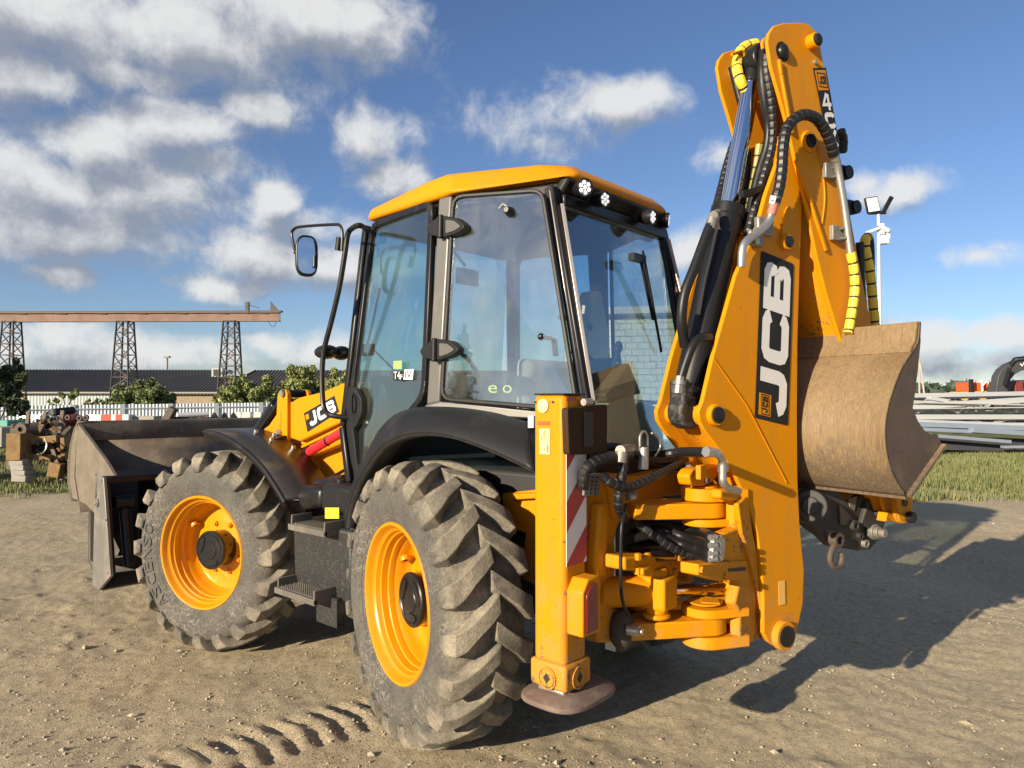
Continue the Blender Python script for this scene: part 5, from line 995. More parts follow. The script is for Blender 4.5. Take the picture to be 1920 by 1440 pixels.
# door
for sgn in (1, -1):
    S = (lambda p: p) if sgn > 0 else mir
    door_pts = [S(p) for p in (dTL, dTR, dBR, dB2, dB3, dB4, dBL)]
    do = frame_bar('door', rounded(door_pts, .07, 3), .040, .035, BLK)
    pane('door_glass', rounded(door_pts, .07, 3), GLD, do)
    # rear side window
    wp = [S(p) for p in (wTL, wTR, wBR, wBL)]
    sw = frame_bar('side_window', rounded(wp, .06, 3), .022, .022, BLKM); pane('pane', rounded(wp, .06, 3), GLS, sw)
    # pillars
    m = MB()
    bt_, bb_ = S(at(832, 360, x=-.735)), S(at(812, 775, x=-.80)); n_o = S(Vector((-1, -.12, 0))) - Vector((0, 0, 0))
    m.prism([S(at(822, 372, x=-.740)), S(at(846, 366, x=-.735)), S(at(823, 755, x=-.80)), S(at(799, 760, x=-.80))], S(Vector((.06, 0, 0))))
    m.prism([S(at(799, 758, x=-.80)), S(at(823, 753, x=-.80)), S(at(1086, 776, x=-.60)), S(at(1086, 792, x=-.60)), S(at(824, 775, x=-.80)), S(at(775, 782, x=-.80))], S(Vector((.06, .02, 0))))
    part('centre_pillar', BL, m, GRYP if sgn > 0 else INT, bevel=.012, seg=3)
    m = MB(); a0, a1 = S(at(1034, 352, x=-.535)), S(at(1104, 772, x=-.59)); m.bar(a0, a1, .055, .06, up=(1, 0, 0)); part('rear_pillar', BL, m, BLK, bevel=.01)
    for (ta, tb, xa, xb, w) in (((1029, 360), (1090, 762), -.548, -.603, .016), ((1051, 384), (1109, 752), -.515, -.566, .020)):
        m = MB(); q0_, q1_ = S(at(*ta, x=xa)), S(at(*tb, x=xb)); m.bar(q0_ + S(Vector((-.012, -.02, 0))), q1_ + S(Vector((-.012, -.02, 0))), w, .012, up=(1, 1, 0)); part('pillar_trim', BL, m, ALU, bevel=.003)
    m = MB(); f0, f1 = S(at(690, 424, x=-.655)), S(at(647, 800, x=-.76)); f2 = S(at(660, 905, x=-.77)); m.bar(f0, f1, .045, .06, up=(1, 0, 0)); m.bar(f1, f2, .05, .07, up=(1, 0, 0)); part('front_pillar', BL, m, BLK, bevel=.012)
    m = MB(); m.bar(rTL if sgn > 0 else rTR, rBLow if sgn > 0 else rBR, .03, .03); part('rear_window_frame', BL, m, BLKM, bevel=.005)
rw = pane('rear_window', [rTL, rTR, rBR, rBLow], GLR, BL)
m = MB(); m.bar(rBLow, rBR, .06, .06); part('rear_window_rail', BL, m, BLK, bevel=.01)
m = MB(); m.bar(rTL + ZZ * .03, rTR + ZZ * .03, .05, .06); part('rear_window_rail', BL, m, BLK, bevel=.01)
fTL, fBL = at(690, 424, x=-.655), Vector((-.70, 1.04, 1.55)); ws = pane('windscreen', [fTL + YH * .02, mir(fTL) + YH * .02, mir(fBL), fBL], GLD, BL)
m = MB(); m.prism([(-.70, .98, 1.05), (-.70, 1.04, 1.05), (-.70, 1.04, 1.53), (-.70, .98, 1.53)], (1.4, 0, 0)); part('front_bulkhead', BL, m, INT)
# door handle, hinges
m = MB(); hp = [(653, 735), (647, 760), (646, 790), (652, 822), (662, 850), (672, 880), (680, 900), (672, 905), (660, 890), (656, 850)]
m.prism(rounded(px([(654, 722), (666, 727), (677, 748), (678, 775), (668, 798), (662, 805), (672, 895), (664, 900), (652, 800), (648, 760)], x=-.80), .02, 3), (.03, 0, 0)); hd = part('door_handle_panel', BL, m, BLKM, bevel=.006)
m = MB(); c = at(664, 757, x=-.803); m.lathe([(.034, 0), (.046, -.012), (.040, -.02), (.030, -.016), (.026, .004)], (0, 0, 0), (-1, 0, 0), 28); m.v = [(c.x - v[0] * -1, c.y + v[1] * .72, c.z + v[2] * 2.1) for v in m.v]; part('handle', hd, m, BLK)
def hinge(cx_, cy_, xa, sc_):
    l = [(cx_ - 36, cy_ + 4), (cx_ - 30, cy_ - 8), (cx_ - 10, cy_ - 20), (cx_ - 8, cy_ + 20), (cx_ - 28, cy_ + 16)]; r = [(cx_ - 4, cy_ - 21), (cx_ + 22, cy_ - 17), (cx_ + 36, cy_ - 4), (cx_ + 36, cy_ + 4), (cx_ + 22, cy_ + 13), (cx_ - 4, cy_ + 21)]
    m = MB(); m.prism(rounded(px(l, x=xa), .012, 2), (.04, 0, 0)); m.prism(rounded(px(r, x=xa), .012, 2), (.05, .0, 0)); m.cyl(at(cx_ - 7, cy_ - 22, x=xa), at(cx_ - 8, cy_ + 22, x=xa), .016, n=12); h_ = part('hinge', BL, m, BLKM, bevel=.006)
    m = MB(); m.prism(rounded(px([(cx_ + 2, cy_ - 13), (cx_ + 18, cy_ - 11), (cx_ + 29, cy_ - 2), (cx_ + 29, cy_ + 1), (cx_ + 18, cy_ + 8), (cx_ + 2, cy_ + 13)], x=xa - .001), .01, 2), (-.004, 0, 0)); part('hinge_cover', h_, m, mat('hinge_grey', (.10, .095, .09), rough=.5) if 'hinge_grey' not in MATS else MATS['hinge_grey'], bevel=.002)
hinge(834, 425, -.775, 1); hinge(822, 656, -.825, 1)
# roof
rBL_, rFL_ = at(846, 352, x=-.76), at(683, 415, x=-.62); rRL = at(1078, 332, x=-.47); zt_ = .085
rf_b = [at(684, 414, x=-.62), at(818, 372, x=-.75), at(846, 362, x=-.77), at(1058, 333, x=-.52), at(1082, 326, x=-.46)]
rf_t = [at(693, 391, x=-.60), at(800, 339, x=-.70), at(835, 326, x=-.72), at(1000, 309, x=-.50), at(1070, 311, x=-.42)]
outb = rf_b + [mir(p) for p in reversed(rf_b)]; outt = rf_t + [mir(p) for p in reversed(rf_t)]
m = MB(); nB = len(outb); vs = outb + outt + [p * 1.0 + Vector((-p.x * .25, (0.2 - p.y) * .25, .035)) for p in outt]
fs = [(i, (i + 1) % nB, (i + 1) % nB + nB, i + nB) for i in range(nB)] + [(i + nB, (i + 1) % nB + nB, (i + 1) % nB + 2 * nB, i + 2 * nB) for i in range(nB)] + [tuple(range(2 * nB, 3 * nB)), tuple(range(nB - 1, -1, -1))]
m.add(vs, fs); part('roof', BL, m, YEL, bevel=.035, seg=4, ang=50)
m = MB(); under = [p.lerp(Vector((0, .2, p.z)), .07) for p in outb]; m.prism([p - ZZ * .005 for p in under], (0, 0, -.055)); part('roof_liner', BL, m, BLKM, bevel=.01)
# rear light visor under the roof edge
vz = [(-.50, -.55, 2.79), (.50, -.55, 2.79), (.50, -.43, 2.64), (-.50, -.43, 2.64)]
m = MB(); m.prism([Vector(v) for v in vz], (0, .06, .02)); part('light_visor', BL, m, BLKM, bevel=.02)
def worklight(px_, py_, y_, r, aim):
    c = at(px_, py_, y=y_); ax_ = Vector(aim).normalized(); e_ = bpy.data.objects.new('work_light', None)
    m = MB(); m.lathe([(r * .7, .07), (r * 1.0, .03), (r * 1.08, 0), (r * 1.08, -.012), (r * .98, -.014), (r * .96, -.004)], c, -ax_ * -1 if 0 else -ax_, 24); b_ = part('work_light', BL, m, BLK)
    m = MB(); m.lathe([(r * .97, -.006), (.001, -.006)], c, -ax_, 24); part('lens', b_, m, LENS); m = MB(); u = ax_.orthogonal().normalized(); w = ax_.cross(u)
    for k in range(7):
        q = c + ax_ * .010 + ((u * math.cos(k * 1.047) + w * math.sin(k * 1.047)) * r * .58 if k < 6 else Vector((0, 0, 0))); m.lathe([(r * .25, 0), (r * .15, .005), (.001, .006)], q, ax_, 12)
    part('led_bulbs', b_, m, LED); return b_
worklight(1095, 352, -.60, .043, (-.45, -1, -.12)); worklight(1132, 374, -.60, .040, (-.1, -1, -.12)); worklight(1221, 407, -.60, .042, (.1, -1, -.12)); worklight(1250, 413, -.54, .042, (.5, -1, -.12))
# mirrors and hand rail
rail = px([(690, 432), (676, 423), (662, 427), (652, 440), (646, 480), (636, 540), (622, 600), (608, 655), (604, 700), (605, 745), (609, 768), (622, 779), (652, 782)], x=-.86); rail[0].x = -.68; rail[0] = at(690, 432, x=-.70); rail[-1] = at(655, 783, x=-.79)
m = MB(); m.tube(rail, .016, n=10, smooth=5); part('grab_rail', BL, m, BLK)
m = MB(); m.tube(px([(641, 470), (642, 440), (638, 424), (625, 421), (565, 425), (551, 430), (547, 440), (552, 465), (556, 473)], x=-.93), .009, n=8, smooth=5); ma = part('mirror_arm', BL, m, BLK)
m = MB(); m.cyl(at(637, 445, x=-.93), at(634, 470, x=-.93), .02, n=12); m.ball(at(556, 473, x=-.93), .018); part('knuckle', ma, m, BLK)
def mirror(cx_, cy_, hw, hh, xa, nrm, tilt=0.0):
    c = at(cx_, cy_, x=xa); n_ = Vector(nrm).normalized(); u = ZZ.cross(n_).normalized(); w = n_.cross(u); pr_ = []
    for k in range(24):
        a = 2 * math.pi * k / 24; ca, sa = math.cos(a), math.sin(a); pr_.append(c + u * (abs(ca) ** .7 * (1 if ca > 0 else -1)) * hw + w * (abs(sa) ** .55 * (1 if sa > 0 else -1)) * hh)
    m = MB(); m.prism(pr_, -n_ * .035); mb_ = part('mirror', BL, m, BLK, bevel=.006); m = MB(); m.poly([c + (p - c) * .88 + n_ * .002 for p in pr_]); part('mirror_glass', mb_, m, MIRR); return mb_
mirror(576, 479, .066, .125, -.95, (-.35, -1, .02)); 
m = MB(); m.ball(at(612, 660, x=-.80), (.06, .10, .045)); m.ball(at(640, 662, x=-.72), (.05, .07, .045)); part('head_lamp', BL, m, BLK)
m = MB(); m.obox(at(690, 656, x=-.70), (.02, 0, 0), (0, .045, 0), (0, 0, .035)); m.bar(at(700, 655, x=-.68), at(745, 700, x=-.5), .012, .012); part('wiper_motor', BL, m, BLKM, bevel=.01)
m = MB(); m.tube(px([(712, 540), (700, 600), (690, 640), (684, 668)], x=-.62), .008, n=6, smooth=3); part('wiper_arm', BL, m, BLKM)
# stickers on the door glass
fr = quadframe(at(738, 714, x=-.797), at(756, 713, x=-.797), at(756, 695, x=-.797), at(738, 696, x=-.797)); m = MB(); plate_on(m, fr); part('sticker', BL, m, DEC); m = MB(); 
font_on(m, 'T4', fr.sub(.05, .15, .7, .95), .003); font_on(m, 'F', fr.sub(.72, .1, .98, .6), .003); part('letters', BL.children[-1] if 0 else bpy.data.objects['sticker'], m, WHT, ang=0)
fr = quadframe(at(757, 712, x=-.797), at(774, 712, x=-.797), at(776, 692, x=-.797), at(759, 693, x=-.797)); m = MB(); plate_on(m, fr); s2 = part('sticker', BL, m, WHT); m = MB(); font_on(m, 'IV', fr.sub(.15, .15, .85, .85), .003); part('letters', s2, m, DEC, ang=0)
fr = quadframe(at(738, 692, x=-.795), at(754, 692, x=-.795), at(754, 676, x=-.795), at(738, 677, x=-.795)); m = MB(); plate_on(m, fr); part('sticker', BL, m, mat('green_sticker', (.25, .36, .12), rough=.5))
# knobs, handle and yellow letters on the side window
def wpt(px_, py_, off=.0):
    n_ = (wTR - wTL).cross(wBL - wTL).normalized()
    if n_.dot(CAM - wTL) < 0: n_ = -n_
    r = FW + RT * ((px_ - 960) / FPX) - UP * ((py_ - 720) / FPX); t = (wTL - CAM).dot(n_) / r.dot(n_); return CAM + r * t + n_ * off, n_
p, n_ = wpt(957, 398); m = MB(); m.cyl(p, p + n_ * .05, .028, .016, n=16); part('window_stay_knob', BL, m, BLK, bevel=.003); p, n_ = wpt(945, 383); m = MB(); m.bar(p - ZZ * .02 - YH * .03 + n_ * .006, p + n_ * .006, .012, .006); m.bar(p - ZZ * .02 + YH * .03 + n_ * .006, p + n_ * .006, .012, .006); part('stay_bracket', BL, m, STL)
p, n_ = wpt(1042, 645); m = MB(); m.bar(p + ZZ * .02 + n_ * .02, p - ZZ * .06 + n_ * .02 - YH * .01, .024, .02); q, n_ = wpt(1020, 633); m.bar(q + n_ * .03, p + ZZ * .02 + n_ * .02, .018, .016); m.ball(q + n_ * .035, .018, 10, 6); part('window_latch', BL, m, BLK, bevel=.003)
for (x0, x1, ch) in ((916, 933, 'e'), (943, 960, 'o')):
    a, b, c, d_ = [wpt(*q)[0] for q in ((x0, 737), (x1, 737), (x1, 722), (x0, 722))]; fr = quadframe(a, b, c, d_); m = MB(); font_on(m, ch, fr, .004); part('window_letter', BL, m, mat('yellow_letter', (.80, .85, .10), rough=.5) if 'yellow_letter' not in MATS else MATS['yellow_letter'], ang=0)
# ------------------------------------------------------------------ cab interior
m = MB(); m.prism(rounded([Vector((-.20, .02, 1.42)), Vector((-.20, .50, 1.42)), Vector((-.20, .52, 1.56)), Vector((-.20, .02, 1.54))], .05), (.46, 0, 0)); sq = part('seat', BL, m, FUR, bevel=.04, seg=3)
m = MB(); m.prism(rounded([Vector((-.22, .00, 1.50)), Vector((-.22, .14, 1.52)), Vector((-.22, .07, 1.93)), Vector((-.22, -.06, 1.90))], .05), (.50, 0, 0)); part('backrest', sq, m, FUR, bevel=.05, seg=3)
m = MB(); m.box((-.05, .14, 1.1), (.15, .38, 1.42)); part('seat_base', sq, m, INT)
m = MB(); c = Vector((.03, .80, 1.86)); u = Vector((1, 0, 0)); w = Vector((0, .45, .89)); m.tube([c + (u * math.cos(a * .2618) + w * math.sin(a * .2618)) * .19 for a in range(25)], .015, n=8); m.bar(c - u * .18, c + u * .18, .04, .02); m.cyl(c, c + Vector((0, .22, -.45)), .04, n=10); part('steering_wheel', BL, m, INT)
m = MB(); m.prism(rounded([Vector((-.58, .84, 1.2)), Vector((-.58, .98, 1.2)), Vector((-.58, .98, 1.84)), Vector((-.58, .80, 1.76))], .04), (1.16, 0, 0)); part('dashboard', BL, m, INT, bevel=.03)
m = MB(); m.prism([Vector((.50, -.50, 1.2)), Vector((.50, .15, 1.2)), Vector((.50, .05, 1.75)), Vector((.50, -.40, 1.65))], (.12, 0, 0)); part('side_console', BL, m, SEAT, bevel=.04)
# beige right-rear trim pillar and lower trim seen through the rear window
m = MB(); m.prism(rounded([at(1110, 545, y=.05), at(1128, 545, y=.05), at(1142, 620, y=.05), at(1150, 745, y=.05), at(1098, 745, y=.05), at(1100, 640, y=.05)], .04, 3), (0, .10, 0)); tp_ = part('beige_trim_panel', BL, m, SEAT, bevel=.02); m = MB(); q = at(1107, 613, y=.04); m.lathe([(.012, -.004), (.024, -.006), (.026, .0), (.0, 0)], q, (0, -1, 0), 18); part('air_vent', tp_, m, INT)
m = MB(); m.prism(rounded([at(1133, 760, y=-.45), at(1188, 735, y=-.45), at(1207, 840, y=-.45), at(1140, 850, y=-.45)], .03, 3), (0, .2, 0)); part('rear_control_tower', BL, m, SEAT, bevel=.03)
m = MB(); m.prism([at(1135, 740, y=-.47), at(1180, 680, y=-.47), at(1203, 738, y=-.47), at(1140, 752, y=-.47)], (0, .12, 0)); part('film_cover', BL, m, PLASTIC, bevel=.01)
for q in (((1150, 690), (1160, 650)), ((1165, 700), (1158, 655))):
    m = MB(); m.cyl(at(*q[0], y=-.40), at(*q[1], y=-.40), .012, n=8); m.ball(at(*q[1], y=-.40), (.024, .024, .034)); part('control_lever', BL, m, INT)
m = MB(); m.tube(px([(1100, 665), (1112, 678), (1122, 700)], y=-.3), .012, n=8, smooth=4); m.prism(px([(1108, 680), (1150, 670), (1150, 740), (1120, 745), (1108, 720)], y=-.38), (0, .1, 0)); part('rear_console', BL, m, INT)
m = MB(); m.prism([p - ZZ * .065 for p in [q.lerp(Vector((0, .2, q.z)), .1) for q in outb]], (0, 0, -.02)); part('headliner', BL, m, mat('headliner_grey', (.022, .024, .028), rough=.9))
m = MB(); m.tube([Vector((.1, .92, 2.72)), Vector((.1, .8, 2.6))], .012, n=6); m.obox((.1, .78, 2.52), (.10, 0, 0), (0, .015, 0), (0, 0, .055)); part('inside_mirror', BL, m, INT, bevel=.02)
m = MB(); m.tube(px([(1205, 470), (1222, 560), (1240, 660)], y=-.62), .008, n=6); m.tube(px([(1200, 480), (1225, 600)], y=-.60), .010, n=6); m.obox(at(1195, 484, y=-.60), (.06, 0, 0), (0, .02, 0), (0, 0, .02)); part('rear_wiper', BL, m, BLK)
# ------------------------------------------------------------------ stabiliser legs
def sleg(sgn):
    def q(x, y, z): return Vector((x * sgn, y, z))
    def bx_(m, a, b): m.box((min(a[0] * sgn, b[0] * sgn), a[1], a[2]), (max(a[0] * sgn, b[0] * sgn), b[1], b[2])); return m
    lg = part('stabiliser_leg', BL, bx_(MB(), (-1.15, -1.01, .66), (-1.005, -.855, 1.70)), YELW, bevel=.022, seg=3)
    m = MB(); bx_(m, (-1.148, -1.008, 1.70), (-1.007, -.857, 1.706)); part('top_cap', lg, m, INT, bevel=.003)
    m = MB(); bx_(m, (-1.160, -1.022, .570), (-.992, -.845, .672)); sl_ = part('sleeve', lg, m, YELW, bevel=.014, seg=3)
    for (c, a) in ((q(-1.160, -.935, .612), q(-1, 0, 0)), (q(-1.076, -1.022, .612), Vector((0, -1, 0)))):
        m = MB(); m.lathe([(.044, -.004), (.044, .006), (.037, .006), (.036, -.002)], c, a, 28); m.lathe([(.034, .004), (.0, .004)], c, a, 28); m.cyl(c, c + a * .005, .034, n=28); part('adjuster', lg, m, YELW)
        m = MB(); u = a.cross(ZZ).normalized() * .017; m.prism([c + a * .0055 + u, c + a * .0055 + ZZ * .02, c + a * .0055 - u, c + a * .0055 - ZZ * .02], a * .002); part('square_hole', lg, m, INT)
    m = MB(); bx_(m, (-1.142, -1.0, .535), (-1.012, -.868, .571)); part('inner_leg', lg, m, STEELW, bevel=.01)
    m = MB(); c = q(-1.045, -.95, .532); prf = []; n = 40; 
    for (s, z) in ((1.02, -.012), (1.04, -.008), (1.04, .006), (1.0, .011), (.40, .027)):
        for k in range(n):
            t = 2 * math.pi * k / n; ct, st_ = math.cos(t), math.sin(t); prf.append(c + Vector((abs(ct) ** .62 * (1 if ct > 0 else -1) * .178 * s, abs(st_) ** .62 * (1 if st_ > 0 else -1) * .142 * s, z)))
    fs = [(i * n + k, i * n + (k + 1) % n, (i + 1) * n + (k + 1) % n, (i + 1) * n + k) for i in range(4) for k in range(n)] + [tuple(range(n - 1, -1, -1)), tuple(4 * n + k for k in range(n))]
    m.add(prf, fs); part('foot_pad', lg, m, PAD, ang=35, bevel=.003)
    return lg
lgL = sleg(1); lgR = sleg(-1)
# marks on the left leg
fx0 = -1.1515
fr = quadframe(at(1012, 851, x=fx0), at(1031, 852, x=fx0), at(1031, 804, x=fx0), at(1012, 804, x=fx0)); m = MB(); plate_on(m, fr); st1 = part('warning_sticker', lgL, m, STICK)
m = MB(); 
for q in (ribbon([(.18, .60), (.5, .92), (.82, .60), (.18, .60)], .04)): m.poly([fr(*c) + fr.n * .003 for c in q])
for q in ribbon([(.5, .84), (.5, .66)], .05) + ribbon([(.08, .10), (.08, .38)], .05) + ribbon([(.40, .2), (.62, .2)], .04) + ribbon([(.8, .06), (.8, .38)], .10) + ribbon([(.05, .52), (.95, .52)], .015): m.poly([fr(*c) + fr.n * .0034 for c in q])
part('pictogram', st1, m, mat('sticker_brown', (.25, .13, .01), rough=.5), ang=0)
fr = quadframe(at(1008.5, 797, x=fx0), at(1031, 797, x=fx0), at(1031, 790, x=fx0), at(1008.5, 790, x=fx0)); m = MB(); plate_on(m, fr); part('red_label', lgL, m, STICKR)
c = at(1019, 761, x=fx0); m = MB(); m.lathe([(.027, 0), (.027, .006), (.020, .009), (.017, .006), (.0, .006)], c, (-1, 0, 0), 28); part('spirit_level', lgL, m, STICK); 
for a, b in ((1004, 754), (1037, 754)): m = MB(); q = at(a, b, x=fx0); m.cyl(q, q - XH * .003, .005, n=8); part('hole', lgL, m, INT)
fy0 = -1.0115
fr = quadframe(at(1062, 752, y=fy0), at(1080, 752, y=fy0), at(1080, 745, y=fy0), at(1062, 745, y=fy0)); m = MB(); plate_on(m, fr); part('red_label', lgL, m, REFR)
cb = Vector((-1.143, fy0, 1.045)); cw, ch_ = .130, .455
fr = quadframe(cb, cb + XH * cw, cb + XH * cw + ZZ * ch_, cb + ZZ * ch_); fr.n = Vector((0, -1, 0)); m = MB(); plate_on(m, fr, th=.003); cp = part('chevron_panel', lgL, m, REFW, bevel=.001)
def clip_stripe(v0, v1, rise):
    pts2 = [(0, v0), (1, v0 + rise), (1, v1 + rise), (0, v1)]; out = pts2
    for side_, lim in ((1, 0), (-1, 1)):
        res = []
        for i in range(len(out)):
            a, b = out[i - 1], out[i]; fa_, fb_ = side_ * (a[1] - lim), side_ * (b[1] - lim)
            if (fa_ >= 0) != (fb_ >= 0): t = fa_ / (fa_ - fb_); res.append((a[0] + (b[0] - a[0]) * t, a[1] + (b[1] - a[1]) * t))
            if fb_ >= 0: res.append(b)
        out = res
        if len(out) < 3: return None
    return out
for v0, v1 in ((-.24, .02), (.28, .54), (.80, 1.06)):
    pg = clip_stripe(v0, v1, .30)
    if pg: m = MB(); m.prism([fr(*c) + fr.n * .004 for c in pg], fr.n * .0008); part('red_stripe', cp, m, REFR)
# tail lamp housing
hx0, hx1, hy0, hy1 = -1.135, -1.022, -1.085, -1.008
hz0, hz1, hzc = at(1075, 1195, y=-1.05).z, at(1088, 1112, x=-1.135).z, at(1100, 1082, y=-1.06).z
m = MB(); m.prism([Vector((hx0, hy0, hz0)), Vector((hx0, hy0, hz1)), Vector((hx0 + .035, hy0, hzc)), Vector((hx1, hy0, hzc)), Vector((hx1, hy0, hz0))], (0, hy1 - hy0, 0)); hs = part('tail_lamp_housing', lgL, m, YELW, bevel=.006)
m = MB(); m.prism(rounded([Vector((hx0 + .012, hy0 - .001, hz0 + .012)), Vector((hx0 + .012, hy0 - .001, hz1 - .01)), Vector((hx0 + .045, hy0 - .001, hzc - .018)), Vector((hx1 - .025, hy0 - .001, hzc - .018)), Vector((hx1 - .025, hy0 - .001, hz0 + .012))], .018, 3), (0, -.010, 0)); part('tail_lamp', lgL, m, REDL, bevel=.005, seg=3)
# brown plate
m = MB(); m.prism(rounded([at(1064, 765, y=-1.045), at(1139, 758, y=-1.045), at(1139, 850, y=-1.045), at(1067, 853, y=-1.045)], .014, 3), (0, .03, 0)); bp_ = part('mounting_plate', BL, m, BRN, bevel=.005); m = MB(); m.prism(rounded([at(1094, 772, y=-1.047), at(1112, 772, y=-1.047), at(1112, 838, y=-1.047), at(1094, 838, y=-1.047)], .012, 3), (0, -.003, 0)); part('slot', bp_, m, INT, bevel=.002)
m = MB(); m.cyl(at(1094, 754, y=-1.04), at(1108, 753, y=-1.04), .014, n=12); part('hinge_bolt', bp_, m, STL)
fr = quadframe(at(1056.5, 850, y=fy0 - .001), at(1064, 848, y=fy0 - .001), at(1064, 804, y=fy0 - .001), at(1056.5, 805, y=fy0 - .001))
# cream plate edge left of the leg
m = MB(); m.prism(px([(990, 780), (1000, 780), (1000, 802), (990, 802)], x=-.95), (.02, 0, 0)); part('small_plate', BL, m, WHT)
# ------------------------------------------------------------------ rear carriage frame
cy0 = -.97
left_up = [(1112, 905), (1134, 890), (1165, 888), (1180, 905), (1195, 935), (1178, 962), (1160, 985), (1153, 1015), (1156, 1060), (1150, 1095), (1150, 1140), (1165, 1152), (1300, 1160), (1300, 1186), (1262, 1186), (1250, 1180), (1232, 1182), (1226, 1198), (1212, 1195), (1206, 1160), (1185, 1150), (1160, 1165), (1148, 1206), (1122, 1206), (1108, 1100), (1106, 1000)]
top_b = [(1134, 892), (1230, 890), (1300, 878), (1318, 905), (1300, 925), (1240, 935), (1215, 958), (1185, 962), (1160, 965)]
m = MB(); m.prism(px(left_up, y=cy0), (0, .09, 0)); cf = part('carriage_frame', BL, m, YELW, bevel=.012, seg=2)
m = MB(); m.prism(px([(1134, 893), (1200, 893), (1262, 880), (1310, 895), (1310, 925), (1244, 932), (1244, 966), (1175, 964), (1150, 975)], y=cy0 - .012), (0, .11, 0)); part('upper_beam', cf, m, YELW, bevel=.012, seg=2)
m = MB(); m.prism(px([(1126, 945), (1143, 942), (1139, 1052), (1139, 1083), (1117, 1083), (1117, 1045)], y=cy0 - .05), (0, .05, 0)); part('rib', cf, m, YEL, bevel=.012)
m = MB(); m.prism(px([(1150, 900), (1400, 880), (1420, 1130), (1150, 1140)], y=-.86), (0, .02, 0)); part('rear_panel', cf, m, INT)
m = MB(); m.prism(px([(1205, 1150), (1290, 1150), (1300, 1060), (1262, 1060), (1255, 1090), (1205, 1130)], y=-.93), (0, .03, 0)); part('inner_web', cf, m, YELW, bevel=.006)
# swing axis
AXX, AXY = -.41, -1.215
def zpx(py_, dd=3.1): return CAM.z + (750 - py_) / FPX * dd
def disc(m, x, y, z0, z1, r, n=28): m.cyl((x, y, z0), (x, y, z1), r, n=n)
def hinge_plate(nm, zt_, zb_, r, to, mtl=YEL, par=BL):
    "round eye on the swing axis joined to a web that runs to the point to (x, y half width)"
    m = MB(); pts2 = []
    ang0 = math.atan2(to[1] - AXY, to[0] - AXX)
    for k in range(17): a = ang0 + math.pi / 2 + math.pi * k / 16; pts2.append(Vector((AXX + math.cos(a) * r, AXY + math.sin(a) * r, zb_)))
    d = Vector((math.cos(ang0), math.sin(ang0), 0)); s_ = Vector((-d.y, d.x, 0)); e = Vector((to[0], to[1], zb_)); pts2 += [e - s_ * to[2], e + s_ * to[2]]
    m.prism(pts2, (0, 0, zt_ - zb_)); return part(nm, par, m, mtl, bevel=.006, seg=2)
KPT = (-.275, -1.305)
KP = bpy.data.objects.new('kingpost', None); COL.objects.link(KP); KP.parent = BL
hinge_plate('top_lug', zpx(914), zpx(938), .098, KPT + (.095,), par=KP); hinge_plate('middle_lug', zpx(970), zpx(984), .098, KPT + (.09,), par=KP)
hinge_plate('upper_eye', zpx(940), zpx(968), .092, (-.66, -.99, .085), par=cf)
hinge_plate('lower_top_lug', zpx(1134), zpx(1151), .10, KPT + (.095,), par=KP); hinge_plate('lower_bottom_lug', zpx(1184), zpx(1206), .10, KPT + (.095,), par=KP)
hinge_plate('lower_eye', zpx(1152), zpx(1182), .09, (-.70, -.99, .08), par=cf)
m = MB(); c = Vector((AXX + .01, AXY - .02, zpx(1128))); m.obox(c, (.035, .02, 0), (-.02, .035, 0), (0, 0, .006)); disc(m, AXX, AXY, zpx(1130), zpx(1127), .075); part('pin_cap', KP, m, YEL, bevel=.003)
m = MB(); disc(m, AXX, AXY, zpx(916), zpx(911), .06); part('pin_cap', KP, m, YELW, bevel=.003)
# kingpost casting
kp = [(1352, 918), (1398, 922), (1402, 985), (1398, 1000), (1418, 1050), (1428, 1110), (1436, 1196), (1408, 1206), (1388, 1196), (1388, 1150), (1378, 1132), (1388, 1090), (1380, 1060), (1358, 1052), (1356, 1000), (1380, 990), (1380, 940), (1352, 936)]
m = MB(); m.prism(px(kp, y=-1.36), (0, .05, 0)); part('casting', KP, m, YELW, bevel=.010, seg=2)
m = MB(); m.prism(px([(1384, 945), (1402, 930), (1412, 1000), (1432, 1090), (1441, 1190), (1434, 1200), (1424, 1110), (1408, 1050), (1392, 1000)], y=-1.38), (0, .024, 0)); part('casting_rib', KP, m, YELW, bevel=.006)
m = MB(); m.prism(px([(1310, 1058), (1400, 1050), (1404, 1086), (1350, 1090), (1310, 1079)], y=-1.37), (0, .08, 0)); kl = part('ram_lug', KP, m, YELW, bevel=.006, seg=2)
for a, b in ((1314, 1068), (1360, 1080)): m = MB(); q = at(a, b, y=-1.371); m.cyl(q, q - YH * .012, .013, n=6); part('bolt', kl, m, YELW)
m = MB(); m.prism(px([(1366, 1066), (1398, 1063), (1398, 1070), (1366, 1072)], y=-1.371), (0, -.002, 0)); part('slot', kl, m, INT)
# slew ram
a, b, c, d_ = at(1120, 1110, y=-.93), at(1215, 1108, y=-1.07), at(1258, 1105, y=-1.12), at(1362, 1104, y=-1.22)
m = MB(); m.cyl(a, b, .064, n=28); sr = part('slew_ram', BL, m, YEL, bevel=.012)
m = MB(); m.obox(at(1231, 1108, y=-1.10), XH * .058, YH * .07, ZZ * .068); m.cyl(at(1231, 1150, y=-1.10), at(1231, 1064, y=-1.10), .048, n=20); m.cyl(at(1231, 1158, y=-1.10), at(1231, 1148, y=-1.10), .060, n=20); part('trunnion_block', sr, m, YEL, bevel=.014, seg=3)
m = MB(); m.cyl(b, d_, .028, n=20); part('chrome_rod', sr, m, CHR); m = MB(); m.cyl(at(1380, 1090, y=-1.25), at(1380, 1127, y=-1.25), .058, n=24); m.bar(d_, at(1380, 1108, y=-1.25), .07, .08); ee = part('rod_eye', sr, m, YEL, bevel=.008, seg=3)
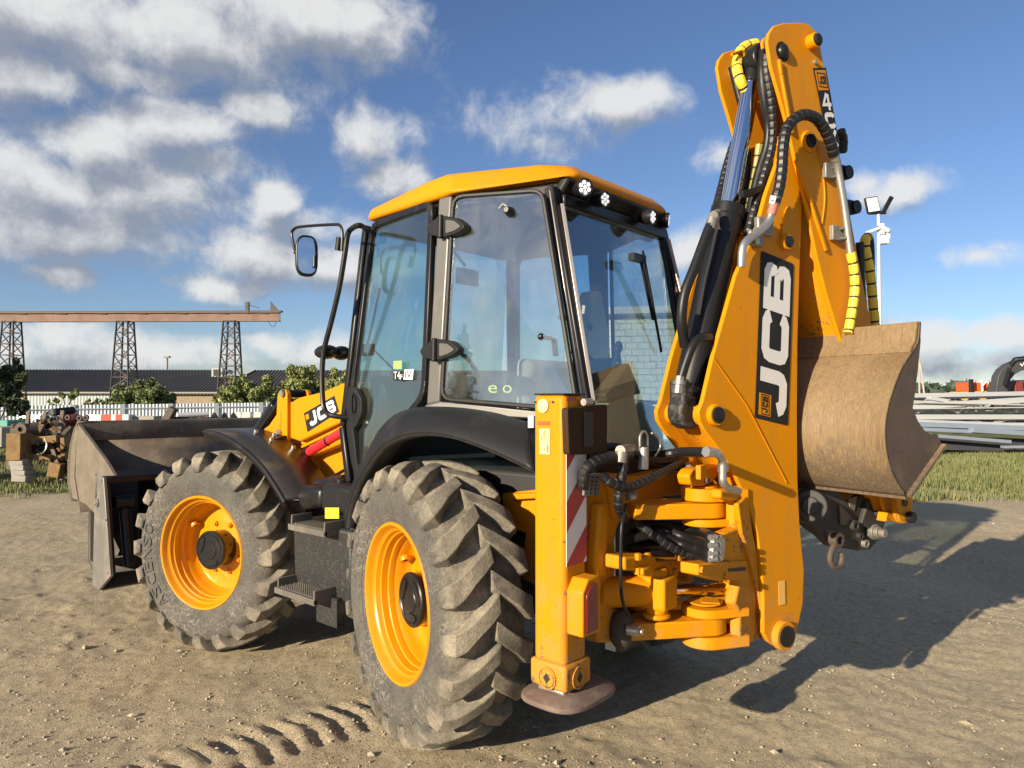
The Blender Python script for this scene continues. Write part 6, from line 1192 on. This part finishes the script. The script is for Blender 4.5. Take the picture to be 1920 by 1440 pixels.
m = MB(); q = at(1377, 1111, y=-1.31); m.cyl(q, q - YH * .006, .010, n=8); part('grease_nipple', ee, m, STL)
m = MB(); m.cyl(at(1180, 1128, y=-.90), at(1290, 1128, y=-.93), .05, n=20); part('lower_slew_ram', BL, m, YEL, bevel=.01)
# clamp block above the ram
m = MB(); m.prism(px([(1172, 1044), (1230, 1042), (1232, 1052), (1300, 1046), (1296, 1064), (1256, 1080), (1256, 1068), (1230, 1068), (1222, 1078), (1205, 1072), (1172, 1070)], y=-1.12), (0, .14, 0)); part('ram_clamp', BL, m, YELW, bevel=.01, seg=3)
for (a, b) in ((1196, 1045), (1214, 1044), (1272, 1048), (1196, 1072), (1214, 1074), (1265, 1074)): m = MB(); q = at(a, b, y=-1.125); m.cyl(q - ZZ * .01, q + ZZ * .016, .014, n=6); part('bolt', BL, m, YELW)
m = MB(); m.prism(px([(1206, 1066), (1226, 1064), (1226, 1080), (1206, 1080)], y=-1.15), (0, .05, 0)); part('ram_clamp', BL, m, YELW, bevel=.006)
m = MB(); m.prism(px([(1286, 1062), (1302, 1060), (1302, 1090), (1288, 1092)], y=-1.05), (0, .05, 0)); part('ram_clamp', BL, m, YEL, bevel=.006)
# rubber buffer with bolt
m = MB(); m.ball(at(1166, 1180, y=-1.0), (.062, .055, .085), 18, 10); part('rubber_buffer', BL, m, mat('old_rubber', (.05, .04, .032), rough=.75, var=.3)); m = MB(); q = at(1176, 1180, y=-1.05); m.cyl(q, q + Vector((.012, -.05, 0)), .022, n=16); m.cyl(q + Vector((.012, -.05, 0)), q + Vector((.015, -.066, 0)), .013, n=12); part('buffer_bolt', BL, m, STL, bevel=.002)
# ------------------------------------------------------------------ hoses at the rear
def hose(nm, pts_, r, mtl=HOSE, ribs=None, y=None, n=10, fit=None):
    m = MB(); P2 = [at(p[0], p[1], y=(p[2] if len(p) > 2 else y)) for p in pts_]; m.tube(P2, r, n=n, smooth=6, ribs=ribs); o = part(nm, BL, m, [mtl, INT] if ribs else mtl, ang=40 if not ribs else 25)
    if fit:
        C_ = catmull(P2, 6)
        for e in fit:
            q = C_[0] if e == 0 else C_[-1]; d = (C_[1] - C_[0]) if e == 0 else (C_[-2] - C_[-1]); d.normalize(); m = MB(); m.cyl(q - d * .004, q + d * .045, r * 1.18, n=12); m.cyl(q - d * .02, q + d * .012, r * 1.4, n=6); part('fitting', o, m, STL)
    return o
for k, (l, r, rb_) in enumerate((([(1200, 985, -1.0), (1245, 982, -1.05), (1300, 992, -1.16), (1332, 1004, -1.355)], .020, None), ([(1190, 1000, -1.0), (1240, 995, -1.07), (1290, 1010, -1.18), (1330, 1020, -1.355)], .023, None), ([(1185, 1010, -1.02), (1230, 1002, -1.08), (1285, 1024, -1.18), (1330, 1036, -1.355)], .023, None),
        ([(1190, 975, -1.02), (1220, 1000, -1.09), (1262, 1028, -1.16), (1300, 1042, -1.22), (1330, 1048, -1.355)], .019, .03), ([(1178, 1030, -1.0), (1230, 1022, -1.04), (1290, 1030, -1.1), (1345, 1036, -1.16)], .022, None), ([(1178, 1042, -1.0), (1220, 1036, -1.03), (1260, 1040, -1.06)], .022, None), ([(1175, 995, -.97), (1200, 1010, -1.0), (1250, 1015, -1.02)], .02, .03), ([(1200, 970, -1.0), (1240, 975, -1.02), (1290, 985, -1.06), (1345, 985, -1.15)], .018, None))):
    hose('hose', l, r, ribs=rb_, fit=None)
m = MB(); m.prism(rounded(px([(1340, 1010), (1353, 1003), (1361, 1012), (1358, 1050), (1345, 1056), (1336, 1050)], y=-1.375), .01, 2), (0, .02, 0)); fp = part('hose_manifold', BL, m, STL, bevel=.003)
for y_ in (1007, 1022, 1037, 1048): m = MB(); q = at(1349, y_, y=-1.377); m.cyl(q, q - YH * .01, .010, n=6); m.cyl(at(1330, y_ + 1, y=-1.36), at(1343, y_, y=-1.375), .012, n=10); part('bolt', fp, m, STL)
hose('spiral_hose', [(1092, 915, -1.03), (1098, 880, -1.05), (1125, 862, -1.07), (1160, 858, -1.07), (1195, 855, -1.05)], .022, ribs=.028)
hose('spiral_hose', [(1170, 848, -1.08), (1168, 880, -1.09), (1162, 915, -1.09), (1160, 950, -1.08), (1172, 972, -1.05)], .020, ribs=.03)
hose('spiral_hose', [(1130, 893, -1.07), (1150, 908, -1.10), (1180, 913, -1.12), (1220, 898, -1.14), (1255, 880, -1.14), (1285, 862, -1.12)], .019, ribs=.03)
hose('spiral_hose', [(1252, 852, -1.14), (1275, 848, -1.20), (1305, 848, -1.32), (1332, 848, -1.42)], .021, ribs=.034)
hose('steel_pipe', [(1330, 848, -1.46), (1345, 851, -1.47), (1354, 864, -1.47), (1355, 885, -1.47), (1356, 905, -1.47), (1368, 916, -1.47), (1385, 921, -1.47)], .015, mtl=STL, fit=(0,))
m = MB(); m.cyl(at(1355, 868, y=-1.46), at(1355.5, 884, y=-1.46), .021, n=6); part('pipe_nut', BL, m, STL)
hose('hose', [(1180, 842, -1.04), (1150, 838, -1.03), (1120, 842, -1.0)], .018); hose('spiral_hose', [(1205, 862, -1.08), (1240, 866, -1.1), (1275, 860, -1.12)], .018, ribs=.03)
hose('control_cable', [(1174, 945, -1.08), (1166, 985, -1.10), (1164, 1040, -1.10), (1164, 1090, -1.10), (1168, 1130, -1.08), (1178, 1152, -1.06)], .0075)
hose('lock_cable', [(1222, 812, -1.12), (1234, 820, -1.12), (1238, 838, -1.12), (1228, 856, -1.12)], .004, mtl=STL)
m = MB(); q = at(1207, 838, y=-1.1); m.cyl(at(1206, 880, y=-1.1), at(1207, 838, y=-1.1), .022, n=16); m.tube([q + Vector((-.03, 0, .0)), q + Vector((-.028, 0, .045)), q + Vector((0, 0, .065)), q + Vector((.028, 0, .045)), q + Vector((.03, 0, 0))], .006, n=8, smooth=5); part('lock_pin', BL, m, STL, bevel=.002)
m = MB(); m.cyl(at(1163, 868, y=-1.09), at(1166, 848, y=-1.09), .026, n=12); m.cyl(at(1185, 842, y=-1.05), at(1163, 845, y=-1.09), .022, n=10); m.cyl(at(1176, 930, y=-1.09), at(1188, 930, y=-1.1), .02, n=12); m.cyl(at(1155, 905, y=-1.1), at(1146, 904, y=-1.09), .016, n=10); part('hose_fitting', BL, m, STEELW)
m = MB(); m.prism(px([(1099, 890), (1128, 888), (1124, 930), (1095, 930)], y=-1.03), (0, .03, 0)); vb = part('valve_plate', BL, m, STEELW, bevel=.004)
m = MB()
for i in range(3):
    for j in range(5): q = at(1103 + i * 8 - j * .8, 895 + j * 7.5, y=-1.032); m.cyl(q, q - YH * .003, .004, n=6)
part('bolt_row', vb, m, INT)
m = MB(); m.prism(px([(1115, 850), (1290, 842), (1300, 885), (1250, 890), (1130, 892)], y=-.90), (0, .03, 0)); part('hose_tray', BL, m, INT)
# small yellow link on the top hinge
m = MB(); m.prism(rounded(px([(1292, 892), (1300, 880), (1312, 876), (1325, 878), (1345, 872), (1368, 868), (1372, 882), (1348, 890), (1335, 905), (1320, 912), (1296, 910)], y=-1.24), .01, 2), (0, .06, 0)); lk = part('lock_link', BL, m, YELW, bevel=.006); m = MB(); q = at(1324, 901, y=-1.243); m.cyl(q, q - YH * .012, .014, n=10); part('bolt', lk, m, RUSTD)
m = MB(); m.obox(at(1315, 885, y=-1.27), XH * .03, YH * .012, ZZ * .03); part('link_plate', lk, m, YELW, bevel=.004)
hose('hose', [(1288, 870, -1.16), (1300, 885, -1.2), (1303, 905, -1.2)], .012, mtl=STEELW)
# ------------------------------------------------------------------ boom
# the digging arm is swung about the swing axis: it is built in its own straight axes and turned by SWING
SWING = R_(-17.0); AXV = Vector((AXX, AXY, 0))
XF = Matrix.Translation(AXV) @ Matrix.Rotation(SWING, 4, 'Z') @ Matrix.Translation(-AXV)
_keep = (CAM, FW, RT, UP, FH); _ri = Matrix.Rotation(-SWING, 3, 'Z')
CAM = XF.inverted() @ CAM; FW, RT, UP, FH = (_ri @ v for v in (FW, RT, UP, FH))
YN, YF = -1.34, -1.09
near = [(1432, 1187), (1440, 1203), (1452, 1212), (1470, 1214), (1486, 1205), (1496, 1180), (1506, 1130), (1508, 1070), (1500, 985), (1496, 900), (1495, 780), (1496, 640), (1500, 500), (1504, 400), (1507, 330), (1510, 262), (1500, 245), (1482, 248), (1466, 280), (1436, 365), (1420, 425), (1380, 515), (1345, 640), (1338, 665), (1318, 752), (1310, 772), (1312, 790), (1322, 808), (1350, 845), (1380, 893), (1402, 942), (1420, 998), (1428, 1060), (1432, 1120)]
nearp = px(near, y=YN)
bm2 = MB(); bm2.prism(nearp, (0, .022, 0)); bo = part('boom', BL, bm2, YEL, bevel=.005)
bm2 = MB(); bm2.prism([Vector((p.x, YF, p.z)) for p in nearp], (0, .022, 0)); part('far_plate', bo, bm2, YEL, bevel=.005)
# closing web on the right side and lower inside
rw_ = [nearp[i] + Vector((-.02, .022, 0)) for i in range(5, 17)]; m = MB(); m.strip(rw_, [Vector((p.x, YF, p.z)) for p in rw_]); part('back_web', bo, m, YELW, solid=.016, ang=60)
li = [nearp[i] + Vector((.07, .022, .02)) for i in range(25, 34)]; m = MB(); m.strip(li, [Vector((p.x, YF, p.z)) for p in li]); part('front_web', bo, m, YELW, solid=.016, ang=60)
li = [p + Vector((.10, .022, 0)) for p in (nearp[20], nearp[21], nearp[22], nearp[23])]; m = MB(); m.strip(li, [Vector((p.x, YF, p.z)) for p in li]); part('inner_web', bo, m, YELW, solid=.016)
# pins and bosses of the boom
def boss(c, r, l, pr, parent, mtl=YEL, cap=BLK, d=-1):
    m = MB(); m.lathe([(r * 1.0, 0), (r, l), (r * .93, l + .004), (pr * 1.02, l + .004), (pr * 1.02, l - .002)], c, (0, d, 0), 32); b_ = part('pin_boss', parent, m, mtl); m = MB(); m.lathe([(pr, l - .004), (pr, l + .012), (pr * .8, l + .016), (.001, l + .016)], c, (0, d, 0), 24); part('pin', parent, m, cap); return b_
c = at(1339, 778, y=YN); boss(c, .046, .018, .034, bo)
m = MB(); m.cyl((c.x, YN + .02, c.z), (c.x, YN + .078, c.z), .048, n=24); m.cyl((c.x, YF, c.z), (c.x, YF - .058, c.z), .048, n=24); part('pin_bush', bo, m, YEL, bevel=.004)
c = at(1465, 1190, y=YN); boss(c, .066, .025, .046, bo)
m = MB(); m.cyl((c.x, YF + .02, c.z), (c.x, YF + .1, c.z), .06, n=24); part('pin_bush', bo, m, YEL)
c = at(1470, 455, y=YN); boss(c, .036, .022, .026, bo); c2 = at(1477, 398, y=YN)
m = MB(); m.prism(rounded([at(1461, 452, y=YN), at(1470, 395, y=YN), at(1475, 386, y=YN), at(1481, 392, y=YN), at(1483, 452, y=YN)], .01, 2), (0, -.014, 0)); part('stiffener', bo, m, YEL, bevel=.004)
m = MB(); m.tube([at(1338, 672, y=YN - .003), at(1400, 760, y=YN - .003), at(1475, 905, y=YN - .003)], .003, n=6); part('plate_line', bo, m, YEL)  # raised line built where the shadow edge runs across the plate
# boom logo
fr = quadframe(at(1477, 798, y=YN - .002), at(1488, 495, y=YN - .002), at(1427, 470, y=YN - .002), at(1415, 783, y=YN - .002))
m = MB(); m.prism(rounded([fr(0, 0), fr(1, 0), fr(1, 1), fr(0, 1)], .012, 3), Vector((0, -.0015, 0))); fr.n = Vector((0, -1, 0)); dc = part('logo_decal', bo, m, DEC)
m = MB(); letters(m, 'JCB', fr.sub(.035, .09, .955, .90), .003, gap=.07); part('letters', dc, m, WHT, ang=0)
fs_ = fr.sub(.025, .55, .155, .90); m = MB(); plate_on(m, fs_, lift=.002, th=.001); sqd = part('logo_square', dc, m, YEL); m = MB(); letters(m, 'JCB', fs_.sub(.12, .30, .88, .72), .004); part('small_letters', dc, m, DEC, ang=0)
m = MB(); 
for q in ribbon([(.06, .14), (.94, .22), (.94, .84), (.06, .76), (.06, .14)], .05): m.poly([fs_(*k_) + fs_.n * .0042 for k_ in q])
part('logo_outline', dc, m, DEC, ang=0)
fr = quadframe(at(1460, 1135, y=YN - .002), at(1472, 1133, y=YN - .002), at(1471, 1088, y=YN - .002), at(1459, 1090, y=YN - .002)); fr.n = Vector((0, -1, 0)); m = MB(); plate_on(m, fr); part('worn_sticker', bo, m, mat('faded_sticker', (.72, .42, .10), rough=.5))
# ------------------------------------------------------------------ dipper
DN, DF = -1.366, -1.075
dip = [(1439, 78), (1442, 62), (1452, 48), (1470, 43), (1500, 42), (1516, 45), (1530, 58), (1537, 80), (1547, 135), (1562, 215), (1577, 300), (1592, 390), (1610, 490), (1624, 560), (1640, 640), (1660, 740), (1680, 860), (1694, 950), (1686, 965), (1660, 960), (1640, 900), (1610, 760), (1590, 680), (1567, 607), (1548, 545), (1532, 480), (1515, 400), (1502, 340), (1491, 298), (1480, 246), (1462, 180), (1446, 124)]
dipp = px(dip, y=DN); m = MB(); m.prism(dipp, (0, .018, 0)); di = part('dipper', BL, m, YEL, bevel=.004)
m = MB(); m.prism([Vector((p.x, DF, p.z)) for p in dipp], (0, .018, 0)); part('far_plate', di, m, YEL, bevel=.004)
inn = [dipp[i] + Vector((.03, .018, 0)) for i in range(19, 28)]; m = MB(); m.strip(inn, [Vector((p.x, DF, p.z)) for p in inn]); part('front_web', di, m, YELW, solid=.012, ang=60)
inn = [dipp[i] + Vector((-.015, .018, 0)) for i in range(7, 18)]; m = MB(); m.strip(inn, [Vector((p.x, DF, p.z)) for p in inn]); part('back_web', di, m, YELW, solid=.012, ang=60)
c = at(1515, 266, y=DN); boss(c, .050, .010, .032, di); c = at(1519, 81, y=DN); boss(c, .036, .035, .027, di, cap=DEC)
c = at(1467, 97, y=DN); m = MB(); m.ball(c - YH * .004, (.032, .022, .036)); part('pin_head', di, m, BLK)
m = MB(); m.lathe([(.034, -.001), (.045, -.001), (.045, .002), (.034, .002)], c, (0, -1, 0), 24); part('pin_hole_rim', di, m, DEC)
m = MB(); q = at(1527, 117, y=DN); m.cyl(q, q - YH * .012, .010, n=10); part('bolt', di, m, STL)
for l in (((1461, 112), (1465, 140), (1485, 250)), ((1492, 300), (1520, 380), (1549, 470))):
    m = MB(); 
    for a, b in zip(l[:-1], l[1:]): m.bar(at(*a, y=DN - .008), at(*b, y=DN - .008), .016, .014, up=(0, 1, 0))
    part('stiffener', di, m, YEL, bevel=.003)
m = MB(); m.tube(px([(1530, 262), (1538, 300), (1545, 345), (1546, 380), (1541, 420)], y=DN - .002), .004, n=6, smooth=4); part('plate_line', di, m, YEL)  # weld seam on the dipper plate
fr = quadframe(at(1553, 276, y=DN - .002), at(1574, 276, y=DN - .002), at(1548, 127, y=DN - .002), at(1524, 128, y=DN - .002)); fr.n = Vector((0, -1, 0)); m = MB(); plate_on(m, fr); dc = part('model_decal', di, m, DEC)
fs_ = fr.sub(.10, .72, .90, .97); m = MB(); plate_on(m, fs_, lift=.002, th=.001); part('logo_square', dc, m, YEL); m = MB(); letters(m, 'JCB', fs_.sub(.2, .3, .82, .7), .004); 
for q in ribbon([(.1, .2), (.9, .12), (.9, .8), (.1, .88), (.1, .2)], .05): m.poly([fs_(*k_) + fs_.n * .0042 for k_ in q])
part('small_letters', dc, m, DEC, ang=0)
m = MB(); 
for ch, v0, v1 in (('4', .465, .68), ('C', .235, .44), ('X', .01, .21)): letters(m, ch, fr.sub(.14, v0, .90, v1), .003)
part('letters', dc, m, WHT, ang=0)
for (a, b) in ((1556, 322), (1569, 438)):
    m = MB(); q = at(a, b, y=DN - .012); m.obox(q, XH * .045, YH * .012, ZZ * .036); pb_ = part('pipe_bracket', di, m, STEELW, bevel=.004); m = MB(); m.bar(at(a + 6, b - 9, y=DN - .03), at(a + 18, b - 12, y=DN - .045), .012, .01); m.bar(at(a + 6, b + 9, y=DN - .03), at(a + 18, b + 8, y=DN - .045), .012, .01); part('clip', pb_, m, STEELW)
for a, b in ((1583, 325), (1598, 390)): m = MB(); q = at(a, b, y=-1.30); m.obox(q - XH * .03, XH * .05, YH * .02, ZZ * .03); m.cyl(q + YH * .03, q - YH * .03, .034, n=14); part('far_pipe_clip', di, m, BLKM)
# dipper ram
RY = (YN + YF) / 2 + .01
a, b, c = at(1286, 772, y=RY), at(1366, 392, y=RY), at(1416, 118, y=RY); d_ = (c - a).normalized()
m = MB(); m.cyl(a + d_ * .11, b, .073, n=32); m.cyl(b - d_ * .05, b + d_ * .006, .078, n=32); rm = part('dipper_ram', BL, m, BLK, bevel=.006)
m = MB(); m.obox(a + d_ * .06, XH * .075, YH * .045, ZZ * .085); m.cyl(a - YH * .045, a + YH * .045, .075, n=24); part('ram_base', rm, m, mat('chipped_black', (.02, .02, .02), rough=.5, var=.4, dust=(.22, .21, .19), dusta=.35, ds=30, bump=.3, bs=80), bevel=.015)
m = MB(); m.cyl(b, c - d_ * .05, .042, n=32); part('chrome_rod', rm, m, CHR)
m = MB(); m.cyl(c - YH * .06, c + YH * .06, .075, n=24); m.cyl(c - d_ * .12, c - d_ * .04, .05, n=24); part('rod_eye', rm, m, BLK, bevel=.01)
m = MB(); e = Vector((c.x, 0, c.z)); m.cyl((e.x, DN + .02, e.z), (e.x, DF, e.z), .035, n=16); part('ram_pin', rm, m, STL)
hose('ram_hose', [(1330, 632, -1.31), (1312, 634, -1.33), (1298, 650, -1.33), (1286, 680, -1.32), (1276, 712, -1.31)], .019); m = MB(); m.cyl(at(1276, 706, y=-1.31), at(1272, 738, y=-1.31), .020, n=8); m.cyl(at(1275, 714, y=-1.31), at(1274, 722, y=-1.31), .026, n=12); part('hose_fitting', BL, m, STEELW)
hose('ram_hose', [(1334, 418, -1.28), (1325, 440, -1.28), (1303, 500, -1.28), (1284, 550, -1.27), (1278, 600, -1.26), (1284, 650, -1.24)], .022); m = MB(); m.cyl(at(1336, 410, y=-1.28), at(1331, 430, y=-1.28), .024, n=12); m.cyl(at(1338, 404, y=-1.28), at(1346, 400, y=-1.26), .02, n=10); part('hose_fitting', BL, m, STEELW)
hose('ram_hose', [(1345, 405, -1.28), (1332, 470, -1.27), (1318, 530, -1.26), (1308, 590, -1.25)], .012, mtl=STEELW)
hose('spiral_hose', [(1392, 250, -1.13), (1378, 268, -1.12), (1364, 310, -1.12), (1354, 350, -1.13), (1345, 385, -1.16)], .022, ribs=.032)
# hoses in the boom head
hose('yellow_sleeve_hose', [(1418, 82, -1.18), (1400, 86, -1.17), (1386, 100, -1.17), (1382, 125, -1.18), (1388, 150, -1.2), (1400, 175, -1.2), (1408, 200, -1.19)], .024, mtl=YSL, ribs=.055)
hose('hose', [(1372, 125, -1.15), (1382, 165, -1.16), (1392, 205, -1.17), (1400, 250, -1.17)], .018)
hose('hose', [(1432, 95, -1.29), (1429, 140, -1.3), (1434, 190, -1.3), (1441, 235, -1.29), (1438, 275, -1.28), (1424, 320, -1.26), (1412, 370, -1.25), (1400, 430, -1.25)], .022)
hose('spiral_hose', [(1438, 90, -1.325), (1437, 130, -1.325), (1445, 185, -1.325), (1449, 235, -1.315), (1446, 280, -1.305), (1432, 330, -1.295), (1416, 385, -1.285), (1402, 440, -1.285)], .022, ribs=.034)
hose('olive_sleeve_hose', [(1424, 272, -1.24), (1418, 310, -1.23), (1411, 350, -1.23), (1403, 392, -1.23), (1396, 430, -1.23)], .020, mtl=OSL, ribs=.06)
hose('hose', [(1404, 285, -1.19), (1402, 330, -1.19), (1392, 380, -1.2), (1384, 420, -1.21)], .012)
m = MB(); m.bar(at(1390, 365, y=-1.30), at(1428, 354, y=-1.30), .02, .03); m.bar(at(1391, 371, y=-1.29), at(1429, 361, y=-1.29), .02, .012); part('hose_clamp', BL, m, BLKM, bevel=.004)
m = MB(); m.tube(px([(1372, 102), (1384, 98), (1392, 97), (1398, 110)], y=-1.2), .008, n=6, smooth=4); part('hose_guide', BL, m, YEL); m = MB(); m.tube(px([(1430, 92), (1429, 80), (1434, 74), (1441, 71)], y=-1.34), .008, n=6, smooth=4); part('hose_guide', BL, m, YEL)
# big loop outside the near plate
hose('spiral_hose', [(1452, 382, -1.40), (1461, 352, -1.41), (1466, 315, -1.42), (1468, 280, -1.425), (1474, 245, -1.43), (1488, 224, -1.435), (1508, 215, -1.44), (1530, 222, -1.44), (1547, 244, -1.435), (1558, 270, -1.43), (1564, 292, -1.42)], .025, ribs=.034)
hose('steel_pipe', [(1562, 284, -1.42), (1570, 315, -1.41), (1580, 370, -1.41), (1587, 420, -1.41), (1595, 480, -1.41)], .017, mtl=STL, fit=(0,))
hose('yellow_sleeve_hose', [(1595, 474, -1.41), (1601, 505, -1.41), (1603, 540, -1.41), (1598, 580, -1.41), (1590, 625, -1.41)], .022, mtl=YSL, ribs=.055)
hose('steel_pipe', [(1452, 378, -1.40), (1447, 398, -1.39), (1438, 420, -1.385), (1418, 438, -1.385), (1400, 452, -1.385), (1392, 468, -1.385), (1390, 500, -1.38)], .018, mtl=STL, fit=(0,))
m = MB(); m.cyl(at(1451, 384, y=-1.40), at(1446, 402, y=-1.39), .0195, n=14); part('red_band', BL, m, mat('faded_red', (.55, .16, .12), rough=.6))
m = MB(); m.obox(at(1432, 425, y=-1.365), XH * .05, YH * .015, ZZ * .04); m.obox(at(1417, 447, y=-1.36), XH * .045, YH * .012, ZZ * .035); part('pipe_clamp', BL, m, STEELW, bevel=.008); m = MB(); q = at(1417, 453, y=-1.375); m.cyl(q, q - YH * .012, .015, n=6); part('bolt', BL, m, STL)
m = MB(); m.tube(px([(1396, 470), (1395, 480), (1388, 520), (1375, 590), (1362, 640)], y=-1.30), .02, n=8, smooth=4); part('hose', BL, m, HOSE)
hose('yellow_sleeve_hose', [(1642, 625, -1.32), (1637, 570, -1.32), (1631, 510, -1.32), (1623, 470, -1.32), (1622, 450, -1.32), (1627, 444, -1.31)], .024, mtl=YSL, ribs=.065)
hose('hose', [(1624, 448, -1.30), (1629, 443, -1.29), (1633, 462, -1.28), (1634, 520, -1.27), (1636, 620, -1.26)], .018)
hose('hose', [(1612, 455, -1.32), (1614, 520, -1.32), (1618, 575, -1.32)], .02); hose('spiral_hose', [(1576, 245, -1.31), (1581, 262, -1.30), (1580, 285, -1.30)], .022, ribs=.03)
# ------------------------------------------------------------------ quick hitch and bucket
BY0, BY1 = -1.72, -.66
HB = bpy.data.objects.new('bucket', None); COL.objects.link(HB); HB.parent = BL
def bp(l): return px(l, y=BY0)
shell_px = [(1725, 603), (1722, 640), (1705, 668), (1690, 692), (1676, 728), (1665, 765), (1660, 800), (1661, 835), (1668, 872), (1682, 905), (1700, 930)]
sh_ = bp(shell_px); sh_ = catmull(sh_, 3)
m = MB(); m.strip(sh_, [p + YH * (BY1 - BY0) for p in sh_]); part('shell', HB, m, RUST, solid=.018, ang=55)
lip = bp([(1700, 930), (1732, 884), (1766, 834)]); m = MB(); m.strip(lip, [p + YH * (BY1 - BY0) for p in lip]); part('floor_sheet', HB, m, RUST, solid=.024, ang=20)
side_px = [(1725, 603), (1727, 640), (1722, 690), (1716, 740), (1712, 765), (1722, 790), (1735, 808), (1748, 815), (1758, 813), (1766, 834), (1732, 884), (1700, 930), (1682, 905), (1668, 872), (1661, 835), (1660, 800), (1665, 765), (1676, 728), (1690, 692), (1705, 668), (1722, 640)]
sdp = bp(side_px); m = MB(); m.prism(sdp, (0, .016, 0)); part('side_plate', HB, m, RUSTD, bevel=.003)
m = MB(); m.prism([p + YH * (BY1 - BY0 - .016) for p in sdp], (0, .016, 0)); part('side_plate', HB, m, RUSTD, bevel=.003)
ws_ = bp([(1722, 645), (1706, 669)]); tpb = bp([(1727, 604), (1723, 640), (1712, 662)]); off = Vector((-.022, 0, .0)); m = MB(); m.strip([p + off for p in tpb], [p + off + YH * (BY1 - BY0) for p in tpb]); part('reinforcing_strip', HB, m, RUST, solid=.02, bevel=.004)
m = MB(); e = bp([(1700, 932)])[0]; m.tube([e, e + YH * (BY1 - BY0)], .014, n=6); m.bar(lip[0] - YH * .006, lip[-1] - YH * .006, .03, .014); part('cutting_edge', HB, m, RUST)
# hitch under the bucket
HY = -1.26
QH = bpy.data.objects.new('quick_hitch', None); COL.objects.link(QH); QH.parent = BL
QM = mat('hitch_black', (.028, .026, .026), rough=.6, var=.4, dust=(.10, .08, .06), dusta=.35, ds=8)
m = MB(); m.prism(px([(1496, 915), (1560, 912), (1600, 945), (1640, 905), (1682, 925), (1655, 995), (1648, 1012), (1632, 1030), (1610, 1033), (1560, 1025), (1535, 1000), (1525, 985), (1496, 975)], y=HY), (0, .05, 0)); part('cheek_plate', QH, m, QM, bevel=.006)
m = MB(); m.prism(px([(1496, 905), (1570, 905), (1620, 930), (1660, 900), (1690, 915), (1650, 1000), (1560, 1020), (1496, 975)], y=HY + .20), (0, .05, 0)); part('cheek_plate', QH, m, QM, bevel=.006)
m = MB(); m.prism(px([(1640, 905), (1683, 927), (1652, 1000), (1615, 985)], y=HY - .03), (0, .03, 0)); part('link_arm', QH, m, QM, bevel=.008)
m = MB(); m.cyl(at(1520, 948, y=HY - .05), at(1520, 948, y=HY + .3), .075, n=24); m.cyl(at(1520, 948, y=HY - .06), at(1520, 948, y=HY - .05), .045, n=6); part('bucket_pin', QH, m, QM, bevel=.006)
m = MB(); q = at(1650, 999, y=HY - .06); m.cyl(q, q + YH * .12, .030, n=18); m.cyl(q - YH * .03, q, .022, n=14); m.cyl(q + YH * .02, q + YH * .05, .04, n=18); part('locking_pin', QH, m, STEELW, bevel=.003)
for a, b, r in ((1622, 1019, .02), (1645, 962, .018), (1602, 985, .026), (1612, 1005, .016)): m = MB(); q = at(a, b, y=HY - .035); m.lathe([(r * .6, -.0), (r * .6, .012), (r, .012), (r, -.01)], q, (0, -1, 0), 16); part('bush', QH, m, STEELW if r == .02 else QM)
m = MB(); q = at(1568, 1012, y=HY - .03); m.lathe([(.02, -.02), (.036, -.02), (.036, .02), (.02, .02)], q, (0, 1, 0), 16); m.tube(px([(1566, 1018), (1558, 1035), (1556, 1050), (1562, 1062), (1572, 1062), (1578, 1050), (1578, 1036)], y=HY - .03), .014, n=8, smooth=5); part('lifting_hook', QH, m, RUSTD)
m = MB(); m.prism(px([(1572, 945), (1600, 975), (1590, 985), (1575, 984)], y=HY - .004), (0, -.006, 0)); part('wear_strip', QH, m, SHOVL)
m = MB(); m.prism(px([(1590, 935), (1606, 930), (1600, 957), (1592, 950)], y=HY - .004), (0, -.006, 0)); part('wear_strip', QH, m, SHOVL)
m = MB(); m.prism(rounded(px([(1682, 930), (1711, 925), (1712, 950), (1706, 972), (1700, 982), (1690, 982), (1684, 968)], y=-1.44), .02, 3), (0, .03, 0)); tl = part('tipping_link', BL, m, YELW, bevel=.004)
for a, b, r in ((1697, 942, .022), (1703, 969, .028)): m = MB(); q = at(a, b, y=-1.445); m.cyl(q, q - YH * (.03 if r > .025 else .004), r, n=18); part('pin', tl, m, BLK, bevel=.003)
m = MB(); m.prism(px([(1664, 960), (1690, 955), (1690, 980), (1660, 978)], y=-1.38), (0, .05, 0)); part('tipping_bar', BL, m, YELW, bevel=.005)

XF = None; CAM, FW, RT, UP, FH = _keep
